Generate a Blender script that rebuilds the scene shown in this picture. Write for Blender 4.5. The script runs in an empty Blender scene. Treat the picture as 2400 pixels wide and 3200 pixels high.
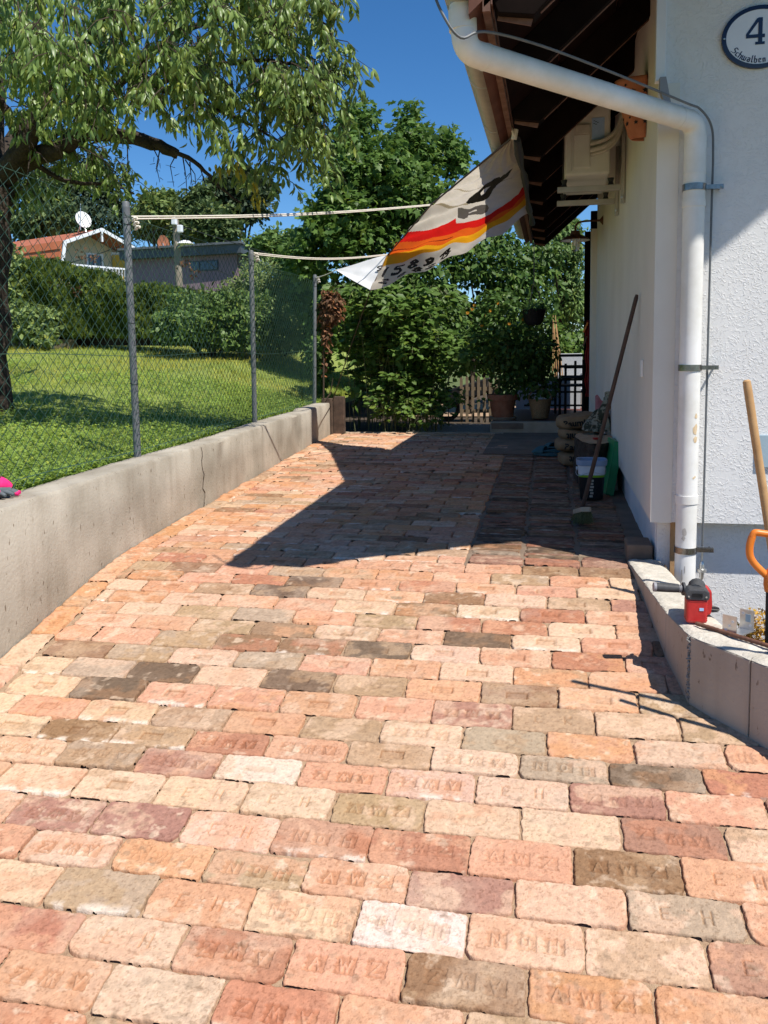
import bpy, math, random
import numpy as np
from mathutils import Vector, Matrix

R_ = math.radians
scene = bpy.context.scene
col = scene.collection
random.seed(7)
rng = np.random.default_rng(11)

# ------------------------------------------------------------------ camera
F, CX, CY = 2650.0, 1200.0, 1362.0          # focal length and principal point in photo pixels (2400 x 3200)
_yaw, _pit, _rol = R_(11.2), R_(-5.7), R_(-0.77)
FW = Vector((-math.sin(_yaw) * math.cos(_pit), math.cos(_yaw) * math.cos(_pit), math.sin(_pit)))
_r0 = Vector((math.cos(_yaw), math.sin(_yaw), 0))
_u0 = _r0.cross(FW)
RT = _r0 * math.cos(_rol) + _u0 * math.sin(_rol)
UP = -_r0 * math.sin(_rol) + _u0 * math.cos(_rol)
EYE = Vector((0, 0, 1.6))
cam = bpy.data.cameras.new('camera')
camo = bpy.data.objects.new('camera', cam)
col.objects.link(camo)
m = Matrix((RT, UP, -FW)).transposed().to_4x4()
m.translation = EYE
camo.matrix_world = m
cam.sensor_fit = 'VERTICAL'
cam.sensor_height = 36.0
cam.sensor_width = 27.0
cam.lens = 36.0 * F / 3200.0
cam.shift_y = -(1600.0 - CY) / 3200.0
cam.clip_start = 0.05
cam.clip_end = 2000
scene.camera = camo

# ------------------------------------------------------------------ light
SUN = Vector((1.34, -1.0, 2.6)).normalized()
w = bpy.data.worlds.new('World')
scene.world = w
w.use_nodes = True
nt = w.node_tree
sky = nt.nodes.new('ShaderNodeTexSky')
sky.sky_type = 'NISHITA'
sky.sun_disc = False
sky.sun_elevation = math.asin(SUN.z)
sky.sun_rotation = math.atan2(SUN.x, SUN.y)
sky.air_density = 1.0
sky.dust_density = 0.0
sky.ozone_density = 6.0
sky.altitude = 1500
bg = nt.nodes['Background']
bg.inputs['Strength'].default_value = 0.10
hs_ = nt.nodes.new('ShaderNodeHueSaturation')
hs_.inputs['Saturation'].default_value = 1.2
nt.links.new(sky.outputs['Color'], hs_.inputs['Color'])
nt.links.new(hs_.outputs['Color'], bg.inputs['Color'])
sl = bpy.data.lights.new('sun', 'SUN')
sl.energy = 4.6
sl.angle = R_(0.5)
sl.color = (1.0, 0.95, 0.87)
so = bpy.data.objects.new('sun', sl)
col.objects.link(so)
so.rotation_euler = SUN.to_track_quat('Z', 'Y').to_euler()
scene.view_settings.view_transform = 'Standard'
scene.view_settings.look = 'None'
scene.view_settings.exposure = 0.42
scene.view_settings.gamma = 1.0
scene.cycles.max_bounces = 8
scene.cycles.diffuse_bounces = 4
scene.cycles.transparent_max_bounces = 12

# ------------------------------------------------------------------ helpers

def at(x, y, depth, s=2400 / 1659.0):
    """a point of the place: photo position (in 1659-wide pixels) at a measured depth"""
    x, y = x * s, y * s
    return EYE + (FW + RT * ((x - CX) / F) + UP * ((CY - y) / F)) * depth


def tag(o, label=None, cat=None, group=None, kind=None):
    if label: o['label'] = label
    if cat: o['category'] = cat
    if group: o['group'] = group
    if kind: o['kind'] = kind
    return o


def thing(name, label, cat, loc, rz=0.0, group=None):
    o = bpy.data.objects.new(name, None)
    o.empty_display_size = 0.1
    col.objects.link(o)
    o.location = loc
    o.rotation_euler = (0, 0, rz)
    return tag(o, label, cat, group)


def mat(name, c1, c2=None, rough=0.8, scale=8.0, bump=0.0, bscale=None, metal=0.0, spec=0.3, detail=6.0,
        trans=0.0, attr=None, contrast=(0.35, 0.65), bdist=0.01, attr_mix=True):
    mt = bpy.data.materials.new(name)
    mt.use_nodes = True
    n = mt.node_tree
    b = n.nodes['Principled BSDF']
    b.inputs['Roughness'].default_value = rough
    b.inputs['Metallic'].default_value = metal
    b.inputs['Specular IOR Level'].default_value = spec
    tc = n.nodes.new('ShaderNodeTexCoord')
    csock = None
    if c2 is not None or attr:
        nz = n.nodes.new('ShaderNodeTexNoise')
        nz.inputs['Scale'].default_value = scale
        nz.inputs['Detail'].default_value = detail
        nz.inputs['Roughness'].default_value = 0.62
        n.links.new(tc.outputs['Object'], nz.inputs['Vector'])
        rp = n.nodes.new('ShaderNodeMapRange')
        rp.inputs['From Min'].default_value = contrast[0]
        rp.inputs['From Max'].default_value = contrast[1]
        n.links.new(nz.outputs['Fac'], rp.inputs['Value'])
        mx = n.nodes.new('ShaderNodeMix')
        mx.data_type = 'RGBA'
        n.links.new(rp.outputs['Result'], mx.inputs['Factor'])
        if attr:
            at_ = n.nodes.new('ShaderNodeAttribute')
            at_.attribute_name = attr
            hs = n.nodes.new('ShaderNodeMix'); hs.data_type = 'RGBA'; hs.blend_type = 'MULTIPLY'
            hs.inputs['Factor'].default_value = 1.0
            n.links.new(at_.outputs['Color'], hs.inputs['A'])
            mx.inputs['A'].default_value = (*c1, 1)
            mx.inputs['B'].default_value = (*(c2 or c1), 1)
            n.links.new(mx.outputs['Result'], hs.inputs['B'])
            csock = hs.outputs['Result']
        else:
            mx.inputs['A'].default_value = (*c1, 1)
            mx.inputs['B'].default_value = (*c2, 1)
            csock = mx.outputs['Result']
        n.links.new(csock, b.inputs['Base Color'])
    else:
        b.inputs['Base Color'].default_value = (*c1, 1)
    if bump:
        nb = n.nodes.new('ShaderNodeTexNoise')
        nb.inputs['Scale'].default_value = bscale or scale * 4
        nb.inputs['Detail'].default_value = 8
        n.links.new(tc.outputs['Object'], nb.inputs['Vector'])
        bp = n.nodes.new('ShaderNodeBump')
        bp.inputs['Strength'].default_value = bump
        bp.inputs['Distance'].default_value = bdist
        n.links.new(nb.outputs['Fac'], bp.inputs['Height'])
        n.links.new(bp.outputs['Normal'], b.inputs['Normal'])
    if trans:
        tr = n.nodes.new('ShaderNodeBsdfTranslucent')
        if csock is not None:
            n.links.new(csock, tr.inputs['Color'])
        else:
            tr.inputs['Color'].default_value = (*c1, 1)
        ms = n.nodes.new('ShaderNodeMixShader')
        ms.inputs['Fac'].default_value = trans
        n.links.new(b.outputs['BSDF'], ms.inputs[1])
        n.links.new(tr.outputs['BSDF'], ms.inputs[2])
        n.links.new(ms.outputs['Shader'], n.nodes['Material Output'].inputs['Surface'])
    return mt


class MB:
    def __init__(self):
        self.v, self.f, self.m, self.mi = [], [], [], 0

    def add(self, vs, fs):
        o = len(self.v)
        self.v += [tuple(p) for p in vs]
        self.f += [tuple(i + o for i in f) for f in fs]
        self.m += [self.mi] * len(fs)
        return self

    def box(self, a, b, M=None):
        x0, y0, z0 = a
        x1, y1, z1 = b
        vs = [Vector(p) for p in ((x0, y0, z0), (x1, y0, z0), (x1, y1, z0), (x0, y1, z0), (x0, y0, z1), (x1, y0, z1), (x1, y1, z1), (x0, y1, z1))]
        if M is not None: vs = [M @ p for p in vs]
        return self.add(vs, [(0, 3, 2, 1), (4, 5, 6, 7), (0, 1, 5, 4), (1, 2, 6, 5), (2, 3, 7, 6), (3, 0, 4, 7)])

    def beam(self, p, q, wd, ht, up=(0, 0, 1)):
        p, q = Vector(p), Vector(q)
        d = (q - p).normalized()
        s = d.cross(Vector(up)).normalized()
        u = s.cross(d).normalized()
        vs = []
        for c in (p, q):
            for a, b in ((-1, -1), (1, -1), (1, 1), (-1, 1)):
                vs.append(c + s * (a * wd / 2) + u * (b * ht / 2))
        return self.add(vs, [(0, 1, 2, 3), (7, 6, 5, 4), (0, 4, 5, 1), (1, 5, 6, 2), (2, 6, 7, 3), (3, 7, 4, 0)])

    def tube(self, pts, rad, n=10, caps=True):
        pts = [Vector(p) for p in pts]
        k = len(pts)
        rads = rad if hasattr(rad, '__len__') else [rad] * k
        ref = None
        vs, fs = [], []
        for i, p in enumerate(pts):
            d = (pts[min(i + 1, k - 1)] - pts[max(i - 1, 0)])
            if d.length < 1e-9: d = Vector((0, 0, 1))
            d.normalize()
            if ref is None:
                ref = d.orthogonal().normalized()
            else:
                ref = (ref - d * ref.dot(d))
                ref = ref.normalized() if ref.length > 1e-6 else d.orthogonal().normalized()
            s = d.cross(ref)
            for j in range(n):
                a = 2 * math.pi * j / n
                vs.append(p + (ref * math.cos(a) + s * math.sin(a)) * rads[i])
        for i in range(k - 1):
            for j in range(n):
                a, b = i * n + j, i * n + (j + 1) % n
                fs.append((a, b, b + n, a + n))
        if caps:
            fs.append(tuple(range(n - 1, -1, -1)))
            fs.append(tuple((k - 1) * n + j for j in range(n)))
        return self.add(vs, fs)

    def lathe(self, prof, c=(0, 0, 0), n=24, M=None, wob=0.0):
        c = Vector(c)
        vs, fs = [], []
        for r, z in prof:
            for j in range(n):
                a = 2 * math.pi * j / n
                p = Vector((r * math.cos(a), r * math.sin(a), z))
                if M is not None: p = M @ p
                vs.append(c + p)
        for i in range(len(prof) - 1):
            for j in range(n):
                a, b = i * n + j, i * n + (j + 1) % n
                fs.append((a, b, b + n, a + n))
        return self.add(vs, fs)

    def prism(self, poly, d0, d1, O, X, Y):
        """polygon in the (X, Y) frame at O, thickened along X x Y from d0 to d1"""
        O, X, Y = Vector(O), Vector(X), Vector(Y)
        N = X.cross(Y).normalized()
        k = len(poly)
        vs = [O + X * a + Y * b + N * d0 for a, b in poly] + [O + X * a + Y * b + N * d1 for a, b in poly]
        fs = [tuple(range(k - 1, -1, -1)), tuple(range(k, 2 * k))] + [(i, (i + 1) % k, (i + 1) % k + k, i + k) for i in range(k)]
        return self.add(vs, fs)

    def grid(self, fn, nu, nv):
        vs = [fn(i / nu, j / nv) for j in range(nv + 1) for i in range(nu + 1)]
        fs = [(j * (nu + 1) + i, j * (nu + 1) + i + 1, (j + 1) * (nu + 1) + i + 1, (j + 1) * (nu + 1) + i) for j in range(nv) for i in range(nu)]
        return self.add(vs, fs)

    def build(self, name, mats, parent=None, smooth=False, bevel=0.0, auto=True):
        me = bpy.data.meshes.new(name)
        off = Vector(parent_origin(parent)) if parent is not None else Vector((0, 0, 0))
        rot = Matrix.Identity(3)
        if parent is not None:
            r = root_of(parent)
            rot = Matrix.Rotation(-r.rotation_euler.z, 3, 'Z')
        me.from_pydata([tuple(rot @ (Vector(p) - off)) for p in self.v], [], self.f)
        if not isinstance(mats, (list, tuple)): mats = [mats]
        for x in mats: me.materials.append(x)
        if len(mats) > 1: me.polygons.foreach_set('material_index', self.m)
        me.validate()
        if smooth:
            me.polygons.foreach_set('use_smooth', [True] * len(me.polygons))
            try: me.set_sharp_from_angle(angle=R_(40))
            except Exception: pass
        o = bpy.data.objects.new(name, me)
        col.objects.link(o)
        if parent is not None: o.parent = parent
        if bevel:
            bv = o.modifiers.new('bevel', 'BEVEL')
            bv.width = bevel; bv.segments = 2; bv.limit_method = 'ANGLE'; bv.angle_limit = R_(35)
        return o


def root_of(o):
    while o.parent is not None: o = o.parent
    return o


def parent_origin(o):
    return root_of(o).location


def one(name, mb, mats, label, cat, group=None, kind=None, base=None, **kw):
    """a thing that is one mesh; its origin is put at its base"""
    o = mb.build(name, mats, None, **kw)
    if base is not None:
        b = Vector(base)
        o.data.transform(Matrix.Translation(-b))
        o.location = b
    return tag(o, label, cat, group, kind)


def npmesh(name, V, faces_flat, sizes, mats, parent=None, attr=None, midx=None, smooth=False, base=None):
    """fast mesh from numpy: V (n,3), flat loop indices, loop counts, optional per-vertex colour"""
    me = bpy.data.meshes.new(name)
    V = np.asarray(V, np.float32)
    if parent is not None: V = V - np.array(parent_origin(parent), np.float32)
    if base is not None: V = V - np.array(base, np.float32)
    me.vertices.add(len(V)); me.vertices.foreach_set('co', V.ravel())
    sizes = np.asarray(sizes, np.int32)
    me.loops.add(len(faces_flat)); me.loops.foreach_set('vertex_index', np.asarray(faces_flat, np.int32))
    me.polygons.add(len(sizes))
    st = np.concatenate([[0], np.cumsum(sizes)[:-1]]).astype(np.int32)
    me.polygons.foreach_set('loop_start', st)
    if not isinstance(mats, (list, tuple)): mats = [mats]
    for x in mats: me.materials.append(x)
    if midx is not None: me.polygons.foreach_set('material_index', np.asarray(midx, np.int32))
    if smooth: me.polygons.foreach_set('use_smooth', np.ones(len(sizes), bool))
    me.update(calc_edges=True)
    if attr is not None:
        ca = me.color_attributes.new('Col', 'FLOAT_COLOR', 'POINT')
        A = np.ones((len(V), 4), np.float32); A[:, :3] = attr
        ca.data.foreach_set('color', A.ravel())
    o = bpy.data.objects.new(name, me)
    col.objects.link(o)
    if parent is not None: o.parent = parent
    if base is not None: o.location = base
    return o


# ---- value noise
_P = rng.permutation(4096)
_H = rng.random(4096).astype(np.float32)


def vnoise(x, y, seed=0):
    xi, yi = np.floor(x).astype(np.int64), np.floor(y).astype(np.int64)
    fx, fy = x - xi, y - yi
    fx, fy = fx * fx * (3 - 2 * fx), fy * fy * (3 - 2 * fy)
    h = lambda a, b: _H[_P[(a + _P[(b + seed * 131) & 4095]) & 4095]]
    return (h(xi, yi) * (1 - fx) + h(xi + 1, yi) * fx) * (1 - fy) + (h(xi, yi + 1) * (1 - fx) + h(xi + 1, yi + 1) * fx) * fy


def fbm(x, y, seed=0, oc=4):
    s, a, t = 0, 1.0, 0
    for k in range(oc):
        s = s + a * vnoise(x * 2 ** k, y * 2 ** k, seed + k * 7); t += a; a *= 0.55
    return s / t


# ------------------------------------------------------------------ ground heights
_GY = [-6, 1.0, 2.0, 4.30, 4.62, 5.2, 9.7, 16]
_GZ = [-1.15, -0.12, 0.03, 0.385, 0.415, 0.43, 0.50, 0.50]


def gz(y):
    return np.interp(y, _GY, _GZ)


def lawn_z(x, y):
    dx = np.maximum(-2.5 - 0.0588 * y - x, 0.0)
    k = np.clip(dx / 2.0, 0, 1)
    far = np.maximum(y - 17.0, 0)
    return 0.86 + 0.066 * dx + 0.052 * (y - 5.0) * k + 0.045 * far * k


# ------------------------------------------------------------------ materials
M = {}
M['brick'] = mat('old_brick', (0.86, 0.86, 0.86), (1.12, 1.11, 1.09), rough=0.9, scale=55, bump=0.55, bscale=190, attr='Col', spec=0.15, bdist=0.004)
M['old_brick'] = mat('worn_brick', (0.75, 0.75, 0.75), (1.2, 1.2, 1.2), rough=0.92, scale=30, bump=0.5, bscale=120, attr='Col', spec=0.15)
M['sand'] = mat('joint_sand', (0.31, 0.20, 0.125), (0.44, 0.31, 0.20), rough=0.95, scale=60, bump=0.5, bscale=300)
M['concrete'] = None
M['stucco_smooth'] = mat('fine_render', (0.70, 0.655, 0.58), (0.78, 0.735, 0.66), rough=0.9, scale=1.2, bump=0.25, bscale=260, bdist=0.003)
M['plinth'] = mat('plinth_render', (0.66, 0.66, 0.67), (0.74, 0.74, 0.75), rough=0.9, scale=3, bump=0.2, bscale=150)
M['white_pipe'] = mat('white_painted_pipe', (0.70, 0.68, 0.63), (0.83, 0.82, 0.80), rough=0.45, scale=5, spec=0.4)
M['zinc'] = mat('weathered_zinc', (0.42, 0.39, 0.34), (0.52, 0.48, 0.42), rough=0.45, scale=6, metal=0.35)
M['steel'] = mat('galvanised_steel', (0.55, 0.55, 0.54), (0.68, 0.67, 0.65), rough=0.35, scale=30, metal=0.85)
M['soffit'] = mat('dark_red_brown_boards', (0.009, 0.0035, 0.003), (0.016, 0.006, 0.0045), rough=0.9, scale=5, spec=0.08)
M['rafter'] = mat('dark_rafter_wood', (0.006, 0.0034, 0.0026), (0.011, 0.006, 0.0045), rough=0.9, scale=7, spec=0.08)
M['fascia'] = mat('weathered_red_fascia', (0.12, 0.055, 0.038), (0.20, 0.11, 0.08), rough=0.8, scale=14)
M['rooftile'] = mat('dark_roof_tile', (0.12, 0.05, 0.035), (0.17, 0.075, 0.05), rough=0.8, scale=6)
M['ac'] = mat('aged_white_sheet_metal', (0.62, 0.59, 0.53), (0.70, 0.67, 0.61), rough=0.5, scale=4)
M['ac_dark'] = mat('dark_grille', (0.05, 0.05, 0.05), rough=0.6)
M['label_paper'] = mat('sky_tinted_label', (0.33, 0.48, 0.74), (0.40, 0.55, 0.80), rough=0.4, scale=30)  # blue stands for sky reflected in the sticker, put into the colour
M['hose'] = mat('insulated_hose', (0.50, 0.45, 0.38), (0.60, 0.55, 0.47), rough=0.8, scale=20)
M['black'] = mat('black_rubber', (0.018, 0.018, 0.019), (0.03, 0.03, 0.032), rough=0.55, scale=40)
M['black_iron'] = mat('black_iron', (0.012, 0.012, 0.013), (0.022, 0.022, 0.024), rough=0.5, scale=20)
M['dark_blue'] = mat('dark_blue_enamel', (0.010, 0.012, 0.035), rough=0.25, spec=0.5)
M['enamel'] = mat('white_enamel', (0.74, 0.75, 0.77), (0.80, 0.80, 0.81), rough=0.2, scale=5, spec=0.5)
M['terracotta'] = mat('terracotta', (0.36, 0.125, 0.062), (0.46, 0.18, 0.095), rough=0.85, scale=10)
M['clay_pot'] = mat('weathered_clay_pot', (0.30, 0.105, 0.055), (0.42, 0.19, 0.11), rough=0.85, scale=9)
M['post'] = mat('grey_coated_post', (0.115, 0.125, 0.135), (0.15, 0.16, 0.17), rough=0.5, scale=14)
M['wire'] = mat('green_coated_wire', (0.035, 0.085, 0.062), (0.06, 0.12, 0.09), rough=0.45, scale=20, spec=0.4)
M['rope'] = mat('cream_rope', (0.66, 0.61, 0.52), (0.76, 0.71, 0.62), rough=0.9, scale=60)
M['bark'] = mat('dark_bark', (0.030, 0.022, 0.016), (0.075, 0.056, 0.042), rough=0.95, scale=14, bump=0.9, bscale=30, bdist=0.03)
M['twig'] = mat('twig_bark', (0.05, 0.036, 0.025), (0.09, 0.065, 0.045), rough=0.9, scale=30)
M['stem'] = mat('green_stem', (0.10, 0.13, 0.05), (0.17, 0.16, 0.08), rough=0.8, scale=20)
def leafmat(name, c, tr=0.35, rough=0.5, spec=0.35):
    return mat(name, tuple(k * 0.85 for k in c), tuple(k * 1.15 for k in c), rough=rough, scale=3, trans=tr, attr='Col', spec=spec)
M['cherry'] = leafmat('cherry_leaf', (0.225, 0.325, 0.085), 0.38, 0.40, 0.5)
M['maple'] = leafmat('maple_leaf', (0.115, 0.205, 0.042), 0.38)
M['vine'] = leafmat('vine_leaf', (0.095, 0.175, 0.038), 0.36)
M['raspberry'] = leafmat('raspberry_leaf', (0.125, 0.215, 0.042), 0.40)
M['thuja'] = leafmat('thuja_spray', (0.115, 0.165, 0.026), 0.28, 0.7)
M['bush'] = leafmat('bush_leaf', (0.135, 0.22, 0.058), 0.34)
M['light_bush'] = leafmat('light_bush_leaf', (0.20, 0.275, 0.085), 0.33)
M['fartree'] = leafmat('far_tree_leaf', (0.10, 0.15, 0.05), 0.28, 0.7)
M['fartree_dark'] = leafmat('dark_far_tree_leaf', (0.045, 0.072, 0.034), 0.2, 0.7)
M['grass'] = leafmat('grass_blade', (0.25, 0.36, 0.065), 0.38, 0.6)
M['flower'] = leafmat('yellow_petal', (0.60, 0.30, 0.02), 0.3)
M['dry_leaf'] = leafmat('dry_brown_leaf', (0.20, 0.10, 0.05), 0.25, 0.8)
M['yellow_moss'] = leafmat('yellow_straw', (0.55, 0.33, 0.05), 0.2, 0.8)
M['lawn'] = mat('turf_soil', (0.16, 0.22, 0.04), (0.25, 0.29, 0.07), rough=0.95, scale=2.5, bump=0.6, bscale=25, bdist=0.03)
M['hill'] = mat('hill_grass', (0.08, 0.11, 0.035), (0.12, 0.15, 0.05), rough=0.95, scale=0.6)
M['soil'] = mat('garden_soil', (0.055, 0.040, 0.028), (0.10, 0.075, 0.052), rough=0.95, scale=9, bump=0.7, bscale=40, bdist=0.02)
M['gravel'] = mat('grey_gravel', (0.20, 0.20, 0.19), (0.42, 0.41, 0.38), rough=0.95, scale=55, bump=0.9, bscale=80, bdist=0.02)
M['slab'] = mat('worn_concrete_slab', (0.17, 0.12, 0.085), (0.25, 0.185, 0.135), rough=0.9, scale=5, bump=0.3, bscale=60)
M['step'] = mat('pale_stone_step', (0.36, 0.29, 0.21), (0.46, 0.38, 0.29), rough=0.9, scale=5, bump=0.3, bscale=60)
M['red_tile'] = mat('dark_red_tile', (0.10, 0.030, 0.022), (0.15, 0.045, 0.032), rough=0.6, scale=12)
M['wood_old'] = mat('weathered_wood', (0.055, 0.038, 0.028), (0.11, 0.075, 0.055), rough=0.9, scale=12, bump=0.3)
M['picket'] = mat('picket_wood', (0.16, 0.12, 0.075), (0.24, 0.18, 0.12), rough=0.9, scale=12)
M['wood_pole'] = mat('ash_handle', (0.44, 0.25, 0.11), (0.56, 0.34, 0.16), rough=0.55, scale=8)
M['wood_dark'] = mat('dark_broom_shaft', (0.055, 0.035, 0.028), (0.085, 0.055, 0.042), rough=0.6, scale=12)
M['wood_pale'] = mat('pale_wood_block', (0.42, 0.33, 0.23), (0.52, 0.42, 0.30), rough=0.8, scale=16)
M['plywood'] = mat('plywood_board', (0.36, 0.21, 0.10), (0.46, 0.29, 0.15), rough=0.8, scale=14)
M['orange'] = mat('orange_plastic', (0.72, 0.185, 0.018), (0.80, 0.22, 0.025), rough=0.4, scale=12, spec=0.5)
M['red_tool'] = mat('red_tool_plastic', (0.42, 0.016, 0.016), (0.50, 0.022, 0.02), rough=0.42, scale=60, spec=0.5, bump=0.05)
M['grey_tool'] = mat('grey_rubber', (0.045, 0.046, 0.05), (0.065, 0.066, 0.07), rough=0.6, scale=60)
M['light_grey'] = mat('light_grey_plastic', (0.28, 0.28, 0.30), rough=0.5)
M['disc'] = mat('cutting_disc', (0.10, 0.095, 0.085), (0.16, 0.15, 0.13), rough=0.85, scale=60)
M['rust'] = mat('rusty_steel', (0.105, 0.047, 0.030), (0.18, 0.085, 0.055), rough=0.8, scale=30, bump=0.3)
M['pink'] = mat('pink_glove_fabric', (0.78, 0.022, 0.17), (0.86, 0.04, 0.22), rough=0.85, scale=30)
M['glove_grey'] = mat('grey_glove_palm', (0.085, 0.105, 0.115), (0.13, 0.15, 0.16), rough=0.8, scale=30)
M['bristle'] = mat('green_bristle', (0.085, 0.095, 0.035), (0.15, 0.15, 0.07), rough=0.9, scale=60)
M['bucket_white'] = mat('white_bucket_plastic', (0.68, 0.69, 0.72), (0.74, 0.75, 0.78), rough=0.35, scale=10)
M['bucket_blue'] = mat('blue_grey_bucket_rim', (0.26, 0.33, 0.46), (0.32, 0.39, 0.52), rough=0.35, scale=10)
M['bucket_black'] = mat('black_bucket_label', (0.012, 0.012, 0.014), rough=0.35)
M['lime'] = mat('lime_stripe', (0.22, 0.42, 0.02), rough=0.4)
M['print_grey'] = mat('grey_print', (0.35, 0.32, 0.26), (0.45, 0.42, 0.35), rough=0.5, scale=50)
M['green_tray'] = mat('green_plastic', (0.015, 0.24, 0.085), (0.025, 0.30, 0.11), rough=0.35, scale=8, spec=0.5)
M['sack'] = mat('brown_paper_sack', (0.21, 0.135, 0.07), (0.30, 0.20, 0.11), rough=0.8, scale=10, bump=0.25, bscale=18, bdist=0.02)
M['ink'] = mat('black_print', (0.012, 0.012, 0.012), rough=0.6)
M['camo'] = mat('camouflage_cloth', (0.045, 0.05, 0.032), (0.30, 0.28, 0.21), rough=0.95, scale=16, contrast=(0.46, 0.54))
M['pink_cloth'] = mat('dusty_pink_cloth', (0.42, 0.16, 0.18), (0.5, 0.22, 0.23), rough=0.95, scale=14)
M['cutwood'] = mat('cut_end_grain', (0.44, 0.30, 0.18), (0.54, 0.39, 0.25), rough=0.9, scale=12, bump=0.2)
M['clog'] = mat('petrol_blue_foam', (0.03, 0.10, 0.12), (0.045, 0.13, 0.15), rough=0.6, scale=20)
M['red_box'] = mat('red_box', (0.42, 0.03, 0.02), rough=0.4)
M['dark_steel'] = mat('dark_polished_clamp', (0.16, 0.15, 0.14), (0.30, 0.28, 0.26), rough=0.25, scale=30, metal=0.9)
M['white'] = mat('matt_white', (0.78, 0.78, 0.77), (0.82, 0.82, 0.81), rough=0.6, scale=8)
M['wicker'] = mat('wicker', (0.26, 0.155, 0.075), (0.42, 0.27, 0.14), rough=0.85, scale=60, bump=0.8, bscale=110, bdist=0.01)
M['grey_mesh'] = mat('grey_textile_mesh', (0.42, 0.44, 0.47), (0.55, 0.57, 0.60), rough=0.8, scale=90)
M['lamp_brown'] = mat('rusty_brown_lamp_metal', (0.10, 0.045, 0.032), (0.15, 0.07, 0.05), rough=0.6, scale=14)
M['red_cloth'] = mat('dark_red_cloth', (0.20, 0.012, 0.012), (0.27, 0.02, 0.018), rough=0.9, scale=10)
M['orange_wall'] = mat('orange_roof_sheet', (0.50, 0.145, 0.060), (0.57, 0.18, 0.08), rough=0.7, scale=2)
M['red_tiles'] = mat('red_clay_tiles', (0.33, 0.10, 0.055), (0.45, 0.16, 0.09), rough=0.8, scale=3)
M['cream_wall'] = mat('cream_wall', (0.62, 0.52, 0.34), (0.68, 0.58, 0.40), rough=0.9, scale=1)
M['purple_wall'] = mat('mauve_wall', (0.235, 0.165, 0.19), (0.27, 0.19, 0.215), rough=0.8, scale=0.8)
M['anthracite'] = mat('anthracite_sheet', (0.075, 0.088, 0.10), (0.10, 0.115, 0.13), rough=0.5, scale=2)
M['pane'] = mat('window_pane', (0.05, 0.07, 0.09), rough=0.08, spec=0.7)
M['yellow_wall'] = mat('yellow_wall', (0.62, 0.40, 0.06), (0.66, 0.44, 0.08), rough=0.9, scale=1)
M['white_trim'] = mat('white_trim', (0.74, 0.76, 0.80), (0.80, 0.82, 0.85), rough=0.6, scale=4)
M['pole_wood'] = mat('grey_pole_wood', (0.20, 0.17, 0.13), (0.28, 0.24, 0.19), rough=0.9, scale=6)
M['blue_grey'] = mat('pale_blue_metal', (0.32, 0.42, 0.48), (0.38, 0.48, 0.54), rough=0.4, scale=8)


def glass_mat():
    mt = bpy.data.materials.new('clear_glass'); mt.use_nodes = True
    b = mt.node_tree.nodes['Principled BSDF']
    b.inputs['Base Color'].default_value = (0.92, 0.94, 0.93, 1)
    b.inputs['Roughness'].default_value = 0.05
    b.inputs['Transmission Weight'].default_value = 0.95
    return mt
M['glass'] = glass_mat()


def concrete_mat(name, c1, c2, streak=0.5, pit=True):
    """board-marked concrete: mottling, vertical streaks and small dark pits"""
    mt = bpy.data.materials.new(name); mt.use_nodes = True
    n = mt.node_tree; L = n.links
    b = n.nodes['Principled BSDF']; b.inputs['Roughness'].default_value = 0.92; b.inputs['Specular IOR Level'].default_value = 0.2
    tc = n.nodes.new('ShaderNodeTexCoord')
    def noise(sc, det, mapscale=None):
        z = n.nodes.new('ShaderNodeTexNoise'); z.inputs['Scale'].default_value = sc; z.inputs['Detail'].default_value = det
        if mapscale:
            mp = n.nodes.new('ShaderNodeMapping'); mp.inputs['Scale'].default_value = mapscale
            L.new(tc.outputs['Object'], mp.inputs['Vector']); L.new(mp.outputs['Vector'], z.inputs['Vector'])
        else: L.new(tc.outputs['Object'], z.inputs['Vector'])
        return z
    def rng_(s, a, b2, c=0.0, d=1.0):
        r = n.nodes.new('ShaderNodeMapRange'); r.inputs['From Min'].default_value = a; r.inputs['From Max'].default_value = b2
        r.inputs['To Min'].default_value = c; r.inputs['To Max'].default_value = d
        L.new(s, r.inputs['Value']); return r.outputs['Result']
    mx = n.nodes.new('ShaderNodeMix'); mx.data_type = 'RGBA'
    L.new(rng_(noise(2.2, 7).outputs['Fac'], 0.35, 0.65), mx.inputs['Factor'])
    mx.inputs['A'].default_value = (*c1, 1); mx.inputs['B'].default_value = (*c2, 1)
    m2 = n.nodes.new('ShaderNodeMix'); m2.data_type = 'RGBA'; m2.blend_type = 'MULTIPLY'
    L.new(rng_(noise(2.0, 5, (6, 6, 0.7)).outputs['Fac'], 0.48, 0.72, 0, streak), m2.inputs['Factor'])
    L.new(mx.outputs['Result'], m2.inputs['A']); m2.inputs['B'].default_value = (0.50, 0.42, 0.34, 1)
    m3 = n.nodes.new('ShaderNodeMix'); m3.data_type = 'RGBA'; m3.blend_type = 'MULTIPLY'
    L.new(rng_(noise(9.0, 3, (5, 5, 2.2)).outputs['Fac'], 0.66, 0.72, 0, 0.75 if pit else 0), m3.inputs['Factor'])
    L.new(m2.outputs['Result'], m3.inputs['A']); m3.inputs['B'].default_value = (0.30, 0.23, 0.17, 1)
    L.new(m3.outputs['Result'], b.inputs['Base Color'])
    bp = n.nodes.new('ShaderNodeBump'); bp.inputs['Strength'].default_value = 0.35; bp.inputs['Distance'].default_value = 0.01
    L.new(noise(60, 8).outputs['Fac'], bp.inputs['Height']); L.new(bp.outputs['Normal'], b.inputs['Normal'])
    return mt
M['concrete'] = concrete_mat('old_concrete', (0.31, 0.275, 0.22), (0.48, 0.435, 0.36), 0.24)
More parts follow.
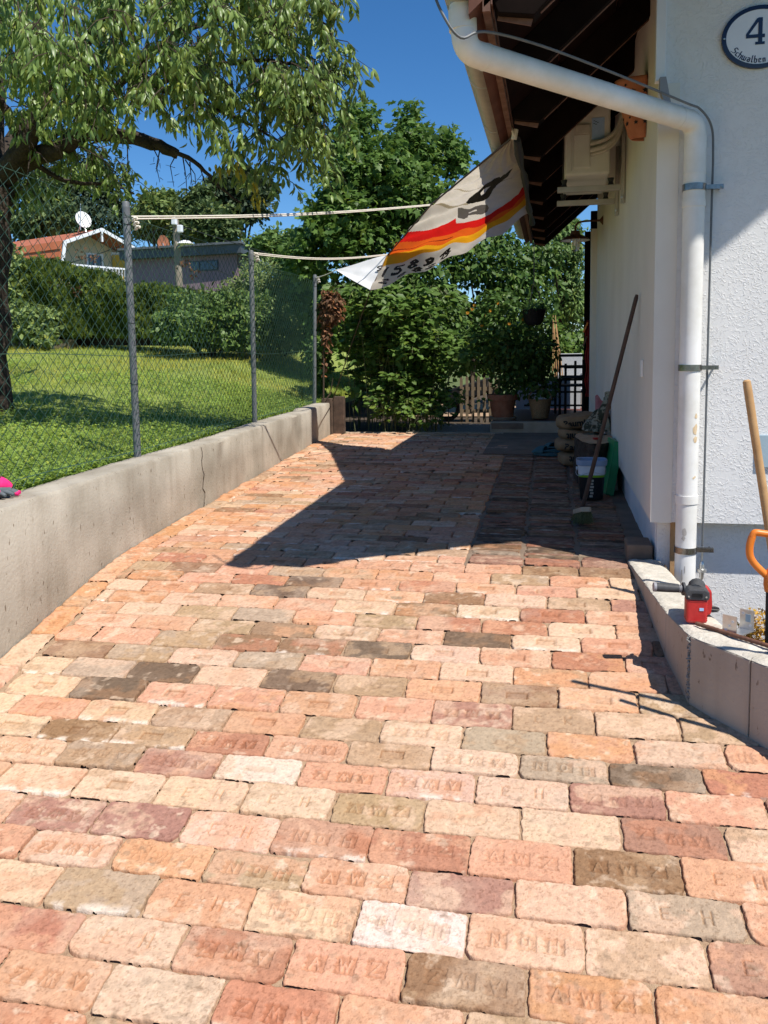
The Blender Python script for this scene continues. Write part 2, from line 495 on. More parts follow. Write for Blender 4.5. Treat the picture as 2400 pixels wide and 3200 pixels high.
M['kerb_dark'] = concrete_mat('dirty_kerb', (0.12, 0.10, 0.075), (0.20, 0.17, 0.13), 0.4)
M['block'] = concrete_mat('concrete_block', (0.34, 0.30, 0.25), (0.43, 0.385, 0.325), 0.2)
M['pipe_stain'] = None


def textured_render():
    """scratched (worm-groove) render: short raised flakes between smooth areas"""
    mt = bpy.data.materials.new('scratched_render'); mt.use_nodes = True
    n = mt.node_tree; L = n.links
    b = n.nodes['Principled BSDF']; b.inputs['Roughness'].default_value = 0.92; b.inputs['Specular IOR Level'].default_value = 0.15
    tc = n.nodes.new('ShaderNodeTexCoord')
    z0 = n.nodes.new('ShaderNodeTexNoise'); z0.inputs['Scale'].default_value = 1.5; z0.inputs['Detail'].default_value = 5
    L.new(tc.outputs['Object'], z0.inputs['Vector'])
    mx = n.nodes.new('ShaderNodeMix'); mx.data_type = 'RGBA'
    L.new(z0.outputs['Fac'], mx.inputs['Factor'])
    mx.inputs['A'].default_value = (0.71, 0.70, 0.69, 1); mx.inputs['B'].default_value = (0.79, 0.78, 0.77, 1)
    L.new(mx.outputs['Result'], b.inputs['Base Color'])
    dn = n.nodes.new('ShaderNodeTexNoise'); dn.inputs['Scale'].default_value = 14; dn.inputs['Detail'].default_value = 3
    L.new(tc.outputs['Object'], dn.inputs['Vector'])
    ad = n.nodes.new('ShaderNodeMix'); ad.data_type = 'VECTOR'; ad.inputs['Factor'].default_value = 0.09
    L.new(tc.outputs['Object'], ad.inputs['A']); L.new(dn.outputs['Color'], ad.inputs['B'])
    vo = n.nodes.new('ShaderNodeTexNoise'); vo.inputs['Scale'].default_value = 74; vo.inputs['Detail'].default_value = 2.5; vo.inputs['Roughness'].default_value = 0.6
    L.new(ad.outputs['Result'], vo.inputs['Vector'])
    r = n.nodes.new('ShaderNodeMapRange'); r.interpolation_type = 'SMOOTHSTEP'
    r.inputs['From Min'].default_value = 0.50; r.inputs['From Max'].default_value = 0.60
    L.new(vo.outputs['Fac'], r.inputs['Value'])
    ms = n.nodes.new('ShaderNodeTexNoise'); ms.inputs['Scale'].default_value = 9; ms.inputs['Detail'].default_value = 2
    L.new(tc.outputs['Object'], ms.inputs['Vector'])
    r2 = n.nodes.new('ShaderNodeMapRange'); r2.inputs['From Min'].default_value = 0.30; r2.inputs['From Max'].default_value = 0.50
    L.new(ms.outputs['Fac'], r2.inputs['Value'])
    mu = n.nodes.new('ShaderNodeMath'); mu.operation = 'MULTIPLY'
    L.new(r.outputs['Result'], mu.inputs[0]); L.new(r2.outputs['Result'], mu.inputs[1])
    bp = n.nodes.new('ShaderNodeBump'); bp.inputs['Strength'].default_value = 0.55; bp.inputs['Distance'].default_value = 0.004
    L.new(mu.outputs['Value'], bp.inputs['Height']); L.new(bp.outputs['Normal'], b.inputs['Normal'])
    return mt
M['stucco'] = textured_render()

# ------------------------------------------------------------------ terrain
def terrain():
    mb = MB()
    xs = np.concatenate([np.linspace(-160, -20, 15), np.linspace(-16, 16, 33), np.linspace(20, 160, 15)])
    ys = np.concatenate([np.linspace(-60, -6, 8), np.linspace(-4, 24, 29), np.linspace(30, 200, 18)])
    def h(x, y):
        if x < -4.2 - 0.0588 * y:
            z = float(lawn_z(np.array(x), np.array(y))) if y > -6 else 0.4
            return min(z, 9.0) - 0.22
        base = float(gz(y)) - 0.85
        if y > 20: base += 0.03 * (y - 20)
        return base
    vs = [(x, y, h(x, y)) for y in ys for x in xs]
    nx = len(xs)
    fs = [(j * nx + i, j * nx + i + 1, (j + 1) * nx + i + 1, (j + 1) * nx + i) for j in range(len(ys) - 1) for i in range(nx - 1)]
    mb.add(vs, fs)
    one('ground', mb, M['hill'], None, None, kind='structure', smooth=True)
terrain()


def wall_x(y): return -2.26 - 0.0588 * y


def lawn():
    mb = MB()
    nu, nv = 70, 70
    def fn(u, v):
        y = -3 + 27 * v
        x = wall_x(y) - 0.215 - 14 * u ** 1.5
        z = float(lawn_z(np.array(x), np.array(y)))
        z += 0.05 * (vnoise(np.array(x * 1.3), np.array(y * 1.3), 3) - 0.5) * min(1, u * 6)
        return (x, y, z)
    mb.grid(fn, nu, nv)
    one('lawn', mb, M['lawn'], None, None, kind='structure', smooth=True)
lawn()


def strip(name, mt, x0, x1, y0, y1, dz, nx=2, ny=30, xl=None, xr=None, rough=0.0):
    mb = MB()
    def fn(u, v):
        y = y0 + (y1 - y0) * v
        a = xl(y) if xl else x0
        x = a + ((xr(y) if xr else x1) - a) * u
        rz = rough * (2.6 * float(fbm(np.array(x * 9.), np.array(y * 9.), 77, 4)) - 1.3) if rough else 0
        return (x, y, float(gz(y)) + dz + rz)
    mb.grid(fn, nx, ny)
    return one(name, mb, mt, None, None, kind='structure', smooth=True)
strip('sand_bed', M['sand'], 0, .52, 3.3, 4.75, -0.0115, xl=lambda y: wall_x(y) - 0.02, ny=80, nx=160, rough=.0032)
strip('sand_bed', M['sand'], 0, 1.6, -1.0, 3.3, -0.0115, xl=lambda y: wall_x(y) - 0.02, ny=240, nx=220, rough=.0032, xr=lambda y: .58 + (3.32 - y) * .855)
strip('sand_bed', M['sand'], 0, -0.42, 4.75, 11.2, -0.016, xl=lambda y: wall_x(y) - 0.02, ny=60)
strip('earth_strip', M['slab'], -0.50, 0.62, 4.63, 9.35, -0.008, ny=120, nx=40, rough=.008)
strip('concrete_path', M['slab'], -0.72, 0.62, 9.05, 11.32, 0.002, ny=8)
strip('garden_soil', M['soil'], -4.5, 3.0, 11.28, 22, -0.03, ny=8)
strip('gravel_path', M['gravel'], -1.95, -0.80, 11.28, 12.7, -0.004, ny=8)
mb = MB(); mb.add([(.60, 3.50, -.05), (1.5, 2.4, -.15), (5.0, 2.4, -.20), (5.0, 4.85, -.15), (.56, 4.85, -.05)], [(0, 1, 2, 3, 4)])
one('garden_bed', mb, M['soil'], None, None, kind='structure')
mb = MB(); mb.box((-2.92, 11.2, 0.40), (-0.62, 11.28, 0.508))
one('edging_kerb', mb, M['step'], None, None, kind='structure', bevel=0.006)

# ------------------------------------------------------------------ brick paving
BC = dict(S=(.565, .305, .19), P=(.60, .395, .275), C=(.60, .41, .28), O=(.54, .275, .145), R=(.44, .20, .122), B=(.28, .16, .09),
          D=(.37, .195, .14), G=(.39, .29, .215), K=(.165, .11, .075), T=(.405, .265, .16), W=(.68, .54, .44))
BRICKS = "0:-0.92Sr,-0.61Sr;1:-0.99Or,-0.78Or,-0.48Sr,-0.18T-,0.11Sr,0.34Pz;2:-1.86Sr,-1.54R-,-1.22K-,-0.90Sr,-0.63R-,-0.34Sr,-0.05Sr,0.26Pr;3:-2.22C-,-2.00Or,-1.70Tr,-1.39K-,-1.08Cr,-0.77Sr,-0.47B-,-0.17Cr,0.13Tr,0.35Dz;4:-2.14O-,-1.84Pr,-1.52So,-1.21S-,-0.86Cr,-0.60Bo,-0.30Cr,0.00Rr;5:-2.22S-,-2.00Cr,-1.68To,-1.38G-,-1.08Sr,-0.77To,-0.47R-,-0.17Ro,0.27Cr;6:-2.15Pr,-1.85Sr,-1.55To,-1.23Bo,-0.93Cr,-0.64Sr,-0.32K-,-0.01Cr,0.33Sr;7:-2.22Sr,-1.99So,-1.68T-,-1.37B-,-1.07Br,-0.73Kr,-0.45Pr,-0.15Sr,0.27Ro;8:-2.13B-,-1.82T-,-1.51Pr,-1.21G-,-0.91Sr,-0.61Sr,-0.30Cr,-0.02Sr,0.15O-;9:-2.21Cr,-2.01G-,-1.67K-,-1.36P-,-1.04Kr,-0.69To,-0.43Sr,-0.10Br,0.21Sr,0.48T-;10:-2.13Pr,-1.82Ko,-1.51Sr,-1.21Sr,-0.91Sr,-0.59Sr,-0.29DZ,0.02TC,0.48T-;11:-2.16C-,-1.98Sr,-1.68Pr,-1.38Tr,-1.09Sr,-0.78T-,-0.46CZ,-0.16Go,0.15O-,0.31DZ,0.57Co;12:-2.04Cr,-1.80Br,-1.48Tr,-1.18RZ,-0.88SZ,-0.50Tr,-0.26PZ,0.04GN,0.45Ko,0.64R-;13:-1.88PZ,-1.63TZ,-1.32DZ,-1.01Wl,-0.71SZ,-0.39PZ,-0.08CE,0.22DZ,0.59S-;14:-1.76C-,-1.47Cr,-1.15CE,-0.85CE,-0.60TA,-0.21Po,0.10C-,0.39DZ,0.59C-;15:-1.63DZ,-1.30D-,-1.01PE,-0.68RN,-0.36RA,-0.08SA,0.23BA,0.49SE;16:-1.67So,-1.48CZ,-1.17SA,-0.86TN,-0.59SA,-0.26D-,0.05P-,0.34GE,0.53SE;17:-1.55C-,-1.32T-,-1.00SE,-0.68PN,-0.32WN,-0.06PN,0.24C-,0.46DE;18:-1.40R-,-1.13PE,-0.82RZ,-0.53SA,-0.19BZ,0.10OA,0.33O-;19:-1.25SZ,-0.97C-,-0.65RZ"
ROWS = {}
for part in BRICKS.split(';'):
    k, v = part.split(':')
    L = []
    for e in v.split(','):
        L.append((float(e[:-2]), e[-2], e[-1]))
    ROWS[int(k)] = L
YB = [4.64, 4.496, 4.344, 4.211, 4.079, 3.94, 3.804, 3.671, 3.521, 3.381, 3.227, 3.066, 2.922, 2.789, 2.645, 2.491, 2.336, 2.198, 2.045, 1.9, 1.752, 1.604, 1.456, 1.308, 1.16, 1.01, .86, .71, .56]
LET = {'A': [((-.4, -.5), (0, .5)), ((0, .5), (.4, -.5)), ((-.22, -.12), (.22, -.12))],
       'W': [((-.5, .5), (-.25, -.5)), ((-.25, -.5), (0, .3)), ((0, .3), (.25, -.5)), ((.25, -.5), (.5, .5))],
       'Z': [((-.4, .5), (.4, .5)), ((.4, .5), (-.4, -.5)), ((-.4, -.5), (.4, -.5))],
       'E': [((-.3, -.5), (-.3, .5)), ((-.3, .5), (.35, .5)), ((-.3, 0), (.2, 0)), ((-.3, -.5), (.35, -.5))],
       'H': [((-.35, -.5), (-.35, .5)), ((.35, -.5), (.35, .5)), ((-.35, 0), (.35, 0))],
       'N': [((-.35, -.5), (-.35, .5)), ((-.35, .5), (.35, -.5)), ((.35, -.5), (.35, .5))],
       'O': [((-.3, .3), (0, .5)), ((0, .5), (.3, .3)), ((.3, .3), (.3, -.3)), ((.3, -.3), (0, -.5)), ((0, -.5), (-.3, -.3)), ((-.3, -.3), (-.3, .3))],
       'C': [((.35, .35), (0, .5)), ((0, .5), (-.35, .25)), ((-.35, .25), (-.35, -.25)), ((-.35, -.25), (0, -.5)), ((0, -.5), (.35, -.35))],
       'K': [((-.3, -.5), (-.3, .5)), ((.35, .5), (-.3, 0)), ((-.3, 0), (.35, -.5))],
       '.': [((-.1, .3), (-.1, .4)), ((.1, .3), (.1, .4))]}


def seg_d(x, y, a, b):
    ax, ay = a; bx, by = b
    dx, dy = bx - ax, by - ay
    t = np.clip(((x - ax) * dx + (y - ay) * dy) / (dx * dx + dy * dy + 1e-12), 0, 1)
    return np.hypot(x - ax - t * dx, y - ay - t * dy)


def letter(x, y, ch, cx, cy, h, wd, sw, rot):
    d = np.full_like(x, 9.0)
    s = -1 if rot else 1
    for a, b in LET[ch]:
        d = np.minimum(d, seg_d(x, y, (cx + s * a[0] * wd, cy + s * a[1] * h), (cx + s * b[0] * wd, cy + s * b[1] * h)))
    return np.clip(1 - (d - sw) / 0.0014, 0, 1)


def ss(a, b, x):
    t = np.clip((x - a) / (b - a), 0, 1)
    return t * t * (3 - 2 * t)


def make_brick(nx, ny, L, Wd, key, stamp, seed, dark=1.0):
    """height field of one hand-made brick: worn outline, chips, stamp; returns local verts and colours"""
    ex, ey = L / 2, Wd / 2
    u = np.linspace(-1, 1, nx); v = np.linspace(-1, 1, ny)
    # finer spacing near the rim
    u = np.sign(u) * (1 - (1 - np.abs(u)) ** 1.25); v = np.sign(v) * (1 - (1 - np.abs(v)) ** 1.25)
    X, Y = np.meshgrid(u * (ex + .002), v * (ey + .002))
    so = seed * 3.17
    n1 = fbm(X * 55 + so, Y * 55 - so, seed % 97, 3) - .5
    n2 = fbm(X * 16 + so, Y * 16 + so, seed % 89, 3) - .5
    rr = 0.013
    qx, qy = np.abs(X) - (ex - rr), np.abs(Y) - (ey - rr)
    d = rr - (np.hypot(np.maximum(qx, 0), np.maximum(qy, 0)) + np.minimum(np.maximum(qx, qy), 0))   # inside distance
    d = d + n1 * 0.009 + n2 * 0.011 + 0.0006
    cn = np.exp(-((np.abs(X) - ex) ** 2 + (np.abs(Y) - ey) ** 2) / .018 ** 2)
    d = d - cn * .022 * np.clip(fbm(X * 9 + so, Y * 9 - so, 17, 2) - .52, 0, 1) * 4
    r = 0.0055
    t = np.clip(d / r, 0, 1)
    z = -r * (1 - np.sqrt(np.clip(1 - (1 - t) ** 2, 0, 1)))
    z = np.where(d < 0, -r - np.clip(-d * 12, 0, 0.030), z)
    z = z + n2 * 0.0035 * t + (fbm(X * 120 + so, Y * 120, 5, 2) - .5) * 0.0016 * t
    groove = np.zeros_like(X)
    s = random.random() < .5
    if stamp == 'r':
        ox, oy = random.uniform(-.012, .012), random.uniform(-.008, .008)
        e = np.minimum(.043 - np.abs(X - ox), .0255 - np.abs(Y - oy))
        k = ss(-.0015, .0025, e); z -= .0078 * k; groove = k * .45 + ss(.0, .002, e) * (1 - ss(.003, .007, e)) * 1.0  # dirty recess floor, plus a dark rim ring that paints in edge shade
    elif stamp == 'l':
        qx = np.maximum(np.abs(X) - .045, 0); e = .0155 - np.hypot(qx, Y)
        k = ss(-.002, .003, e); z -= .0055 * k; groove = k * .6
    elif stamp == 'o':
        e = 1 - np.hypot(X / .047, Y / .030)
        k = ss(-.05, .05, e) * .6 + ss(.18, .24, e) * -.35
        z -= .0062 * k
        for i, ch in enumerate('OHO'):
            z += .0016 * letter(X, Y, ch, -.020 + i * .020, 0, .020, .014, .0018, s)
        groove = k * .35
    elif stamp in 'ZAN':
        txt = {'Z': 'AWZ', 'A': 'AWZ', 'N': 'NOH'}[stamp]
        rot = stamp == 'Z'
        if rot: txt = txt[::-1]
        fade = random.uniform(.35, .95)
        for i, ch in enumerate(txt):
            cx, cy = -.078 + .078 * i + random.uniform(-.004, .004), random.uniform(-.006, .006)
            wob = .0022 * np.sin((X - cx) * 330) + .0018 * np.cos((Y - cy) * 300)
            e = np.minimum(.0275 - np.abs(X - cx), .0265 - np.abs(Y - cy)) + wob
            k = ss(-.0010, .0016, e) * fade
            z -= .0065 * k
            lt = letter(X, Y, ch, cx, cy, .033, .030, .0023, rot)
            z += .0068 * fade * lt; k = k * (1 - .9 * lt)
            groove = np.maximum(groove, k * random.uniform(.8, 1.2))
    elif stamp in 'EC':
        txt = 'EH' if stamp == 'E' else 'CK'
        for i, ch in enumerate(txt):
            k = letter(X, Y, ch, -.055 + .11 * i, 0, .044, .034, .0024, False)
            z -= .0056 * k; groove = np.maximum(groove, k * .9)
        if stamp == 'E':
            k = letter(X, Y, '.', 0, .006, .03, .05, .0024, False); z -= .003 * k
    elif stamp == 'z':
        k = ss(-.0012, .0022, np.minimum(.024 - np.abs(X), .022 - np.abs(Y)) + .002 * np.sin(X * 330)); z -= .0045 * k
        z += .0042 * letter(X, Y, 'A', 0, 0, .028, .028, .0021, False); groove = k * .5
    # colour: body, firing cloud, lime bloom, soot
    base = np.array(BC[key]) * random.uniform(.93, 1.07) * np.array([1, random.uniform(.96, 1.04), random.uniform(.94, 1.06)])
    c = np.repeat(base[None, None, :], X.shape[0], 0).repeat(X.shape[1], 1)
    a = fbm(X * 11 + so * 2, Y * 14 - so, 11, 4)
    b = fbm(X * 22 - so, Y * 26 + so * 3, 23, 4)
    alt = np.array(BC[random.choice({'S': 'PCOS', 'P': 'SCSP', 'C': 'PTSP', 'O': 'STSC', 'R': 'OSDS', 'B': 'RTOT', 'D': 'SPRP', 'G': 'TPPC', 'K': 'BGBT', 'T': 'CGSC', 'W': 'PSPC'}[key])])
    k = ss(.50, .62, a)[..., None] * .62
    c = c * (1 - k) + alt * k
    k = ss(.60, .74, b)[..., None] * random.choice([0, .2, .4, .55])
    c = c * (1 - k) + np.array((.70, .54, .40)) * k
    k = ss(.64, .74, fbm(X * 30 + so, Y * 34, 31, 3))[..., None] * random.choice([0, 0, 0, .25, .45])
    c = c * (1 - k) + np.array((.26, .18, .12)) * k
    k = (1 - t)[..., None] * .45
    c = c * (1 - k) + c * np.array((.62, .52, .45)) * k
    if random.random() < .10:
        edge = ss(.55, .95, -Y / ey + .25 * (a - .5)) * ss(.42, .60, b)
        k = edge[..., None] * .6; c = c * (1 - k) + np.array((.78, .69, .60)) * k
    k = (ss(.40, .68, fbm(X * 7 - so, Y * 8 + so, 53, 5)) * random.choice([.05, .15, .3]))[..., None]
    c = c * (1 - k) + np.array((.60, .46, .345)) * k
    sp = ss(.66, .72, fbm(X * 150 + so, Y * 150, 63, 2))[..., None] * .5
    c = c * (1 - sp) + c * np.array((.55, .48, .42)) * sp
    k = groove[..., None] * .55
    c = c * (1 - k) + c * np.array((.58, .44, .32)) * k
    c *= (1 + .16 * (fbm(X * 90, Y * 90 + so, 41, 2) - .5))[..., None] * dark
    return X, Y, z, np.clip(c, 0.02, .9)


class Paver:
    def __init__(self): self.V, self.C, self.Fl, self.n = [], [], [], 0

    def lay(self, cx, cy, L, Wd, key, stamp, nx, ny, ang=0.0, dz=0.0, jit=1.0, dark=1.0, zf=None):
        seed = random.randrange(1, 4000)
        X, Y, Z, C = make_brick(nx, ny, L, Wd, key, stamp, seed, dark)
        ca, sa = math.cos(ang), math.sin(ang)
        gx, gy = cx + X * ca - Y * sa, cy + X * sa + Y * ca
        y0, y1 = cy - .06, cy + .06
        z0, z1 = float(gz(y0)), float(gz(y1))
        base = (z0 + z1) / 2 + (gy - cy) * (z1 - z0) / .12
        tx, ty = random.gauss(0, .008) * jit, random.gauss(0, .012) * jit
        gzv = base + Z + dz + random.gauss(0, .0020) * jit + X * tx + Y * ty
        ny_, nx_ = X.shape
        self.V.append(np.stack([gx, gy, gzv], -1).reshape(-1, 3)); self.C.append(C.reshape(-1, 3))
        i = np.arange(nx_ * ny_).reshape(ny_, nx_) + self.n
        self.Fl.append(np.stack([i[:-1, :-1], i[:-1, 1:], i[1:, 1:], i[1:, :-1]], -1).reshape(-1))
        self.n += nx_ * ny_

    def make(self, name, mt):
        fl = np.concatenate(self.Fl)
        return npmesh(name, np.concatenate(self.V), fl, np.full(len(fl) // 4, 4), mt, attr=np.concatenate(self.C), smooth=True)


def right_limit(y):
    if y > 3.32: return np.interp(y, [3.32, 3.667, 4.755], [.56, .52, .46]) if y < 4.66 else -.47
    return .56 + (3.32 - y) * .855


pv = Paver()
PITCH = .305
rows = [(YB[i], YB[i + 1], i) for i in range(len(YB) - 1)]
yy = 4.64
up = []
k = -1
while yy < 11.15:
    up.append((yy + .1478, yy, k)); yy += .1478; k -= 1
for (ya, yb_, idx) in rows + up:
    yc = (ya + yb_) / 2
    wd = (ya - yb_) - .0045
    known = ROWS.get(idx, [])
    xs = wall_x(yc) + .150
    xe = right_limit(yc)
    if known:
        anchors = [p[0] for p in known if -1.9 < p[0] < .15]
        mid = anchors[len(anchors) // 2]
        ph = mid + np.mean([((p - mid + PITCH / 2) % PITCH) - PITCH / 2 for p in anchors])
    else:
        ph = (.145 if idx % 2 else -.01) + random.uniform(-.02, .02)
    k0 = int(math.floor((xs - ph) / PITCH)); k1 = int(math.ceil((xe - ph) / PITCH)) + 1
    for kk in range(k0, k1 + 1):
        c = ph + kk * PITCH
        a, b = c - PITCH / 2, c + PITCH / 2
        a2, b2 = max(a, xs), b
        if idx < 0 and b2 > xe: b2 = xe
        b2 = min(b2, xe + .03)
        if b2 - a2 < .05: continue
        key = None
        for (px, kc, st) in known:
            if abs(px - c) < .16: key, stamp = kc, st
        if key is None:
            if yc > 3.2:
                key = random.choice('SSSSOOOOPCRTTB'); stamp = random.choice('rrrro-')
            else:
                key = random.choice('SSPPCCRDTOB'); stamp = random.choice('ZZAAEN--o')
        if yc > 4.6 and known: pass
        Lb = b2 - a2 - random.uniform(.003, .010)
        if Lb < .2 and stamp not in '-': stamp = '-'
        near = yc < 2.95
        mid_ = yc < 4.6
        res = (140, 68) if yc < 2.5 else (108, 54) if near else ((64, 30) if yc < 3.7 else ((44, 20) if mid_ else ((26, 11) if yc < 7 else (18, 7))))
        if yc < 1.25: res = (20, 10)
        pv.lay((a2 + b2) / 2, yc + random.gauss(0, .0015), Lb, wd, key, stamp, res[0], res[1], ang=random.gauss(0, .006))
y = .6
while y < 11.1:                                    # one course of bricks laid lengthwise against the wall
    yc = y + .148
    r = (30, 16) if yc < 6 else (14, 7)
    x = wall_x(yc) + .074
    pv.lay(x, yc, .288, .140, random.choice('OOOSSTOC'), random.choice('rrr-o'), r[0], r[1], ang=math.pi / 2 + .0588 + random.gauss(0, .005))
    y += .297
pav = pv.make('brick_paving', M['brick'])
tag(pav, kind='structure')

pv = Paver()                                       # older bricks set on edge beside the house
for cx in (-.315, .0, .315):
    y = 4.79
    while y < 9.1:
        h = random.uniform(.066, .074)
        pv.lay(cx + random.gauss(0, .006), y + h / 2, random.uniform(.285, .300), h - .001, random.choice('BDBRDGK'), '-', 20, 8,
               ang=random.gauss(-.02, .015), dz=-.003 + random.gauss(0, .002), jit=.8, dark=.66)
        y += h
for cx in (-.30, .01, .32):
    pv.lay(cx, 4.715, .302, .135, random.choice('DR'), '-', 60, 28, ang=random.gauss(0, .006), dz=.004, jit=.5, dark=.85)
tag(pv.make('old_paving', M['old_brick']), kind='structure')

# ------------------------------------------------------------------ left retaining wall and fence
def retaining_wall():
    mb = MB()
    y0, y1, n = -2.0, 10.95, 110
    prof_v = []
    for i in range(n + 1):
        y = y0 + (y1 - y0) * i / n
        x = wall_x(y)
        tz = .905 + .006 * math.sin(y * 1.7) + random.uniform(-.003, .003) + (.02 if y > 9.8 else 0)
        e = random.uniform(-.004, .004)
        prof_v += [(x, y, float(gz(y)) - .10), (x, y, (float(gz(y)) + tz) / 2), (x, y, tz - .018 + e), (x - .014 + e, y, tz + random.uniform(-.002, .003)),
                   (x - .11, y, tz + random.uniform(-.002, .004)), (x - .215, y, tz - .004), (x - .23, y, tz - .3)]
    k = 7
    fs = [(i * k + j, i * k + j + 1, (i + 1) * k + j + 1, (i + 1) * k + j) for i in range(n) for j in range(k - 1)]
    fs += [tuple(range(n * k, n * k + k)), tuple(range(k - 1, -1, -1))]
    mb.add(prof_v, fs)
    t = thing('retaining_wall', 'long low weathered concrete retaining wall between lawn and brick driveway', 'wall', (wall_x(5), 5, .42))
    mb.build('wall_body', M['concrete'], t, smooth=True)
    c = MB()                                       # open crack running down the face
    pts = []
    for i in range(14):
        z = .895 - i * .036
        pts.append((wall_x(6.03) + .0015, 6.03 + .02 * math.sin(i * 1.3) + random.uniform(-.012, .012) + i * .002, z))
    for a, b in zip(pts[:-1], pts[1:]):
        wv = random.uniform(.003, .010)
        c.add([(a[0], a[1] - wv, a[2]), (a[0], a[1] + wv, a[2]), (b[0], b[1] + wv, b[2]), (b[0], b[1] - wv, b[2])], [(0, 1, 2, 3)])
    c.build('crack', M['soil'], t)
    return t
retaining_wall()


def fence():
    t = thing('chain_link_fence', 'green chain link fence on three grey posts standing on the concrete wall', 'fence', (wall_x(5.3) - .2, 5.3, .9))
    fx = lambda y: wall_x(y) - .2
    for y, lean in ((5.32, -.012), (8.124, .02), (10.908, .075)):
        p = MB()
        b = Vector((fx(y), y, .89)); top = Vector((fx(y) + lean * .6, y, 2.60))
        p.tube([b, b.lerp(top, .5), top, top + Vector((0, 0, .012))], [.0245, .0245, .0245, .018], 16)
        po = p.build('post', M['post'], t, smooth=True)
        c = MB(); tt = b.lerp(top, .965)
        c.tube([tt - Vector((0, 0, .035)), tt + Vector((0, 0, .035))], .0262, 16)
        c.build('cap', M['post'], po, smooth=True)
        for zz in (.30, .54, .92):
            q = b.lerp(top, zz); r = MB()
            ring = [q + Vector((math.cos(a) * .0265, math.sin(a) * .0265, .004 * math.sin(a * 2))) for a in np.linspace(0, 2 * math.pi, 14)]
            r.tube(ring, .0022, 5); r.build('tie_wire', M['black'], po)
    # woven mesh: zigzag wires that hook into each other
    px, dz = .0500, .0385
    y0, y1 = 2.2, 10.95
    n = int((y1 - y0) / px)
    V, Fl = [], []
    cnt = 0
    for i in range(n):
        ya = y0 + i * px
        zt = 2.53 + .02 * math.sin(ya * 2.1) + (.01 if ya < 5.3 else -.03 * math.sin((ya - 5.3) * 1.12) ** 2)
        zb = .935
        m_ = int((zt - zb) / dz)
        j = np.arange(m_ + 1)
        side = ((j + i) % 2)
        zz = zt - j * (zt - zb) / m_
        yyv = ya + (side * 1.06 - .03) * px + .012 * np.sin(zz * 5 + ya * 3) - .05 * (zt - zz) * .35
        xx = fx(yyv) + np.where(side == 0, .0022, -.0022) + .030 + .012 * np.sin(ya * 1.9 + zz * 2.2)
        P = np.stack([xx, yyv, zz], -1)
        w_ = .00125
        w_ = .0020; ring = np.array([(w_, 0, 0), (-w_ * .5, w_ * .87, 0), (-w_ * .5, -w_ * .87, 0)])
        pts = (P[:, None, :] + ring[None]).reshape(-1, 3)
        V.append(pts)
        a = np.arange(m_)[:, None] * 3 + np.arange(3)[None]
        b = np.arange(m_)[:, None] * 3 + (np.arange(3)[None] + 1) % 3
        Fl.append((np.stack([a, b, b + 3, a + 3], -1).reshape(-1) + cnt))
        cnt += len(pts)
    fl = np.concatenate(Fl)
    npmesh('wire_mesh', np.concatenate(V), fl, np.full(len(fl) // 4, 4), M['wire'], parent=t)
    for z, nm in ((2.515, 'tension_wire'), (1.60, 'tension_wire'), (.965, 'tension_wire')):
        r = MB(); r.tube([(fx(y) + .033, y, z + .012 * math.sin(y * 2)) for y in np.linspace(y0, 10.9, 50)], .0022, 5)
        r.build(nm, M['wire'], t)
fence()


def rope(name, label, pts, strands=2, sag=.03, knot=True):
    a, b = Vector(pts[0]), Vector(pts[1])
    t = thing(name, label, 'rope', a, group='cream ropes holding the sail to the fence posts')
    for s in range(strands):
        r = MB()
        off = Vector((0, 0, (s - .5) * .016))
        P = [a.lerp(b, k / 14) + off * (1 - .5 * k / 14) - Vector((0, 0, sag * math.sin(math.pi * k / 14))) for k in range(15)]
        r.tube(P, .0055, 6); r.build('strand', M['rope'], t, smooth=True)
    if knot:
        kb = MB()
        for q in range(3):
            c = a + Vector((.02, .01, -.012 - q * .028)); c.x += .008 * q
            ring = [c + Vector((math.cos(x) * .016, math.sin(x) * .012, math.sin(x * 1.5) * .012)) for x in np.linspace(0, 2 * math.pi, 10)]
            kb.tube(ring, .0075, 6)
        kb.build('knot', M['rope'], t, smooth=True)
SA, SB, SC, SD, SE = Vector((-.235, 5.41, 2.90)), Vector((-1.137, 8.172, 2.976)), Vector((-1.794, 9.425, 2.669)), Vector((-1.944, 9.159, 2.258)), Vector((-2.442, 9.601, 2.538))
SA2 = Vector((-.216, 8.765, 2.854))
rope('rope', 'doubled cream rope from the nearest fence post to the upper sail edge', [(-2.745, 5.32, 2.505), SB])
rope('rope', 'doubled cream rope from the middle fence post to the lower sail corner', [(-2.90, 8.124, 2.58), SC], sag=.05)
rope('rope', 'short cord from the farthest fence post to the white sail tip', [(-3.04, 10.9, 2.58), SE], strands=1, sag=.01)

# ------------------------------------------------------------------ sail stretched as an awning
DIG = {'1': [[(.5, 0), (.5, 1)]], '5': [[(.9, 1), (.2, 1), (.15, .55), (.6, .6), (.9, .35), (.7, .05), (.1, .0)]],
       '8': [[(.5, .52), (.15, .75), (.5, 1), (.85, .75), (.5, .52), (.1, .25), (.5, 0), (.9, .25), (.5, .52)]],
       '9': [[(.2, 0), (.85, .5), (.85, .85), (.5, 1), (.15, .75), (.4, .5), (.85, .65)]],
       '4': [[(.75, 0), (.75, 1), (.1, .35), (1, .35)]], '2': [[(.1, .8), (.5, 1), (.85, .75), (.1, 0), (.95, 0)]],
       'S': [[(.9, .9), (.5, 1), (.15, .75), (.85, .3), (.5, 0), (.0, .1)]], 'e': [[(.1, .5), (.9, .6), (.6, 1), (.15, .6), (.3, .05), (.9, .15)]],
       'u': [[(.15, 1), (.15, .2), (.5, 0), (.85, .2), (.85, 1)]]}


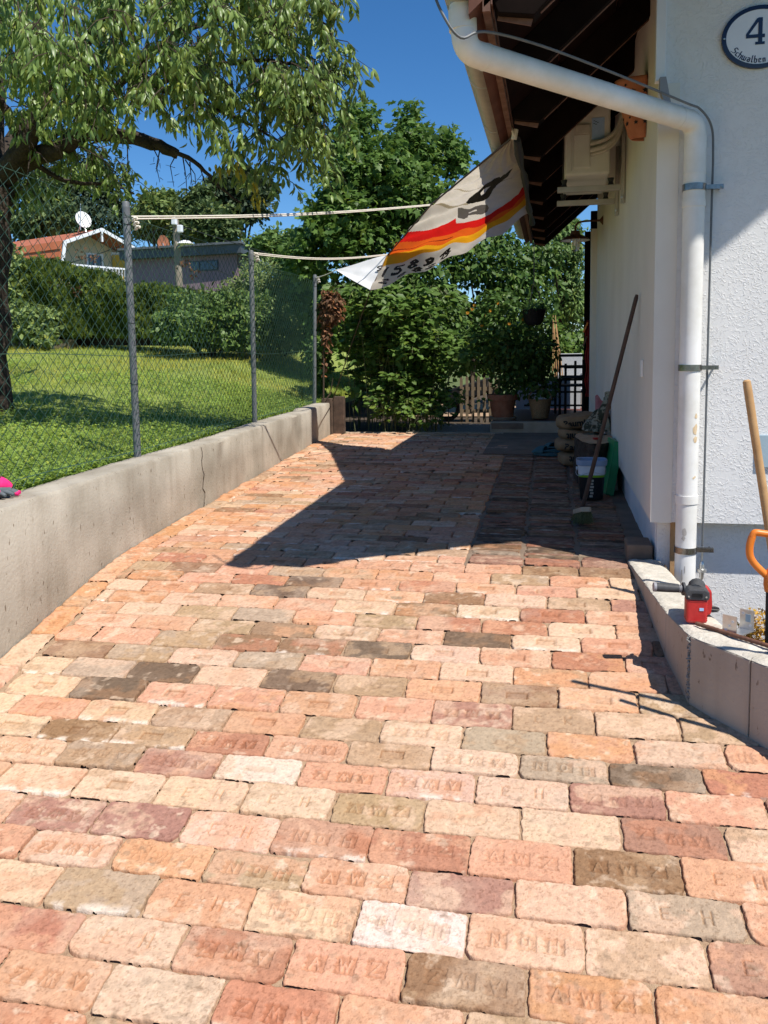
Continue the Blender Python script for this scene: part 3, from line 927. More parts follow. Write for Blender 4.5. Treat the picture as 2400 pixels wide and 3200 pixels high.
def inpoly(x, y, poly):
    r = np.zeros(x.shape, bool)
    n = len(poly)
    for i in range(n):
        x1, y1 = poly[i]; x2, y2 = poly[(i + 1) % n]
        c = ((y1 > y) != (y2 > y)) & (x < (x2 - x1) * (y - y1) / (y2 - y1 + 1e-12) + x1)
        r ^= c
    return r


def sail():
    vk = [0, .42, .72, 1.0]
    pts = [SA, SB, SC, SD]
    nu, nv = 330, 260
    U, T = np.meshgrid(np.linspace(0, 1, nu + 1), np.linspace(0, 1, nv + 1))
    vm = np.interp(U, [0, .12, .26, .52, .675, .85, 1], [1, .962, .915, .862, .846, .862, .868])
    Vv = T * vm
    Lf = np.stack([np.interp(Vv, vk, [p[i] for p in pts]) for i in range(3)], -1)
    Rr = np.array(SA)[None, None] + (np.array(SA2) - np.array(SA))[None, None] * Vv[..., None]
    P = Lf + (Rr - Lf) * U[..., None]
    P[..., 2] -= .16 * np.sin(np.pi * U) * Vv ** 1.3
    # folds fanning out from the rope corner at B and along the free edge
    fold = .016 * np.sin((Vv - .42) * 60 + U * 14) * np.exp(-U * 2.2) * (Vv > .2) + .020 * np.sin(U * 26 + Vv * 9) * T ** 3 + .012 * np.abs(np.sin(Vv * 22 - U * 15)) * U + .02 * (fbm(U * 7 + 3, Vv * 7, 91, 3) - .5)
    P[..., 2] += fold
    uc = (U[:-1, :-1] + U[1:, 1:]) / 2; vc = (Vv[:-1, :-1] + Vv[1:, 1:]) / 2
    b1 = np.interp(uc, [0, .35, .42, .46, .59, .75, .9, 1], [.573, .555, .515, .56, .575, .592, .56, .462])
    b2 = np.interp(uc, [0, .3, .6, .75, .9, 1], [.655, .628, .640, .655, .63, .545])
    b3 = np.interp(uc, [0, .3, .5, .7, .85, 1], [.728, .698, .70, .708, .69, .613])
    b4 = np.interp(uc, [0, .3, .5, .67, .83, 1], [.812, .745, .745, .775, .758, .72])
    mi = np.zeros(uc.shape, int)
    mi[(vc > b1)] = 1; mi[vc > b2] = 2; mi[vc > b3] = 3; mi[vc > b4] = 0
    mi[(vc > b2 + .035) & (vc < b2 + .042) & (uc < .5)] = 6
    mi[(np.abs(vc - .30 - .03 * uc) < .003) & (uc < .9)] = 7
    mi[(np.abs(vc - .415 - .05 * uc) < .006) & (uc < .48)] = 7
    black = [(.44, .427), (.44, .39), (.48, .352), (.562, .305), (.612, .288), (.66, .278), (.737, .283), (.747, .29), (.785, .27), (.907, .253), (.835, .3), (.777, .323), (.72, .335), (.703, .367), (.7, .403), (.682, .43), (.632, .438), (.578, .44), (.52, .44), (.475, .44)]
    hole = [(.545, .355), (.575, .335), (.645, .328), (.617, .348), (.61, .372), (.568, .375)]
    grey = [(.383, .455), (.515, .468), (.573, .465), (.64, .473), (.695, .49), (.718, .515), (.713, .545), (.677, .552), (.61, .535), (.542, .522), (.545, .537), (.515, .545), (.44, .515)]
    hole2 = [(.52, .49), (.602, .5), (.615, .515), (.537, .503)]
    mi[inpoly(uc, vc, black) & ~inpoly(uc, vc, hole)] = 4
    mi[inpoly(uc, vc, grey) & ~inpoly(uc, vc, hole2)] = 5
    def put(ch, u0, u1, vb, vt, lean, sw=.0075):
        for line in DIG[ch]:
            q = [(u0 + (u1 - u0) * a + lean * c, vb + (vt - vb) * c) for a, c in line]
            for a, c in zip(q[:-1], q[1:]):
                mi[(seg_d(uc * .85, vc, (a[0] * .85, a[1]), (c[0] * .85, c[1])) < sw)] = 4
    for ch, u0, u1 in (('1', .02, .06), ('5', .095, .165), ('8', .205, .275), ('9', .315, .385), ('4', .43, .50)):
        um = (u0 + u1) / 2
        put(ch, u0, u1, .895 - .155 * um, .842 - .135 * um, .018)
    for ch, u0, u1 in (('2', .035, .09), ('e', .145, .205), ('8', .245, .315), ('2', .345, .405), ('u', .44, .49)):
        um = (u0 + u1) / 2
        put(ch, u0, u1, .965 - .235 * um, .918 - .205 * um, .016, .0065)
    def cloth(name, c, tr=.5):
        return mat(name, tuple(k * .93 for k in c), tuple(min(1, k * 1.05) for k in c), rough=.75, scale=7, trans=tr)
    ms = [cloth('cream_sailcloth', (.66, .60, .51)), cloth('red_sailcloth', (.62, .012, .010), .55), cloth('orange_sailcloth', (.74, .115, .012), .55), cloth('yellow_sailcloth', (.80, .36, .012), .55),
          cloth('black_sail_print', (.015, .013, .013), .1), cloth('grey_sail_print', (.17, .15, .135), .25), cloth('dark_seam', (.33, .02, .008), .3), cloth('tan_seam', (.40, .33, .22), .4)]
    t = thing('sail_awning', 'old cream sail with red, orange and yellow stripes tied up over the driveway', 'sail', SB)
    n1 = nu + 1
    i = np.arange(n1 * (nv + 1)).reshape(nv + 1, n1)
    fl = np.stack([i[:-1, :-1], i[:-1, 1:], i[1:, 1:], i[1:, :-1]], -1).reshape(-1)
    npmesh('main_cloth', P.reshape(-1, 3), fl, np.full(nu * nv, 4), ms, parent=t, midx=mi.reshape(-1), smooth=True)
    wt = MB()
    def fn(u, v):
        a = SC.lerp(SD, v); p = a.lerp(SE, u)
        p.z += -.03 * math.sin(math.pi * u) * math.sin(math.pi * v) + .008 * math.sin(v * 14 + u * 5) * (1 - u)
        return p
    wt.grid(fn, 14, 14)
    wt.build('white_corner', cloth('white_sailcloth', (.93, .93, .93), .25), t, smooth=True)
    e = MB(); e.tube([SA, SB, SC, SD], .008, 6); e.build('edge_rope', M['wood_dark'], t, smooth=True)
    e = MB()
    pts2 = [SA.lerp(SA2, k / 12) * 1 + Vector((.02, 0, -.02 - .03 * math.sin(k))) for k in range(13)]
    e.tube(pts2, [.022 + .008 * math.sin(k * 1.7) for k in range(13)], 8); e.build('luff_sleeve', M['black'], t, smooth=True)
    k_ = MB()
    c = SC.lerp(SD, .45)
    k_.tube([c + Vector((math.cos(a) * .03, math.sin(a) * .02, a * .006 - .02)) for a in np.linspace(0, 12, 26)], .007, 5); k_.build('knot', M['black'], t)
    k_ = MB()
    for s in (-.02, .01, .03):
        k_.tube([SA + Vector((0, s, .0)), SA + Vector((-.02, s * 2, .06)), SA + Vector((-.03, s, .13))], .006, 5)
    k_.tube([SA + Vector((0, 0, -.02)), SA + Vector((.01, 0, .04))], .018, 7); k_.build('tie', M['rope'], t, smooth=True)
sail()
g = MB(); g.tube([SD, SD.lerp(Vector((-2.86, 10.95, .95)), .5) + Vector((0, 0, .02)), (-2.86, 10.95, .95)], .006, 5)
one('guy_line', g, M['twig'], 'thin dark guy line from the sail tip down to the wall end', 'rope', base=(-2.86, 10.95, .95))

# ------------------------------------------------------------------ the house
HX, HY, HB = .525, 4.65, 10.6
RX, RS = 4.35, .87                                       # ridge x, roof slope
def house():
    t = thing('house', 'white rendered house with wide dark eaves along the right of the driveway', 'house', (HX, HY, .42))
    soff = lambda x: 2.93 + RS * (min(x, 2 * RX - x) + .26)
    w = MB()                                             # smooth side wall
    zt = soff(HX) - .01
    w.add([(HX, HB, .675), (HX, HY + .03, .675), (HX, HY + .03, zt), (HX, HB, zt), (HX + .14, HB, .675), (HX + .14, HY + .03, .675), (HX + .14, HY + .03, zt + .1), (HX + .14, HB, zt + .1)],
          [(0, 1, 2, 3), (7, 6, 5, 4), (0, 4, 5, 1), (3, 2, 6, 7), (0, 3, 7, 4), (1, 5, 6, 2)])
    w.build('side_wall', M['stucco_smooth'], t)
    f = MB()                                             # facade: gable
    poly = [(HX, .675), (8.2, .675), (8.2, soff(8.2)), (RX, soff(RX)), (HX, soff(HX))]
    f.prism([(a, b) for a, b in poly], -.03, 0.0, (0, HY, 0), (1, 0, 0), (0, 0, 1))
    fo = f.build('front_wall', M['stucco'], t)
    e = MB(); e.box((HX - .002, HY - .003, .672), (HX + .105, HY, 2.93)); e.build('corner_band', M['stucco_smooth'], t)
    b = MB(); b.prism(poly, -.02, 0, (0, HB, 0), (1, 0, 0), (0, 0, 1)); b.box((8.18, HY + .03, .675), (8.2, HB - .02, soff(8.2))); b.build('rear_wall', M['stucco_smooth'], t)
    p = MB(); p.box((.572, HY + .115, -.45), (8.1, HY + .16, .675)); p.build('plinth', M['stucco'], t)
    p = MB(); p.box((.568, HY + .1605, -.15), (.60, HB - .03, .675)); p.build('plinth', M['plinth'], t)
    bd = MB(); bd.box((.640, HY + .09, .30), (.668, HY + .113, .665)); bd.box((.671, HY + .085, .25), (.682, HY + .113, .655)); bd.build('board', M['plywood'], t)
    # roof
    y0, y1 = 3.50, 11.05
    r = MB()
    for sgn in (0, 1):
        X = lambda x: x if not sgn else 2 * RX - x
        xe = -.33
        ze = soff(xe)
        vs = []
        for y in (y0, y1):
            vs += [(X(xe), y, ze + .05), (X(RX), y, soff(RX) + .05), (X(RX), y, soff(RX) + .16), (X(xe), y, ze + .16)]
        r.add(vs, [(0, 1, 2, 3), (7, 6, 5, 4), (0, 4, 5, 1), (1, 5, 6, 2), (2, 6, 7, 3), (3, 7, 4, 0)])
    ro = r.build('roof', M['rooftile'], t)
    s = MB()                                             # soffit boards running along the eave
    nb = 15
    for sgn in (0, 1):
        for k in range(nb):
            a = -.27 + (RX + .27) * k / nb; c = -.27 + (RX + .27) * (k + 1) / nb - .012
            X = (lambda x: x) if not sgn else (lambda x: 2 * RX - x)
            s.add([(X(a), y0, soff(a) + .02), (X(c), y0, soff(c) + .02), (X(c), y1, soff(c) + .02), (X(a), y1, soff(a) + .02), (X(a), y0, soff(a) + .045), (X(c), y0, soff(c) + .045), (X(c), y1, soff(c) + .045), (X(a), y1, soff(a) + .045)],
                  [(0, 1, 2, 3), (7, 6, 5, 4), (0, 4, 5, 1), (1, 5, 6, 2), (2, 6, 7, 3), (3, 7, 4, 0)])
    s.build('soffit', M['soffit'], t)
    ys = [3.56, 4.25, 5.15, 6.05, 6.95, 7.85, 8.75, 9.65, 10.35, 10.98]
    for y in ys:
        q = MB()
        xa, xb = -.235, (RX if y < HY or y > HB else HX + .2)
        prof = [(xa, soff(xa) + .018), (xa + .02, soff(xa) - .03), (-.075, soff(-.075) - .19), (-.05, soff(-.05) - .185), (xb, soff(xb) - .18), (xb, soff(xb) + .018)]
        q.prism(prof, -.045, .045, (0, y, 0), (1, 0, 0), (0, 0, 1))
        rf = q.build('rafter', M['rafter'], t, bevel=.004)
        l = MB(); l.beam((-.215, y, soff(-.215) - .036), (-.082, y, soff(-.08) - .187), .05, .006, up=(0, 1, 0)); l.beam((-.05, y, soff(-.05) - .190), (.62, y, soff(.62) - .186), .012, .004)
        l.build('edge_strip', M['fascia'], rf)
        if y in (3.56, 10.98):
            for x0 in ():
                pass
    q = MB(); q.box((-.275, y0, 2.925), (-.245, y1, 3.06)); q.box((-.243, y0, 2.95), (-.237, y1, 3.05)); q.build('fascia_board', M['fascia'], t)
    q = MB(); q.box((.30, y0 + .05, 3.20), (.42, HY - .002, 3.34)) if False else None
    # gutter: half round zinc channel hung on iron straps
    gx, gz_, gr = -.365, 3.065, .076
    gu = MB()
    def ga(u, v, rr):
        a = math.pi + math.pi * u
        return (gx + rr * math.cos(a), y0 - .06 + (y1 - y0 + .1) * v, gz_ + rr * math.sin(a))
    gu.grid(lambda u, v: ga(u, v, gr), 16, 10); gu.grid(lambda u, v: ga(1 - u, v, gr - .004), 16, 10)
    for yv in (y0 - .06, y1 + .04):
        vs = [ga(u / 16, 0, gr) for u in range(17)]
        gu.add([(a[0], yv, a[2]) for a in vs], [tuple(range(17))])
    gu.tube([(gx - gr, y0 - .06, gz_), (gx - gr, y1 + .04, gz_)], .009, 8)
    go = gu.build('gutter', M['zinc'], t, smooth=True)
    for y in (3.75, 4.7, 5.65, 6.15, 7.1, 8.0, 8.9, 9.8, 10.7):
        st = MB()
        P = [(gx + (gr + .002) * math.cos(a), y, gz_ + (gr + .002) * math.sin(a)) for a in np.linspace(math.pi, 2 * math.pi + .25, 16)] + [(-.278, y, 3.10)]
        st.tube(P, .0045, 6); st.build('gutter_strap', M['zinc'], go)
    # downpipe
    dp = MB()
    pr = .0530
    def arc(p0, p1, p2, r, n=7):
        p0, p1, p2 = Vector(p0), Vector(p1), Vector(p2)
        a = p1 + (p0 - p1).normalized() * r; b = p1 + (p2 - p1).normalized() * r
        return [(a * (1 - k / n) ** 2 + p1 * (2 * k / n * (1 - k / n)) + b * (k / n) ** 2) for k in range(n + 1)]
    A0 = Vector((gx, 3.60, 2.995)); A1 = Vector((gx + .012, 3.60, 2.815)); A2 = Vector((.698, 4.578, 2.712)); A3 = Vector((.695, 4.588, .28))
    pts = [A0] + arc(A0, A1, A2, .062) + arc(A1, A2, A3, .075) + [A3]
    dp.tube(pts, pr, 28)
    do = dp.build('downpipe', M['white_pipe'], t, smooth=True)
    def sleeve(pa, pb, rr, name='sleeve', mt='white_pipe'):
        q = MB(); q.tube([pa, pb], rr, 28); return q.build(name, M[mt], do, smooth=True)
    sleeve(A0 + Vector((0, 0, -.02)), A0 + Vector((0.003, 0, -.10)), pr + .004)
    q = MB(); q.lathe([(.052, 0), (.052, .06), (.085, .10), (.085, .13)], (gx, 3.60, 2.96), 24); q.build('outlet', M['zinc'], do, smooth=True)
    d = (A2 - A1).normalized()
    sleeve(A1 + d * .10, A1 + d * .107, pr + .0018, 'seam'); sleeve(A2 - d * .135, A2 - d * .128, pr + .0018, 'seam')
    dn = (A3 - A2).normalized()
    at_z = lambda z: A2 + dn * ((A2.z - z) / -dn.z)
    sleeve(at_z(2.30), at_z(2.335), pr + .0035); sleeve(at_z(.792), at_z(.834), pr + .0045)
    sleeve(at_z(2.46), at_z(2.467), pr + .0018, 'seam')
    for z in (2.395, 1.495, .545):
        c = MB(); c.tube([at_z(z - .016), at_z(z + .016)], pr + .005, 28)
        pz = at_z(z)
        c.box((pz.x + pr, pz.y - .012, z - .011), (pz.x + pr + .085, pz.y + .012, z + .011))
        c.tube([(pz.x + pr + .075, pz.y - .02, z), (pz.x + pr + .075, HY - .003, z)], .006, 8)
        co = c.build('pipe_clamp', M['dark_steel'], do, smooth=True)
    pm = [mat('rust_stain', (.60, .43, .25), (.70, .56, .38), scale=40), mat('bare_grey_patch', (.42, .39, .36), (.5, .47, .43), scale=60)]
    def patch(z0, a0, sz, asp, mi):                      # flaked and rusty patches on the pipe
        stn = MB()
        k = 11; c = []
        for i in range(k):
            an = 2 * math.pi * i / k; rr = sz * random.uniform(.6, 1.1)
            aa = a0 + rr * math.cos(an) / pr; zz = z0 + asp * rr * math.sin(an)
            p = at_z(zz); c.append((p.x + (pr + .0012) * math.cos(aa), p.y + (pr + .0012) * math.sin(aa), zz))
        p = at_z(z0); c.append((p.x + (pr + .0014) * math.cos(a0), p.y + (pr + .0014) * math.sin(a0), z0))
        stn.add(c, [(i, (i + 1) % k, k) for i in range(k)])
        stn.build('paint_patch', pm[mi], do)
    patch(.645, -1.9, .014, 1.6, 1); patch(.615, -1.95, .011, 1.5, 1); patch(1.18, -1.05, .014, 2.3, 0); patch(1.13, -1.0, .012, 1.7, 0); patch(.93, -1.1, .007, 1, 0); patch(.935, -.95, .006, 1, 0)
    patch(1.25, -1.0, .009, 1.6, 0); patch(.42, -2.0, .005, 8, 1); patch(.45, -1.75, .003, 8, 1)
    # corner trim and grey flashing high on the corner
    q = MB(); q.box((HX - .022, HY - .05, 2.93), (HX + .028, HY - .004, 4.0)); q.build('corner_trim', M['white_trim'], t, bevel=.003)
    q = MB(); q.prism([(0, 0), (.03, 0), (.06, -.15), (.035, -.15), (0, -.06)], 0, .04, (HX - .004, HY - .045, 2.94), (1, 0, 0), (0, 0, 1)); q.build('flashing', M['light_grey'], t)
    # door jamb at the far end of the side wall
    q = MB(); q.box((.455, HB + .0, .52), (.56, HB + .10, 3.02)); q.build('door_jamb', M['stucco_smooth'], t, bevel=.004)
    q = MB(); q.box((.40, HB + .45, .66), (.47, HB + .55, 3.05)); q.box((.47, HB + .46, 2.75), (.56, HB + .54, 3.3)); q.build('door_post', M['rafter'], t, bevel=.004)
    q = MB(); q.box((.52, HB + .12, .60), (.56, 13.4, 3.0)); q.build('door_wall', M['red_tile'], t)
house()

# ---- old cable looped over the gutter
g = MB()
P = [(-.50, 3.55, 3.25), (-.475, 3.50, 3.05), (-.43, 3.47, 2.92), (-.36, 3.49, 2.83), (-.27, 3.56, 2.87), (-.05, 3.76, 2.865), (.30, 4.10, 2.82), (.62, 4.40, 2.765), (.705, 4.50, 2.755), (.770, 4.57, 2.69), (.787, 4.60, 2.56), (.788, 4.612, 2.2), (.784, 4.612, .56)]
def smooth_path(P, n=6):
    P = [Vector(p) for p in P]; out = []
    for i in range(len(P) - 1):
        p0, p1, p2, p3 = P[max(i - 1, 0)], P[i], P[i + 1], P[min(i + 2, len(P) - 1)]
        for k in range(n):
            s = k / n
            out.append(.5 * ((2 * p1) + (p2 - p0) * s + (2 * p0 - 5 * p1 + 4 * p2 - p3) * s * s + (3 * p1 - p0 - 3 * p2 + p3) * s ** 3))
    return out + [P[-1]]
ct = thing('lightning_conductor', 'thin grey lightning conductor running along the slanting pipe and down the facade', 'cable', (.784, 4.612, .2))
g.tube(smooth_path(P), .0058, 7); g.build('wire', M['post'], ct, smooth=True)
g = MB(); g.tube([(.784, 4.612, .56), (.781, 4.612, .18)], .0048, 7); g.build('ground_rod', M['steel'], ct, smooth=True)
g = MB(); g.lathe([(.006, -.05), (.011, -.04), (.013, -.012), (.024, -.008), (.024, .006), (.013, .010), (.013, .03), (.010, .045), (.006, .05)], (.783, 4.612, .43), 12); g.build('connector', M['steel'], ct, smooth=True)

# ---- enamel house number
def sign():
    c = Vector((.998, HY - .012, 3.118))
    t = thing('house_number_sign', 'oval white enamel plate with dark blue rim and number 4 on the facade', 'sign', c)
    a, b = .178, .150
    n = 64
    ell = lambda k, s: [(k * a * math.cos(x) if s else 0, k * b * math.sin(x)) for x in np.linspace(0, 2 * math.pi, n, endpoint=False)]
    q = MB(); q.prism([(a * .985 * math.cos(x), b * .985 * math.sin(x)) for x in np.linspace(0, 2 * math.pi, n, endpoint=False)], -.006, .004, c, (1, 0, 0), (0, 0, 1)); q.build('plate', M['enamel'], t)
    q = MB()
    vs, fs = [], []
    for kk, dd in ((1.0, .011), (1.0, -.005), (.885, -.0065), (.885, .011)):
        vs += [c + Vector((a * kk * math.cos(x), dd, b * (kk if kk == 1 else .865) * math.sin(x))) for x in np.linspace(0, 2 * math.pi, n, endpoint=False)]
    for i in range(3):
        for j in range(n): fs.append((i * n + j, i * n + (j + 1) % n, (i + 1) * n + (j + 1) % n, (i + 1) * n + j))
    q.add(vs, fs); q.build('rim', M['dark_blue'], t, smooth=True)
    q = MB()
    O = c + Vector((-.012, 0, .028)); h = .125
    P4 = [[(.03, .5), (.20, .5), (.20, -.5), (.03, -.5)], [(.03, .5), (-.04, .46), (-.46, -.10), (-.46, -.15), (-.36, -.15), (.03, .34)], [(-.46, -.13), (.30, -.13), (.30, -.26), (-.46, -.26)], [(-.08, -.42), (.30, -.42), (.30, -.52), (-.08, -.52)]]
    for k, pl in enumerate(P4):
        q.prism([(x * h * .92, z * h) for x, z in pl], .0042, .0062 + k * .0003, O, (1, 0, 0), (0, 0, 1))
    q.build('digit', M['dark_blue'], t)
    # blackletter street name written with a broad nib along the lower rim
    G = {'S': [((.75, .95), (.35, 1.05)), ((.35, 1.05), (.25, .65)), ((.25, .65), (.75, .45)), ((.75, .45), (.65, .1)), ((.65, .1), (.1, .0))],
         'c': [((.55, .65), (.2, .6)), ((.2, .6), (.2, .1)), ((.2, .1), (.55, .05))], 'h': [((.2, 1.1), (.2, 0)), ((.2, .6), (.55, .6)), ((.55, .6), (.55, -.1))],
         'w': [((.15, .7), (.15, .1)), ((.15, .1), (.4, .0)), ((.45, .7), (.45, .1)), ((.45, .1), (.72, .0)), ((.75, .65), (.75, .05))],
         'a': [((.2, .65), (.55, .6)), ((.55, .6), (.55, 0)), ((.2, .4), (.2, .1)), ((.2, .1), (.5, .0)), ((.2, .4), (.5, .35))], 'l': [((.2, 1.1), (.2, .1)), ((.2, .1), (.35, .0))],
         'b': [((.2, 1.1), (.2, .1)), ((.2, .05), (.5, .0)), ((.2, .6), (.55, .55)), ((.55, .55), (.55, .05))], 'e': [((.2, .6), (.2, .1)), ((.2, .1), (.55, .05)), ((.2, .65), (.5, .6)), ((.5, .6), (.45, .4)), ((.45, .4), (.2, .3))],
         'n': [((.2, .65), (.2, 0)), ((.2, .6), (.5, .6)), ((.5, .6), (.5, 0))]}
    adv = {'S': .95, 'c': .65, 'h': .72, 'w': .92, 'a': .74, 'l': .45, 'b': .72, 'e': .68, 'n': .7}
    q = MB(); s = .030; pos = 0; cnt = 0
    R0a, R0b = a * .79, b * .75
    ang0 = R_(207)
    for ch in 'Schwalben':
        mid = pos + adv[ch] * s / 2
        an = ang0 + mid / .155 * 1.05
        p = c + Vector((R0a * math.cos(an), 0, R0b * math.sin(an)))
        tx = Vector((-R0a * math.sin(an), 0, R0b * math.cos(an))).normalized()
        ty = Vector((-tx.z, 0, tx.x))
        for (x1, y1), (x2, y2) in G[ch]:
            nb = (.085, .055)
            o = lambda x, y: (s * (x - adv[ch] / 2), s * (y - .35))
            pl = [o(x1 - nb[0], y1 - nb[1]), o(x1 + nb[0], y1 + nb[1]), o(x2 + nb[0], y2 + nb[1]), o(x2 - nb[0], y2 - nb[1])]
            ar = sum(pl[i][0] * pl[(i + 1) % 4][1] - pl[(i + 1) % 4][0] * pl[i][1] for i in range(4))
            if ar < 0: pl = pl[::-1]
            q.prism(pl, .0042, .0055 + cnt * .00002, p, tx, ty); cnt += 1
        pos += adv[ch] * s
    q.build('lettering', M['dark_blue'], t)
    for dx in (-.167, .167):
        q = MB(); q.lathe([(0, .003), (.004, .002), (.005, 0)], c + Vector((dx, -.0115, 0)), 10, Matrix.Rotation(R_(90), 3, 'X')); q.build('screw', M['steel'], t)
sign()


# ---- terracotta wall lantern with star holes
def lantern():
    c = Vector((HX, 5.25, 2.80))
    t = thing('terracotta_lantern', 'terracotta half-cone wall lantern with star shaped holes behind the slanting pipe', 'lantern', c)
    q = MB()
    prof = [(.045, 0), (.055, .02), (.072, .12), (.088, .22), (.098, .31), (.102, .33)]
    n = 18
    vs, fs = [], []
    for r, z in prof:
        for j in range(n + 1):
            a = math.pi / 2 + math.pi * j / n
            vs.append(c + Vector((1.7 * r * math.cos(a) - .004, r * math.sin(a), z)))
    for i in range(len(prof) - 1):
        for j in range(n): fs.append((i * (n + 1) + j, i * (n + 1) + j + 1, (i + 1) * (n + 1) + j + 1, (i + 1) * (n + 1) + j))
    q.add(vs, fs)
    o = q.build('shell', M['terracotta'], t, smooth=True)
    sd = o.modifiers.new('thick', 'SOLIDIFY'); sd.thickness = .008; sd.offset = -1
    q = MB()
    def star(a, z, s, pts=5):
        r = np.interp(z, [p[1] for p in prof], [p[0] for p in prof]) + .002
        O = c + Vector((1.7 * r * math.cos(a) - .004, r * math.sin(a), z)); X = Vector((-math.sin(a), math.cos(a), 0))
        N = Vector((math.cos(a), math.sin(a), 0))
        pl = []
        for k in range(pts * 2):
            an = math.pi / 2 + math.pi * k / pts; rr = s if k % 2 == 0 else s * .45
            pl.append((rr * math.cos(an), rr * math.sin(an)))
        q = MB(); q.prism(pl, -.004, .0006, O, X, (0, 0, 1)); q.build('star_hole', M['black_iron'], t)
    for a in (3.6, 4.2, 4.65):
        star(a, .085, .014); star(a - .3, .115, .007, 8); star(a, .25, .018); star(a - .28, .29, .008, 8); star(a - .3, .20, .008, 8)
lantern()
g = MB(); g.box((.512, 5.14, 1.43), (.5245, 5.22, 1.53)); one('switch_plate', g, M['white'], 'small white switch plate on the shaded side wall behind the broom', 'switch', base=(.5245, 5.18, 1.43), bevel=.004)


# ---- outdoor unit of the air conditioner on its bracket
def aircon():
    t = thing('air_conditioner', 'aged white air conditioner outdoor unit high on the side wall', 'air conditioner', (.25, 6.85, 2.845))
    q = MB(); q.box((.085, 6.46, 2.85), (.405, 7.28, 3.41)); q.build('casing', M['ac'], t, bevel=.018)
    q = MB(); q.box((.080, 6.445, 3.395), (.41, 7.295, 3.42)); q.build('top_cover', M['ac'], t, bevel=.006)
    q = MB(); q.box((.125, 6.452, 2.88), (.135, 6.459, 3.38)); q.box((.15, 6.445, 2.90), (.262, 6.459, 3.13)); q.build('valve_cover', M['ac'], t, bevel=.008)
    q = MB(); q.box((.155, 6.438, 3.132), (.262, 6.459, 3.20)); q.build('handle_recess', M['hose'], t, bevel=.004)
    q = MB(); q.box((.275, 6.4555, 3.095), (.362, 6.4590, 3.245)); q.build('sticker', M['label_paper'], t)
    q = MB()
    for k in range(5): q.box((.285 + .012 * (k % 3), 6.4548, 3.222 - .006 * k), (.297 + .012 * (k % 3), 6.4552, 3.226 - .006 * k))
    q.build('sticker_print', M['dark_blue'], t)
    q = MB()
    for r in np.linspace(.05, .24, 8):
        q.tube([(.079, 6.98 + r * math.cos(a), 3.13 + r * math.sin(a)) for a in np.linspace(0, 2 * math.pi, 28)], .004, 5)
    q.build('fan_guard', M['ac_dark'], t)
    q = MB(); q.tube([(.0835, 6.98 , 3.13), (.081, 6.98, 3.13)], .235, 32); q.build('fan_opening', M['ac_dark'], t)
    for k, z in enumerate((3.06, 3.015, 2.985)):
        q = MB(); q.tube(smooth_path([(.265, 6.435, z), (.36, 6.42, z + .02), (.44, 6.46, z + .09), (.485, 6.50, z + .22), (.49, 6.52, 3.45)]), (.016, .021, .014)[k], 10)
        q.build('hose', M['hose'], t, smooth=True)
    b = thing('wall_bracket', 'galvanised steel bracket carrying the air conditioner unit', 'bracket', (.5, 6.85, 2.74))
    for y in (6.60, 7.20):
        q = MB(); q.box((.035, y - .022, 2.755), (.490, y + .022, 2.795)); q.build('arm', M['zinc'], b, bevel=.003)
        q = MB(); q.box((.492, y - .022, 2.66), (.520, y + .022, 3.20)); q.build('upright', M['zinc'], b, bevel=.003)
        for x in (.085, .42):
            q = MB(); q.lathe([(.0, .0), (.022, 0), (.016, .02), (.024, .048), (0, .0485)], (x, y, 2.797), 10); q.build('rubber_foot', M['black'], b)
        q = MB(); q.box((.5205, y - .03, 2.86), (.5245, y + .03, 2.91)) if False else q.lathe([(0, 0), (.012, 0), (.012, .012), (0, .012)], (.50, y - .03, 2.69), 8); q.build('bolt', M['steel'], b)
aircon()


# ---- farmhouse wall lamp
def wall_lamp():
    t = thing('wall_lamp', 'rusty brown farmhouse lamp with wide shade and glass jar on side wall', 'lamp', (.525, 9.42, 2.94))
    q = MB(); q.lathe([(.0, .035), (.018, .03), (.045, .006), (.05, 0)], (.525, 9.42, 2.945), 18, Matrix.Rotation(R_(-90), 3, 'Y')); q.build('wall_plate', M['lamp_brown'], t, smooth=True)
    q = MB(); q.tube(smooth_path([(.50, 9.42, 2.945), (.38, 9.42, 2.945), (.285, 9.42, 2.935), (.245, 9.42, 2.90), (.24, 9.42, 2.83)]), .011, 10); q.build('arm', M['lamp_brown'], t, smooth=True)
    q = MB(); q.lathe([(.022, .075), (.045, .07), (.055, .025), (.10, .012), (.158, -.025), (.160, -.030), (.155, -.028), (.10, .006), (.04, .012)], (.24, 9.42, 2.775), 30); q.build('lamp_shade', M['lamp_brown'], t, smooth=True)
    q = MB(); q.lathe([(.152, -.0285), (.098, .002), (.04, .008)], (.24, 9.42, 2.775), 30); q.build('white_underside', M['enamel'], t, smooth=True)
    q = MB(); q.lathe([(.048, .0), (.050, -.09), (.040, -.125), (.012, -.14), (0, -.141)], (.24, 9.42, 2.77), 20); q.build('glass_jar', M['glass'], t, smooth=True)
    q = MB(); q.lathe([(.0, -.085), (.018, -.075), (.026, -.05), (.015, -.01), (.014, 0)], (.24, 9.42, 2.77), 14); q.build('bulb', M['white'], t, smooth=True)
wall_lamp()


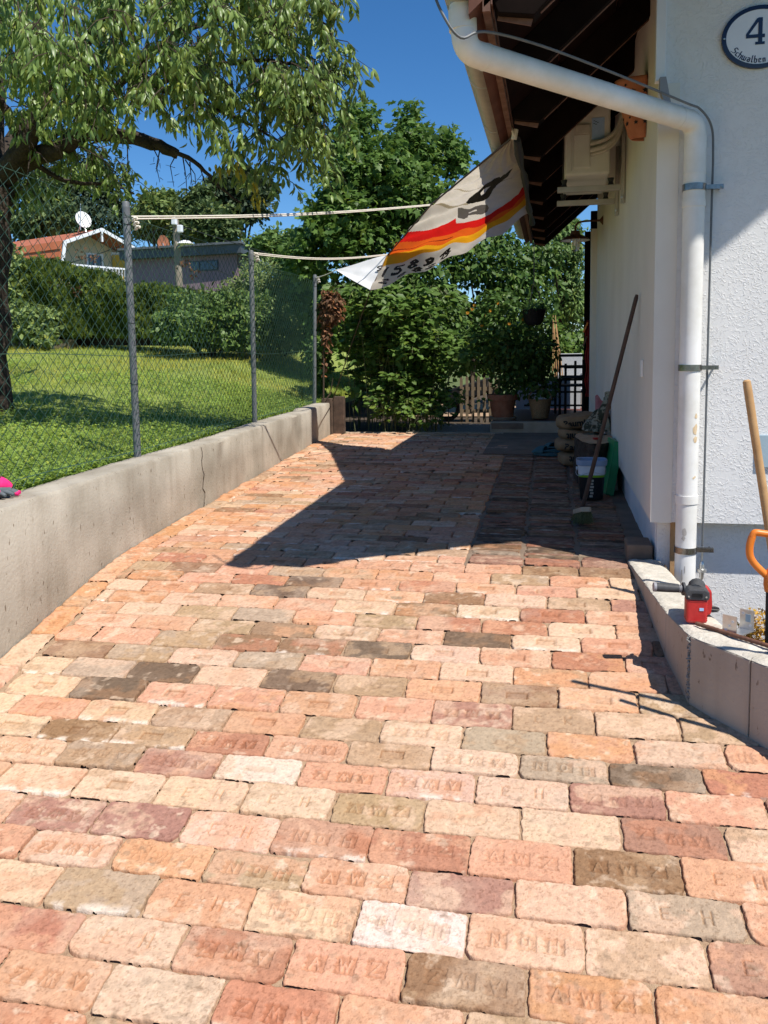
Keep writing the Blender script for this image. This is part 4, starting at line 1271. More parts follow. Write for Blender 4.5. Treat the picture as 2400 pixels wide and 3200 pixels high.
# ------------------------------------------------------------------ block wall at the right, and the tools on it
def block_wall():
    t = thing('block_wall', 'unfinished low wall of grey concrete blocks with rough mortar top beside the ramp', 'wall', (.52, 3.32, .23))
    path = [(.418, 4.755), (.483, 3.667), (.525, 3.318), (.700, 3.113), (1.60, 2.06)]
    tops = [.432, .480, .497, .488, .475]
    pts = [Vector((x, y, 0)) for x, y in path]
    def nrm(i):
        ds = []
        if i > 0: ds.append((pts[i] - pts[i - 1]).normalized())
        if i < len(pts) - 1: ds.append((pts[i + 1] - pts[i]).normalized())
        d = sum(ds, Vector()).normalized(); nn = Vector((-d.y, d.x, 0))
        return nn / max(.6, nn.dot(Vector((-ds[0].y, ds[0].x, 0))))
    th = .172
    for i in range(len(path) - 1):
        q = MB()
        a, b = pts[i], pts[i + 1]
        d = (b - a).normalized()
        cuts = [0.0, 1.0]
        L = (b - a).length
        if i == 3: cuts = [0, .31, .70, 1.0]
        if i == 0: cuts = [0, .48, 1.0]
        na, nb_ = nrm(i), nrm(i + 1)
        for c0, c1 in zip(cuts[:-1], cuts[1:]):
            g0 = .0025 / L
            s0, s1 = (c0 + (g0 if c0 > 0 or i > 0 else 0)), c1 - g0
            def corner(s, k, z):
                nn = na.lerp(nb_, s)
                p = a.lerp(b, s) + nn * (th * k); return (p.x, p.y, z)
            zt0 = tops[i] + (tops[i + 1] - tops[i]) * s0; zt1 = tops[i] + (tops[i + 1] - tops[i]) * s1
            vs = [corner(s0, 0, -.1), corner(s1, 0, -.1), corner(s1, 1, -.1), corner(s0, 1, -.1), corner(s0, 0, zt0), corner(s1, 0, zt1), corner(s1, 1, zt1), corner(s0, 1, zt0)]
            q.add(vs, [(0, 3, 2, 1), (4, 5, 6, 7), (0, 1, 5, 4), (1, 2, 6, 5), (2, 3, 7, 6), (3, 0, 4, 7)])
        q.build('block_course', M['block'], t, bevel=.004)
    q = MB()                                            # rough pale mortar smeared along the top
    for i in range(len(path) - 1):
        a, b = pts[i], pts[i + 1]; L = (b - a).length; n = max(6, int(L / .02)); na, nb_ = nrm(i), nrm(i + 1)
        def fn(u, v):
            nn = na.lerp(nb_, u)
            jag = .010 * (vnoise(np.array(u * L * 40 + i * 9.), np.array(3.)) - .5)
            p = a.lerp(b, u) + nn * (th * (.012 + .976 * v) + (jag if v < .5 else -jag))
            z = tops[i] + (tops[i + 1] - tops[i]) * u + .0015
            e = min(v, 1 - v)
            z += (.012 * float(fbm(np.array(p.x * 24), np.array(p.y * 24), 9, 3)) + .002) * min(1, e * 9)
            return (p.x, p.y, z)
        q.grid(fn, n, 12)
    q.build('mortar_top', mat('pale_mortar', (.47, .43, .36), (.66, .61, .53), rough=.95, scale=14, bump=.6, bscale=70, bdist=.01), t, smooth=True)
    q = MB()                                            # pebbly joint at the corner
    for k in range(170):
        z = random.uniform(.24, .49); s = random.uniform(-.003, .012)
        p = Vector((.522, 3.325, z)) + Vector((.65 * s + random.uniform(-.004, .004), -.76 * s + random.uniform(-.005, .005), 0))
        r = random.uniform(.0025, .005)
        q.lathe([(0, -r), (r * .8, -r * .5), (r, 0), (r * .7, r * .6), (0, r)], p, 6)
    q.build('pebble_joint', M['gravel'], t, smooth=True)
    q = MB(); q.box((.418, 4.79, .40), (.555, 5.0, .515)); o = q.build('end_stone', M['slab'], t, bevel=.01)
block_wall()


def grinder():
    t = thing('angle_grinder', 'red and black cordless angle grinder standing on the block wall', 'power tool', (.57, 3.5, .505))
    z0 = .505
    q = MB(); q.box((.532, 3.452, z0 + .003), (.612, 3.515, z0 + .100)); q.build('battery', M['red_tool'], t, bevel=.008)
    bt = t.children[0]
    q = MB(); q.box((.581, 3.4495, z0 + .055), (.597, 3.453, z0 + .066)); q.build('charge_gauge', M['label_paper'], bt)
    q = MB()
    for k in range(10): q.box((.531, 3.458 + 0, z0 + .012 + k * .008), (.5325, 3.50, z0 + .015 + k * .008)); q.box((.6115, 3.458, z0 + .012 + k * .008), (.613, 3.50, z0 + .015 + k * .008))
    q.box((.545, 3.4505, z0 + .090), (.600, 3.453, z0 + .094)); q.box((.55, 3.4508, z0 + .012), (.594, 3.453, z0 + .0135))
    q.build('ribs', M['red_tool'], bt)
    q = MB(); q.prism([(-.042, 0), (.042, 0), (.047, .012), (.045, .034), (.028, .042), (-.030, .042), (-.046, .030)], -.07, .0, (.572, 3.447, z0 + .098), (1, 0, 0), (0, 0, 1)); q.build('battery_clip', M['grey_tool'], t, bevel=.004)
    q = MB()
    for k in range(9): q.box((.553 + k * .0045, 3.4435, z0 + .110), (.555 + k * .0045, 3.447, z0 + .126))
    q.build('grip_ribs', M['black'], t)
    for dx in (-.033, .033):
        q = MB(); q.lathe([(0, .003), (.0035, .003), (.004, 0)], (.572 + dx, 3.447, z0 + .112), 10, Matrix.Rotation(R_(90), 3, 'X')); q.build('screw', M['steel'], t)
    q = MB(); q.tube([(.575, 3.50, z0 + .118), (.592, 3.58, z0 + .112), (.600, 3.64, z0 + .100)], [.030, .032, .036], 14); q.build('body', M['grey_tool'], t, smooth=True)
    q = MB(); q.prism([(-.040, -.062), (.036, -.062), (.042, -.02), (.038, .040), (.018, .052), (-.022, .052), (-.038, .030)], -.085, -.005, (.612, 3.575, z0 + .060), (1, 0, 0), (0, 0, 1)); q.build('gear_head', M['red_tool'], t, bevel=.008)
    q = MB(); q.box((.595, 3.60, z0 + .1125), (.622, 3.63, z0 + .118)); q.build('switch', M['black'], t, bevel=.003)
    q = MB(); q.tube([(.640, 3.635, z0 + .010), (.640, 3.635, z0 + .030)], .012, 12); q.build('spindle', M['steel'], t, smooth=True)
    q = MB(); q.tube([(.640, 3.640, z0 + .008), (.640, 3.640, z0 + .0115)], .052, 36); q.build('cutting_disc', M['disc'], t)
    q = MB()
    a, b = Vector((.540, 3.52, z0 + .122)), Vector((.412, 3.505, z0 + .130))
    P = [a.lerp(b, s) for s in (0, .06, .061, .12, .121, .3, .6, .9, .95, 1)]
    q.tube(P, [.014, .014, .027, .026, .0155, .0165, .018, .0185, .0185, .015], 16); h = q.build('side_handle', M['grey_tool'], t, smooth=True)
    q = MB(); q.tube([a.lerp(b, .93), a.lerp(b, 1.01)], [.0192, .0185], 16); q.build('end_cap', M['light_grey'], h, smooth=True)
    for s in (.16, .21):
        q = MB(); q.tube([a.lerp(b, s), a.lerp(b, s + .02)], .0168, 16); q.build('grip_ring', M['light_grey'], h, smooth=True)
grinder()


def anchor():
    t = thing('post_anchor', 'galvanised U-shaped post anchor with two drilled plates on the block wall', 'bracket', (.71, 3.37, .50))
    d = Vector((.74, -.55, 0)).normalized()               # plates run across the wall
    def plate(c, w, h, nm, holes):
        n = Vector((-d.y, d.x, 0))
        q = MB(); q.prism([(-w / 2, 0), (w / 2, 0), (w / 2, h), (-w / 2, h)], -.0018, .0018, c, d, (0, 0, 1))
        o = q.build(nm, M['steel'], t)
        for hx, hz in holes:
            hb = MB(); P = c + d * hx + Vector((0, 0, hz))
            hb.prism([(.0055 * math.cos(a), .0055 * math.sin(a)) for a in np.linspace(0, 2 * math.pi, 14, endpoint=False)], -.0024, .0024, P, d, (0, 0, 1)); hb.build('bolt_hole', M['stucco'], o)
        return o
    c1, c2 = Vector((.672, 3.335, .500)), Vector((.752, 3.420, .500))
    plate(c1, .055, .082, 'side_plate', [(.012, .060), (.000, .042), (-.014, .024)])
    o = plate(c2, .055, .082, 'side_plate', [(-.015, .066), (.014, .022)])
    n = Vector((d.y, -d.x, 0))
    q = MB(); P = c2 + Vector((0, 0, .046)) - Vector((-d.y, d.x, 0)) * .0026 * -1
    q.prism([(-.009, -.015), (.011, -.015), (.011, .015), (-.009, .015)], -.0030, .0030, c2 + Vector((0, 0, .050)) + d * .004, d, (0, 0, 1)); q.build('sticker', M['blue_grey'], o)
    q = MB(); q.add([c1 - d * .0275, c1 + d * .0275, c2 + d * .0275, c2 - d * .0275] + [p + Vector((0, 0, .004)) for p in (c1 - d * .0275, c1 + d * .0275, c2 + d * .0275, c2 - d * .0275)],
                    [(0, 3, 2, 1), (4, 5, 6, 7), (0, 1, 5, 4), (1, 2, 6, 5), (2, 3, 7, 6), (3, 0, 4, 7)]); q.build('base_plate', M['steel'], t)
anchor()
g = MB(); a, b = Vector((.566, 3.425, .516)), Vector((.86, 3.13, .512))
P = [a.lerp(b, k / 40) for k in range(41)]
g.tube(P, [.0078 + .0012 * (k % 2) for k in range(41)], 10)
one('rebar', g, M['rust'], 'rusty ribbed steel rod lying on the block wall in front of the grinder', 'rod', base=a, smooth=True)
g = MB(); a, b = Vector((.775, 3.175, .512)), Vector((1.0, 3.03, .516)); g.tube([a, a.lerp(b, .3), b], [.011, .014, .014], 12)
one('tool_handle', g, M['grey_tool'], 'dark rounded tool grip lying on the wall at the right edge', 'tool', base=a, smooth=True)


def spade():
    t = thing('spade', 'spade with orange D-handle and black shaft standing behind the block wall', 'spade', (.885, 3.52, .10))
    q = MB()
    c = Vector((.842, 3.51, 0))
    # closed D grip: outline swept by a flattened tube
    D = [(-.060, .852), (-.050, .868), (-.02, .866), (.03, .860), (.075, .852), (.092, .836), (.095, .80), (.085, .765), (.055, .715), (.030, .690)]
    E = [(-.060, .852), (-.068, .815), (-.066, .775), (-.050, .745), (-.022, .715), (.006, .690)]
    q.tube(smooth_path([c + Vector((x, 0, z)) for x, z in D]), .0135, 12)
    q.tube(smooth_path([c + Vector((x, 0, z)) for x, z in E]), .0145, 12)
    q.tube([c + Vector((.018, 0, .735)), c + Vector((.018, 0, .70)), c + Vector((.012, 0, .66)), c + Vector((.014, 0, .635))], [.012, .030, .0255, .0225], 14)
    q.build('handle', M['orange'], t, smooth=True)
    q = MB(); q.lathe([(0, .003), (.0045, .002), (.006, 0)], c + Vector((.004, -.0235, .672)), 10, Matrix.Rotation(R_(90), 3, 'X')); q.build('rivet', M['steel'], t)
    q = MB(); q.tube([c + Vector((.015, 0, .64)), c + Vector((.022, .0, .12))], [.0185, .020], 14); q.build('shaft', M['black'], t, smooth=True)
    q = MB(); q.prism([(-.09, .14), (.09, .14), (.085, -.02), (0, -.10), (-.085, -.02)], -.0015, .0015, c + Vector((.022, 0, .0)), (1, 0, 0), (0, 0, 1)); q.build('blade', M['steel'], t)
spade()
t = thing('shovel', 'long pale wooden shovel shaft leaning against the white facade', 'shovel', (1.06, 3.93, .12))
g = MB(); a, b = Vector((1.052, 3.93, .16)), Vector((.839, 3.955, 1.448))
g.tube([a, a.lerp(b, .5), a.lerp(b, .97), b, b + (b - a).normalized() * .006], [.019, .0185, .0180, .0165, .010], 14); g.build('shaft', M['wood_pole'], t, smooth=True)
g = MB(); g.prism([(-.10, .18), (.10, .18), (.12, 0), (0, -.12), (-.12, 0)], -.002, .002, (1.06, 3.94, .10), (1, 0, 0), (0, 0, 1)); g.build('blade', M['steel'], t)
g = MB(); g.prism([(0, 0), (.26, 0), (.26, .17), (0, .17)], 0, .014, (1.046, HY - .001, .975), (1, 0, 0), (0, 0, 1))
one('wall_plate', g, M['blue_grey'], 'pale blue metal plate on the facade at the right edge behind the wooden shaft', 'plate', base=(1.046, HY, .975), bevel=.003)


def gloves():
    t = thing('work_gloves', 'pair of pink and grey work gloves lying on the concrete wall top', 'gloves', (-2.62, 3.66, .91))
    def blob(path, rad, nm, mt, par=t):
        q = MB(); q.tube(smooth_path(path, 4), list(np.interp(np.linspace(0, 1, 4 * (len(path) - 1) + 1), np.linspace(0, 1, len(rad)), rad)), 10); return q.build(nm, M[mt], par, smooth=True)
    b = Vector((-2.66, 3.66, .915))
    p = lambda x, y, z: b + Vector((x, y, z))
    blob([p(-.10, -.06, .03), p(-.05, -.02, .055), p(.00, .02, .06), p(.035, .055, .035)], [.028, .045, .042, .022], 'back', 'pink')
    blob([p(-.12, -.09, .02), p(-.03, -.02, .03), p(.05, .04, .022)], [.03, .042, .02], 'palm', 'glove_grey')
    for k, (dx, dy) in enumerate(((.05, .075), (.066, .04), (.07, .005), (.05, -.03))):
        f = blob([p(.02, dy * .6, .025), p(dx * .8, dy * .85, .022), p(dx + .018, dy * 1.02, .012)], [.012, .0115, .008], 'finger', 'glove_grey')
        if k in (0, 1): blob([p(dx, dy * .98, .014), p(dx + .024, dy * 1.03, .0105)], [.0125, .009], 'fingertip', 'pink', f)
    blob([p(-.02, -.075, .035), p(.012, -.06, .045), p(.035, -.03, .03)], [.014, .015, .009], 'thumb', 'pink')
    blob([p(-.03, -.13, .02), p(.03, -.10, .02), p(.07, -.085, .014)], [.022, .018, .010], 'second_glove', 'glove_grey')
gloves()

# ------------------------------------------------------------------ things along the shaded side wall
def G(x, y): return Vector((x, y, float(gz(y))))


def broom():
    t = thing('broom', 'dark-handled street broom with pale head leaning on the white side wall', 'broom', G(.20, 5.72))
    q = MB(); a, b = Vector((.205, 5.72, .53)), Vector((.505, 5.39, 1.92)); q.tube([a, a.lerp(b, .5), a.lerp(b, .985), b], [.0145, .0135, .013, .009], 12); q.build('shaft', M['wood_dark'], t, smooth=True)
    Mx = Matrix.Translation((.205, 5.72, .525)) @ Matrix.Rotation(R_(-80), 4, 'Z') @ Matrix.Rotation(R_(-14), 4, 'Y')
    q = MB(); q.prism([(-.13, -.035), (.13, -.035), (.15, -.02), (.15, .02), (.13, .035), (-.13, .035), (-.15, .02), (-.15, -.02)], -.016, .016, Mx @ Vector((0, 0, 0)), (Mx.to_3x3() @ Vector((1, 0, 0))), (Mx.to_3x3() @ Vector((0, 1, 0)))); q.build('head', M['wood_pale'], t, bevel=.005)
    q = MB()
    for i in range(26):
        for j in range(6):
            p = Mx @ Vector((-.135 + .27 * i / 25, -.028 + .056 * j / 5, -.014))
            e = Mx @ Vector((-.145 + .29 * i / 25 + random.gauss(0, .006), -.045 + .09 * j / 5 + random.gauss(0, .006), -.085 + random.gauss(0, .004)))
            e.z = max(e.z, float(gz(e.y)) + .002)
            q.tube([p, e], [.0035, .0025], 4)
    q.build('bristles', M['bristle'], t)
broom()


def bucket():
    x, y = .305, 6.62
    z = float(gz(y)) + .002
    t = thing('bucket', 'open white plastic bucket with blue rim, lime stripe and black label below', 'bucket', (x, y, z))
    def ring(wd, dp, zz, r=.35, n=40):
        out = []
        for k in range(n):
            a = 2 * math.pi * k / n
            c, s = math.cos(a), math.sin(a)
            e = 2 / 3.6
            out.append(Vector((x + wd * math.copysign(abs(c) ** e, c), y + dp * math.copysign(abs(s) ** e, s), z + zz)))
        return out
    def skin(prof, nm, mt, closed=False):
        q = MB(); rs = [ring(*p) for p in prof]; n = len(rs[0])
        vs = [v for r in rs for v in r]
        fs = [(i * n + j, i * n + (j + 1) % n, (i + 1) * n + (j + 1) % n, (i + 1) * n + j) for i in range(len(rs) - 1) for j in range(n)]
        if closed: fs.append(tuple(range(n - 1, -1, -1)))
        q.add(vs, fs); return q.build(nm, M[mt], t, smooth=True)
    W = lambda zz: .086 + .022 * zz / .32
    skin([(W(.0) - .006, W(0) - .01, 0), (W(0), W(0) - .004, .006), (W(.175), W(.175) - .004, .175)], 'label_wrap', 'bucket_black', True)
    skin([(W(.175) + .0004, W(.175) - .0036, .175), (W(.19), W(.19) - .004, .192)], 'stripe', 'lime')
    skin([(W(.19), W(.19) - .004, .192), (W(.262), W(.262) - .004, .262)], 'body', 'bucket_white')
    skin([(W(.262) + .004, W(.262), .262), (W(.27) + .010, W(.27) + .006, .266), (W(.30) + .010, W(.30) + .006, .302), (W(.30) + .006, W(.3) + .002, .306), (W(.30) - .001, W(.3) - .005, .300), (W(.1) - .006, W(.1) - .01, .10), (.02, .02, .02), (.001, .001, .02)], 'rim', 'bucket_blue')
    q = MB()
    for k, (ch, s) in enumerate(zip(range(6), (1.5, 1.2, 1.6, 1.1, 1.4, 1.0))):
        zz = z + .150 - k * .024
        q.box((x - .012 - .004 * (k % 2), y - W(zz - z) + .0015, zz - .008), (x + .012 * s - .004, y - W(zz - z) + .0045, zz + .008))
    q.build('label_print', M['print_grey'], t)
    q = MB(); q.tube(smooth_path([(x - .108, y, z + .235), (x - .116, y - .05, z + .20), (x - .09, y - .102, z + .19), (x + .0, y - .112, z + .218), (x + .09, y - .10, z + .20), (x + .108, y, z + .235)]), .0022, 6); h = q.build('wire_handle', M['steel'], t)
    q = MB(); q.tube([(x - .104, y, z + .232), (x - .116, y, z + .232)], .014, 12); q.build('lug', M['bucket_white'], t, smooth=True)
bucket()


def tray():
    b = Vector((.425, 6.78, float(gz(6.8)) + .004))
    t = thing('plastic_tray', 'bright green plastic tray standing on edge between the bucket and side wall', 'tray', b)
    top = Vector((.512, 6.95, b.z + .44)) - b
    U_ = top.normalized(); Y_ = Vector((-.10, 1, 0)).normalized(); N_ = U_.cross(Y_).normalized()
    L, W_ = .44, .34
    q = MB(); q.prism([(0, 0), (L - .03, 0), (L, .03), (L, W_ - .03), (L - .03, W_), (0, W_)], -.004, .004, b, U_, Y_); q.build('bottom', M['green_tray'], t)
    q = MB()
    for (a0, a1, c0, c1) in ((0, L, 0, .008), (0, L, W_ - .008, W_), (L - .008, L, 0, W_), (0, .008, 0, W_)):
        q.prism([(a0, c0), (a1, c0), (a1, c1), (a0, c1)], -.06, .0045, b, U_, Y_)
    q.build('rim', M['green_tray'], t, bevel=.003)
tray()
g = MB(); g.prism([(0, 0), (.075, 0), (.065, .13), (.015, .14)], -.02, .02, G(.455, 6.98) + Vector((0, 0, 0)), (1, .2, 0), (0, 0, 1))
one('wood_offcut', g, M['wood_pale'], 'small pale wooden wedge propped on the wall behind the green tray', 'wood offcut', base=G(.49, 7.0), bevel=.004)


def stump():
    c = G(.365, 7.55)
    t = thing('chopping_block', 'thick log block with pale sawn top standing along the side wall', 'log', c)
    n = 40; rr = [.155 * (1 + .05 * math.sin(3 * a) + .03 * math.sin(7 * a + 1)) for a in np.linspace(0, 2 * math.pi, n, endpoint=False)]
    h = .36
    q = MB(); vs, fs = [], []
    lv = [0, .06, .15, .25, .33, h]
    for k, z in enumerate(lv):
        for j in range(n):
            a = 2 * math.pi * j / n; r = rr[j] * (1.06 - .06 * z / h) * (1 + random.uniform(-.02, .02))
            vs.append(c + Vector((r * math.cos(a), 3.2 * r * math.sin(a), z)))
    for i in range(len(lv) - 1):
        for j in range(n): fs.append((i * n + j, i * n + (j + 1) % n, (i + 1) * n + (j + 1) % n, (i + 1) * n + j))
    q.add(vs, fs); q.build('bark', M['bark'], t, smooth=True)
    q = MB(); top = [c + Vector((rr[j] * .985 * math.cos(2 * math.pi * j / n), 3.2 * rr[j] * .985 * math.sin(2 * math.pi * j / n), h + .001 + .006 * math.sin(j * .9))) for j in range(n)]
    q.add(top + [c + Vector((0, 0, h + .004))], [(j, (j + 1) % n, n) for j in range(n)]); q.build('cut_top', M['cutwood'], t)
    g = MB(); M2 = Matrix.Translation(c + Vector((.02, -.20, h + .006))) @ Matrix.Rotation(.3, 4, 'Z')
    g.box((-.035, -.022, 0), (.035, .022, .018), M2); u = thing('lighter_box', 'small red box with white end lying on the sawn log', 'box', c + Vector((.02, -.20, h + .006)))
    g.build('body', M['red_box'], u, bevel=.003)
    g = MB(); g.box((.012, -.0225, .003), (.0355, .0225, .0185), M2); g.build('white_end', M['white'], u)
stump()


def sack(k, name, cx, cy, z, L, Wd, H, ang, flip, label):
    t = thing('sack', label, 'sack', (cx, cy, z), group='paper sacks of dry mortar stacked by the wall')
    ca, sa = math.cos(ang), math.sin(ang)
    def fn(u, v):
        th = 2 * math.pi * u
        # superellipsoid pillow with puckered ends
        ph = math.pi * (v - .5)
        e1, e2 = .55, .62
        c1, s1 = math.cos(ph), math.sin(ph)
        lx = L / 2 * math.copysign(abs(s1) ** .8, s1)
        r = abs(c1) ** e1
        c2, s2 = math.cos(th), math.sin(th)
        ly = Wd / 2 * r * math.copysign(abs(c2) ** e2, c2)
        lz = H / 2 * r * math.copysign(abs(s2) ** e2, s2)
        wob = .030 * (fbm(np.array(lx * 11 + k * 3.), np.array(ly * 11 + lz * 8), k + 3, 3) - .5)
        lz = lz * (1 + wob * 4) + H / 2 + wob; ly += wob
        lz += .014 * math.sin(lx * 9 + k * 2)
        return (cx + lx * ca - ly * sa, cy + lx * sa + ly * ca, z + lz)
    q = MB(); q.grid(fn, 44, 36); q.build('bag', M['sack'], t, smooth=True)
    # print on the side facing the camera
    cu = bpy.data.curves.new('txt', 'FONT'); cu.body = 'Baumit'; cu.size = .084; cu.align_x = 'CENTER'; cu.align_y = 'CENTER'; cu.extrude = .0015; cu.offset = .003
    to = bpy.data.objects.new('txt', cu); col.objects.link(to)
    bpy.context.view_layer.update()
    me = bpy.data.meshes.new_from_object(to.evaluated_get(bpy.context.evaluated_depsgraph_get()))
    bpy.data.objects.remove(to)
    nrm = Vector((sa, -ca, 0)); tx = Vector((ca, sa, 0))
    rot = Matrix((tx, Vector((0, 0, 1)) * .98 + nrm * .1, nrm)).transposed()
    if flip: rot = rot @ Matrix.Rotation(math.pi, 3, 'Z')
    rot = rot @ Matrix.Rotation(.08 * (k - 1.5), 3, 'Z')
    off = nrm * (Wd / 2 + .002) + Vector((0, 0, H * .44)) + tx * (-L * .03)
    me.transform(Matrix.Translation(off) @ rot.to_4x4())
    # wrap the flat print onto the bulging paper
    for v in me.vertices:
        d = v.co.dot(tx); zz = (v.co.z - H / 2) / (H / 2)
        b = Wd / 2 * (max(0.02, 1 - abs(2 * d / L) ** 2.6) ** .35) * (max(0.02, 1 - min(.98, abs(zz)) ** 3.2) ** .31)
        cur = v.co.dot(nrm)
        v.co += nrm * (b + .004 + (cur - Wd / 2 - .002) - cur + .0)
    me.materials.append(M['ink'])
    o = bpy.data.objects.new('print', me); col.objects.link(o); o.parent = t
SKL = ['bottom paper sack of the mortar stack, printed upside down, beside the log', 'second sack from the bottom of the mortar stack, black print upright', 'third sack of the mortar stack, just under the top one, print upside down', 'topmost brown paper sack of the mortar stack beside the camouflage cloth']
zz = float(gz(8.3)) + .002
for k, (dx, dy, H) in enumerate(((.015, 0, .145), (-.02, .02, .135), (.01, .01, .125), (-.01, .03, .150))):
    sack(k, 'sack', .265 + dx, 8.40 + dy, zz, .42, .46, H, .10 - .05 * k, k % 2 == 0, SKL[k])
    zz += H * .86


def cloth_pile():
    c = Vector((.47, 7.93, .86))
    t = thing('camouflage_jacket', 'crumpled camouflage jacket heaped on the log against the wall', 'jacket', c)
    def fn(u, v):
        a = 2 * math.pi * u; r = math.sin(math.pi * (.06 + .94 * v) / 2 if v < 1 else math.pi / 2)
        n = fbm(np.array(math.cos(a) * 2.6 + 5), np.array(math.sin(a) * 2.6 + v * 3.5), 7, 4)
        x = .16 * r * math.cos(a) * (1 + .5 * (n - .5)); y = .17 * r * math.sin(a) * (1 + .5 * (n - .5))
        z = .17 * (1 - v) ** .8 * (.6 + .9 * n) + .0
        return (min(c.x + x - .03, .518), c.y + y, c.z + z)
    q = MB(); q.grid(fn, 50, 22); q.build('cloth', M['camo'], t, smooth=True)
    q = MB(); q.tube(smooth_path([(.41, 7.80, .95), (.45, 7.82, 1.02), (.50, 7.86, 1.12), (.505, 7.9, 1.20)]), [.03] * 3 + [.045] * 12 + [.035] * 4, 10); q.build('sleeve', M['camo'], t, smooth=True)
    q = MB(); q.grid(lambda u, v: (.40 + .12 * u, 8.06 + .05 * v, 1.0 + .16 * v * (1 - .3 * u) + .02 * math.sin(u * 9)), 10, 6); u = thing('pink_cloth', 'faded pink cloth behind the camouflage jacket', 'cloth', (.45, 8.08, 1.0)); q.build('folds', M['pink_cloth'], u, smooth=True)
cloth_pile()


def clog(x, y, ang, nm, label):
    z = float(gz(y)) + .006
    t = thing('clog', label, 'shoe', (x, y, z), group='pair of blue clogs on the path')
    ca, sa = math.cos(ang), math.sin(ang)
    T = lambda p: Vector((x + p[0] * ca - p[1] * sa, y + p[0] * sa + p[1] * ca, z + p[2]))
    wd = lambda s: .046 + .012 * math.sin(math.pi * s) - (.018 * max(0, s - .85) / .15)
    q = MB(); n = 18
    vs, fs = [], []
    outline = []
    for k in range(28):
        a = 2 * math.pi * k / 28; s = .5 + .5 * math.cos(a); outline.append((-.14 + .28 * s, wd(s) * math.sin(a) * 1.05))
    q.prism(outline, 0, .028, T((0, 0, 0)), (ca, sa, 0), (-sa, ca, 0)); q.build('sole', M['clog'], t, bevel=.006)
    q = MB()
    def up(u, v):
        s = .48 + .52 * u; a = math.pi * v
        return T((-.14 + .28 * s, wd(s) * 1.04 * math.cos(a), .026 + (.066 * (1 - ((u - .25) / .75) ** 2 if u > .25 else 1) + .004) * math.sin(a)))
    q.grid(up, 12, 12); o = q.build('upper', M['clog'], t, smooth=True)
    sd = o.modifiers.new('thick', 'SOLIDIFY'); sd.thickness = .006
    q = MB(); q.tube(smooth_path([T((.0, .05, .05)), T((-.09, .055, .06)), T((-.145, .0, .07)), T((-.09, -.055, .06)), T((.0, -.05, .05))]), .007, 8); q.build('heel_strap', M['clog'], t, smooth=True)
clog(-.06, 8.95, 2.7, 'clog', 'blue clog nearest the camera, lying on the path')
clog(.02, 9.25, 2.2, 'clog', 'blue clog farther back, tilted beside its pair')

# ---- stone step with tiled top, pot, basket, benches
q = MB()
t = thing('entrance_step', 'pale stone step with dark red tiles at the end of the driveway', 'step', (-.2, 11.5, .5))
q.box((-.80, 11.33, .40), (.62, 11.50, .645)); q.build('stone_edge', M['step'], t, bevel=.012)
q = MB(); q.box((-.79, 11.505, .40), (.62, 14.2, .640)); q.build('tiled_top', M['red_tile'], t)
q = MB(); q.box((-.78, 11.315, .55), (-.36, 11.327, .63)) ; q.build('loose_slab', M['slab'], t, bevel=.006)


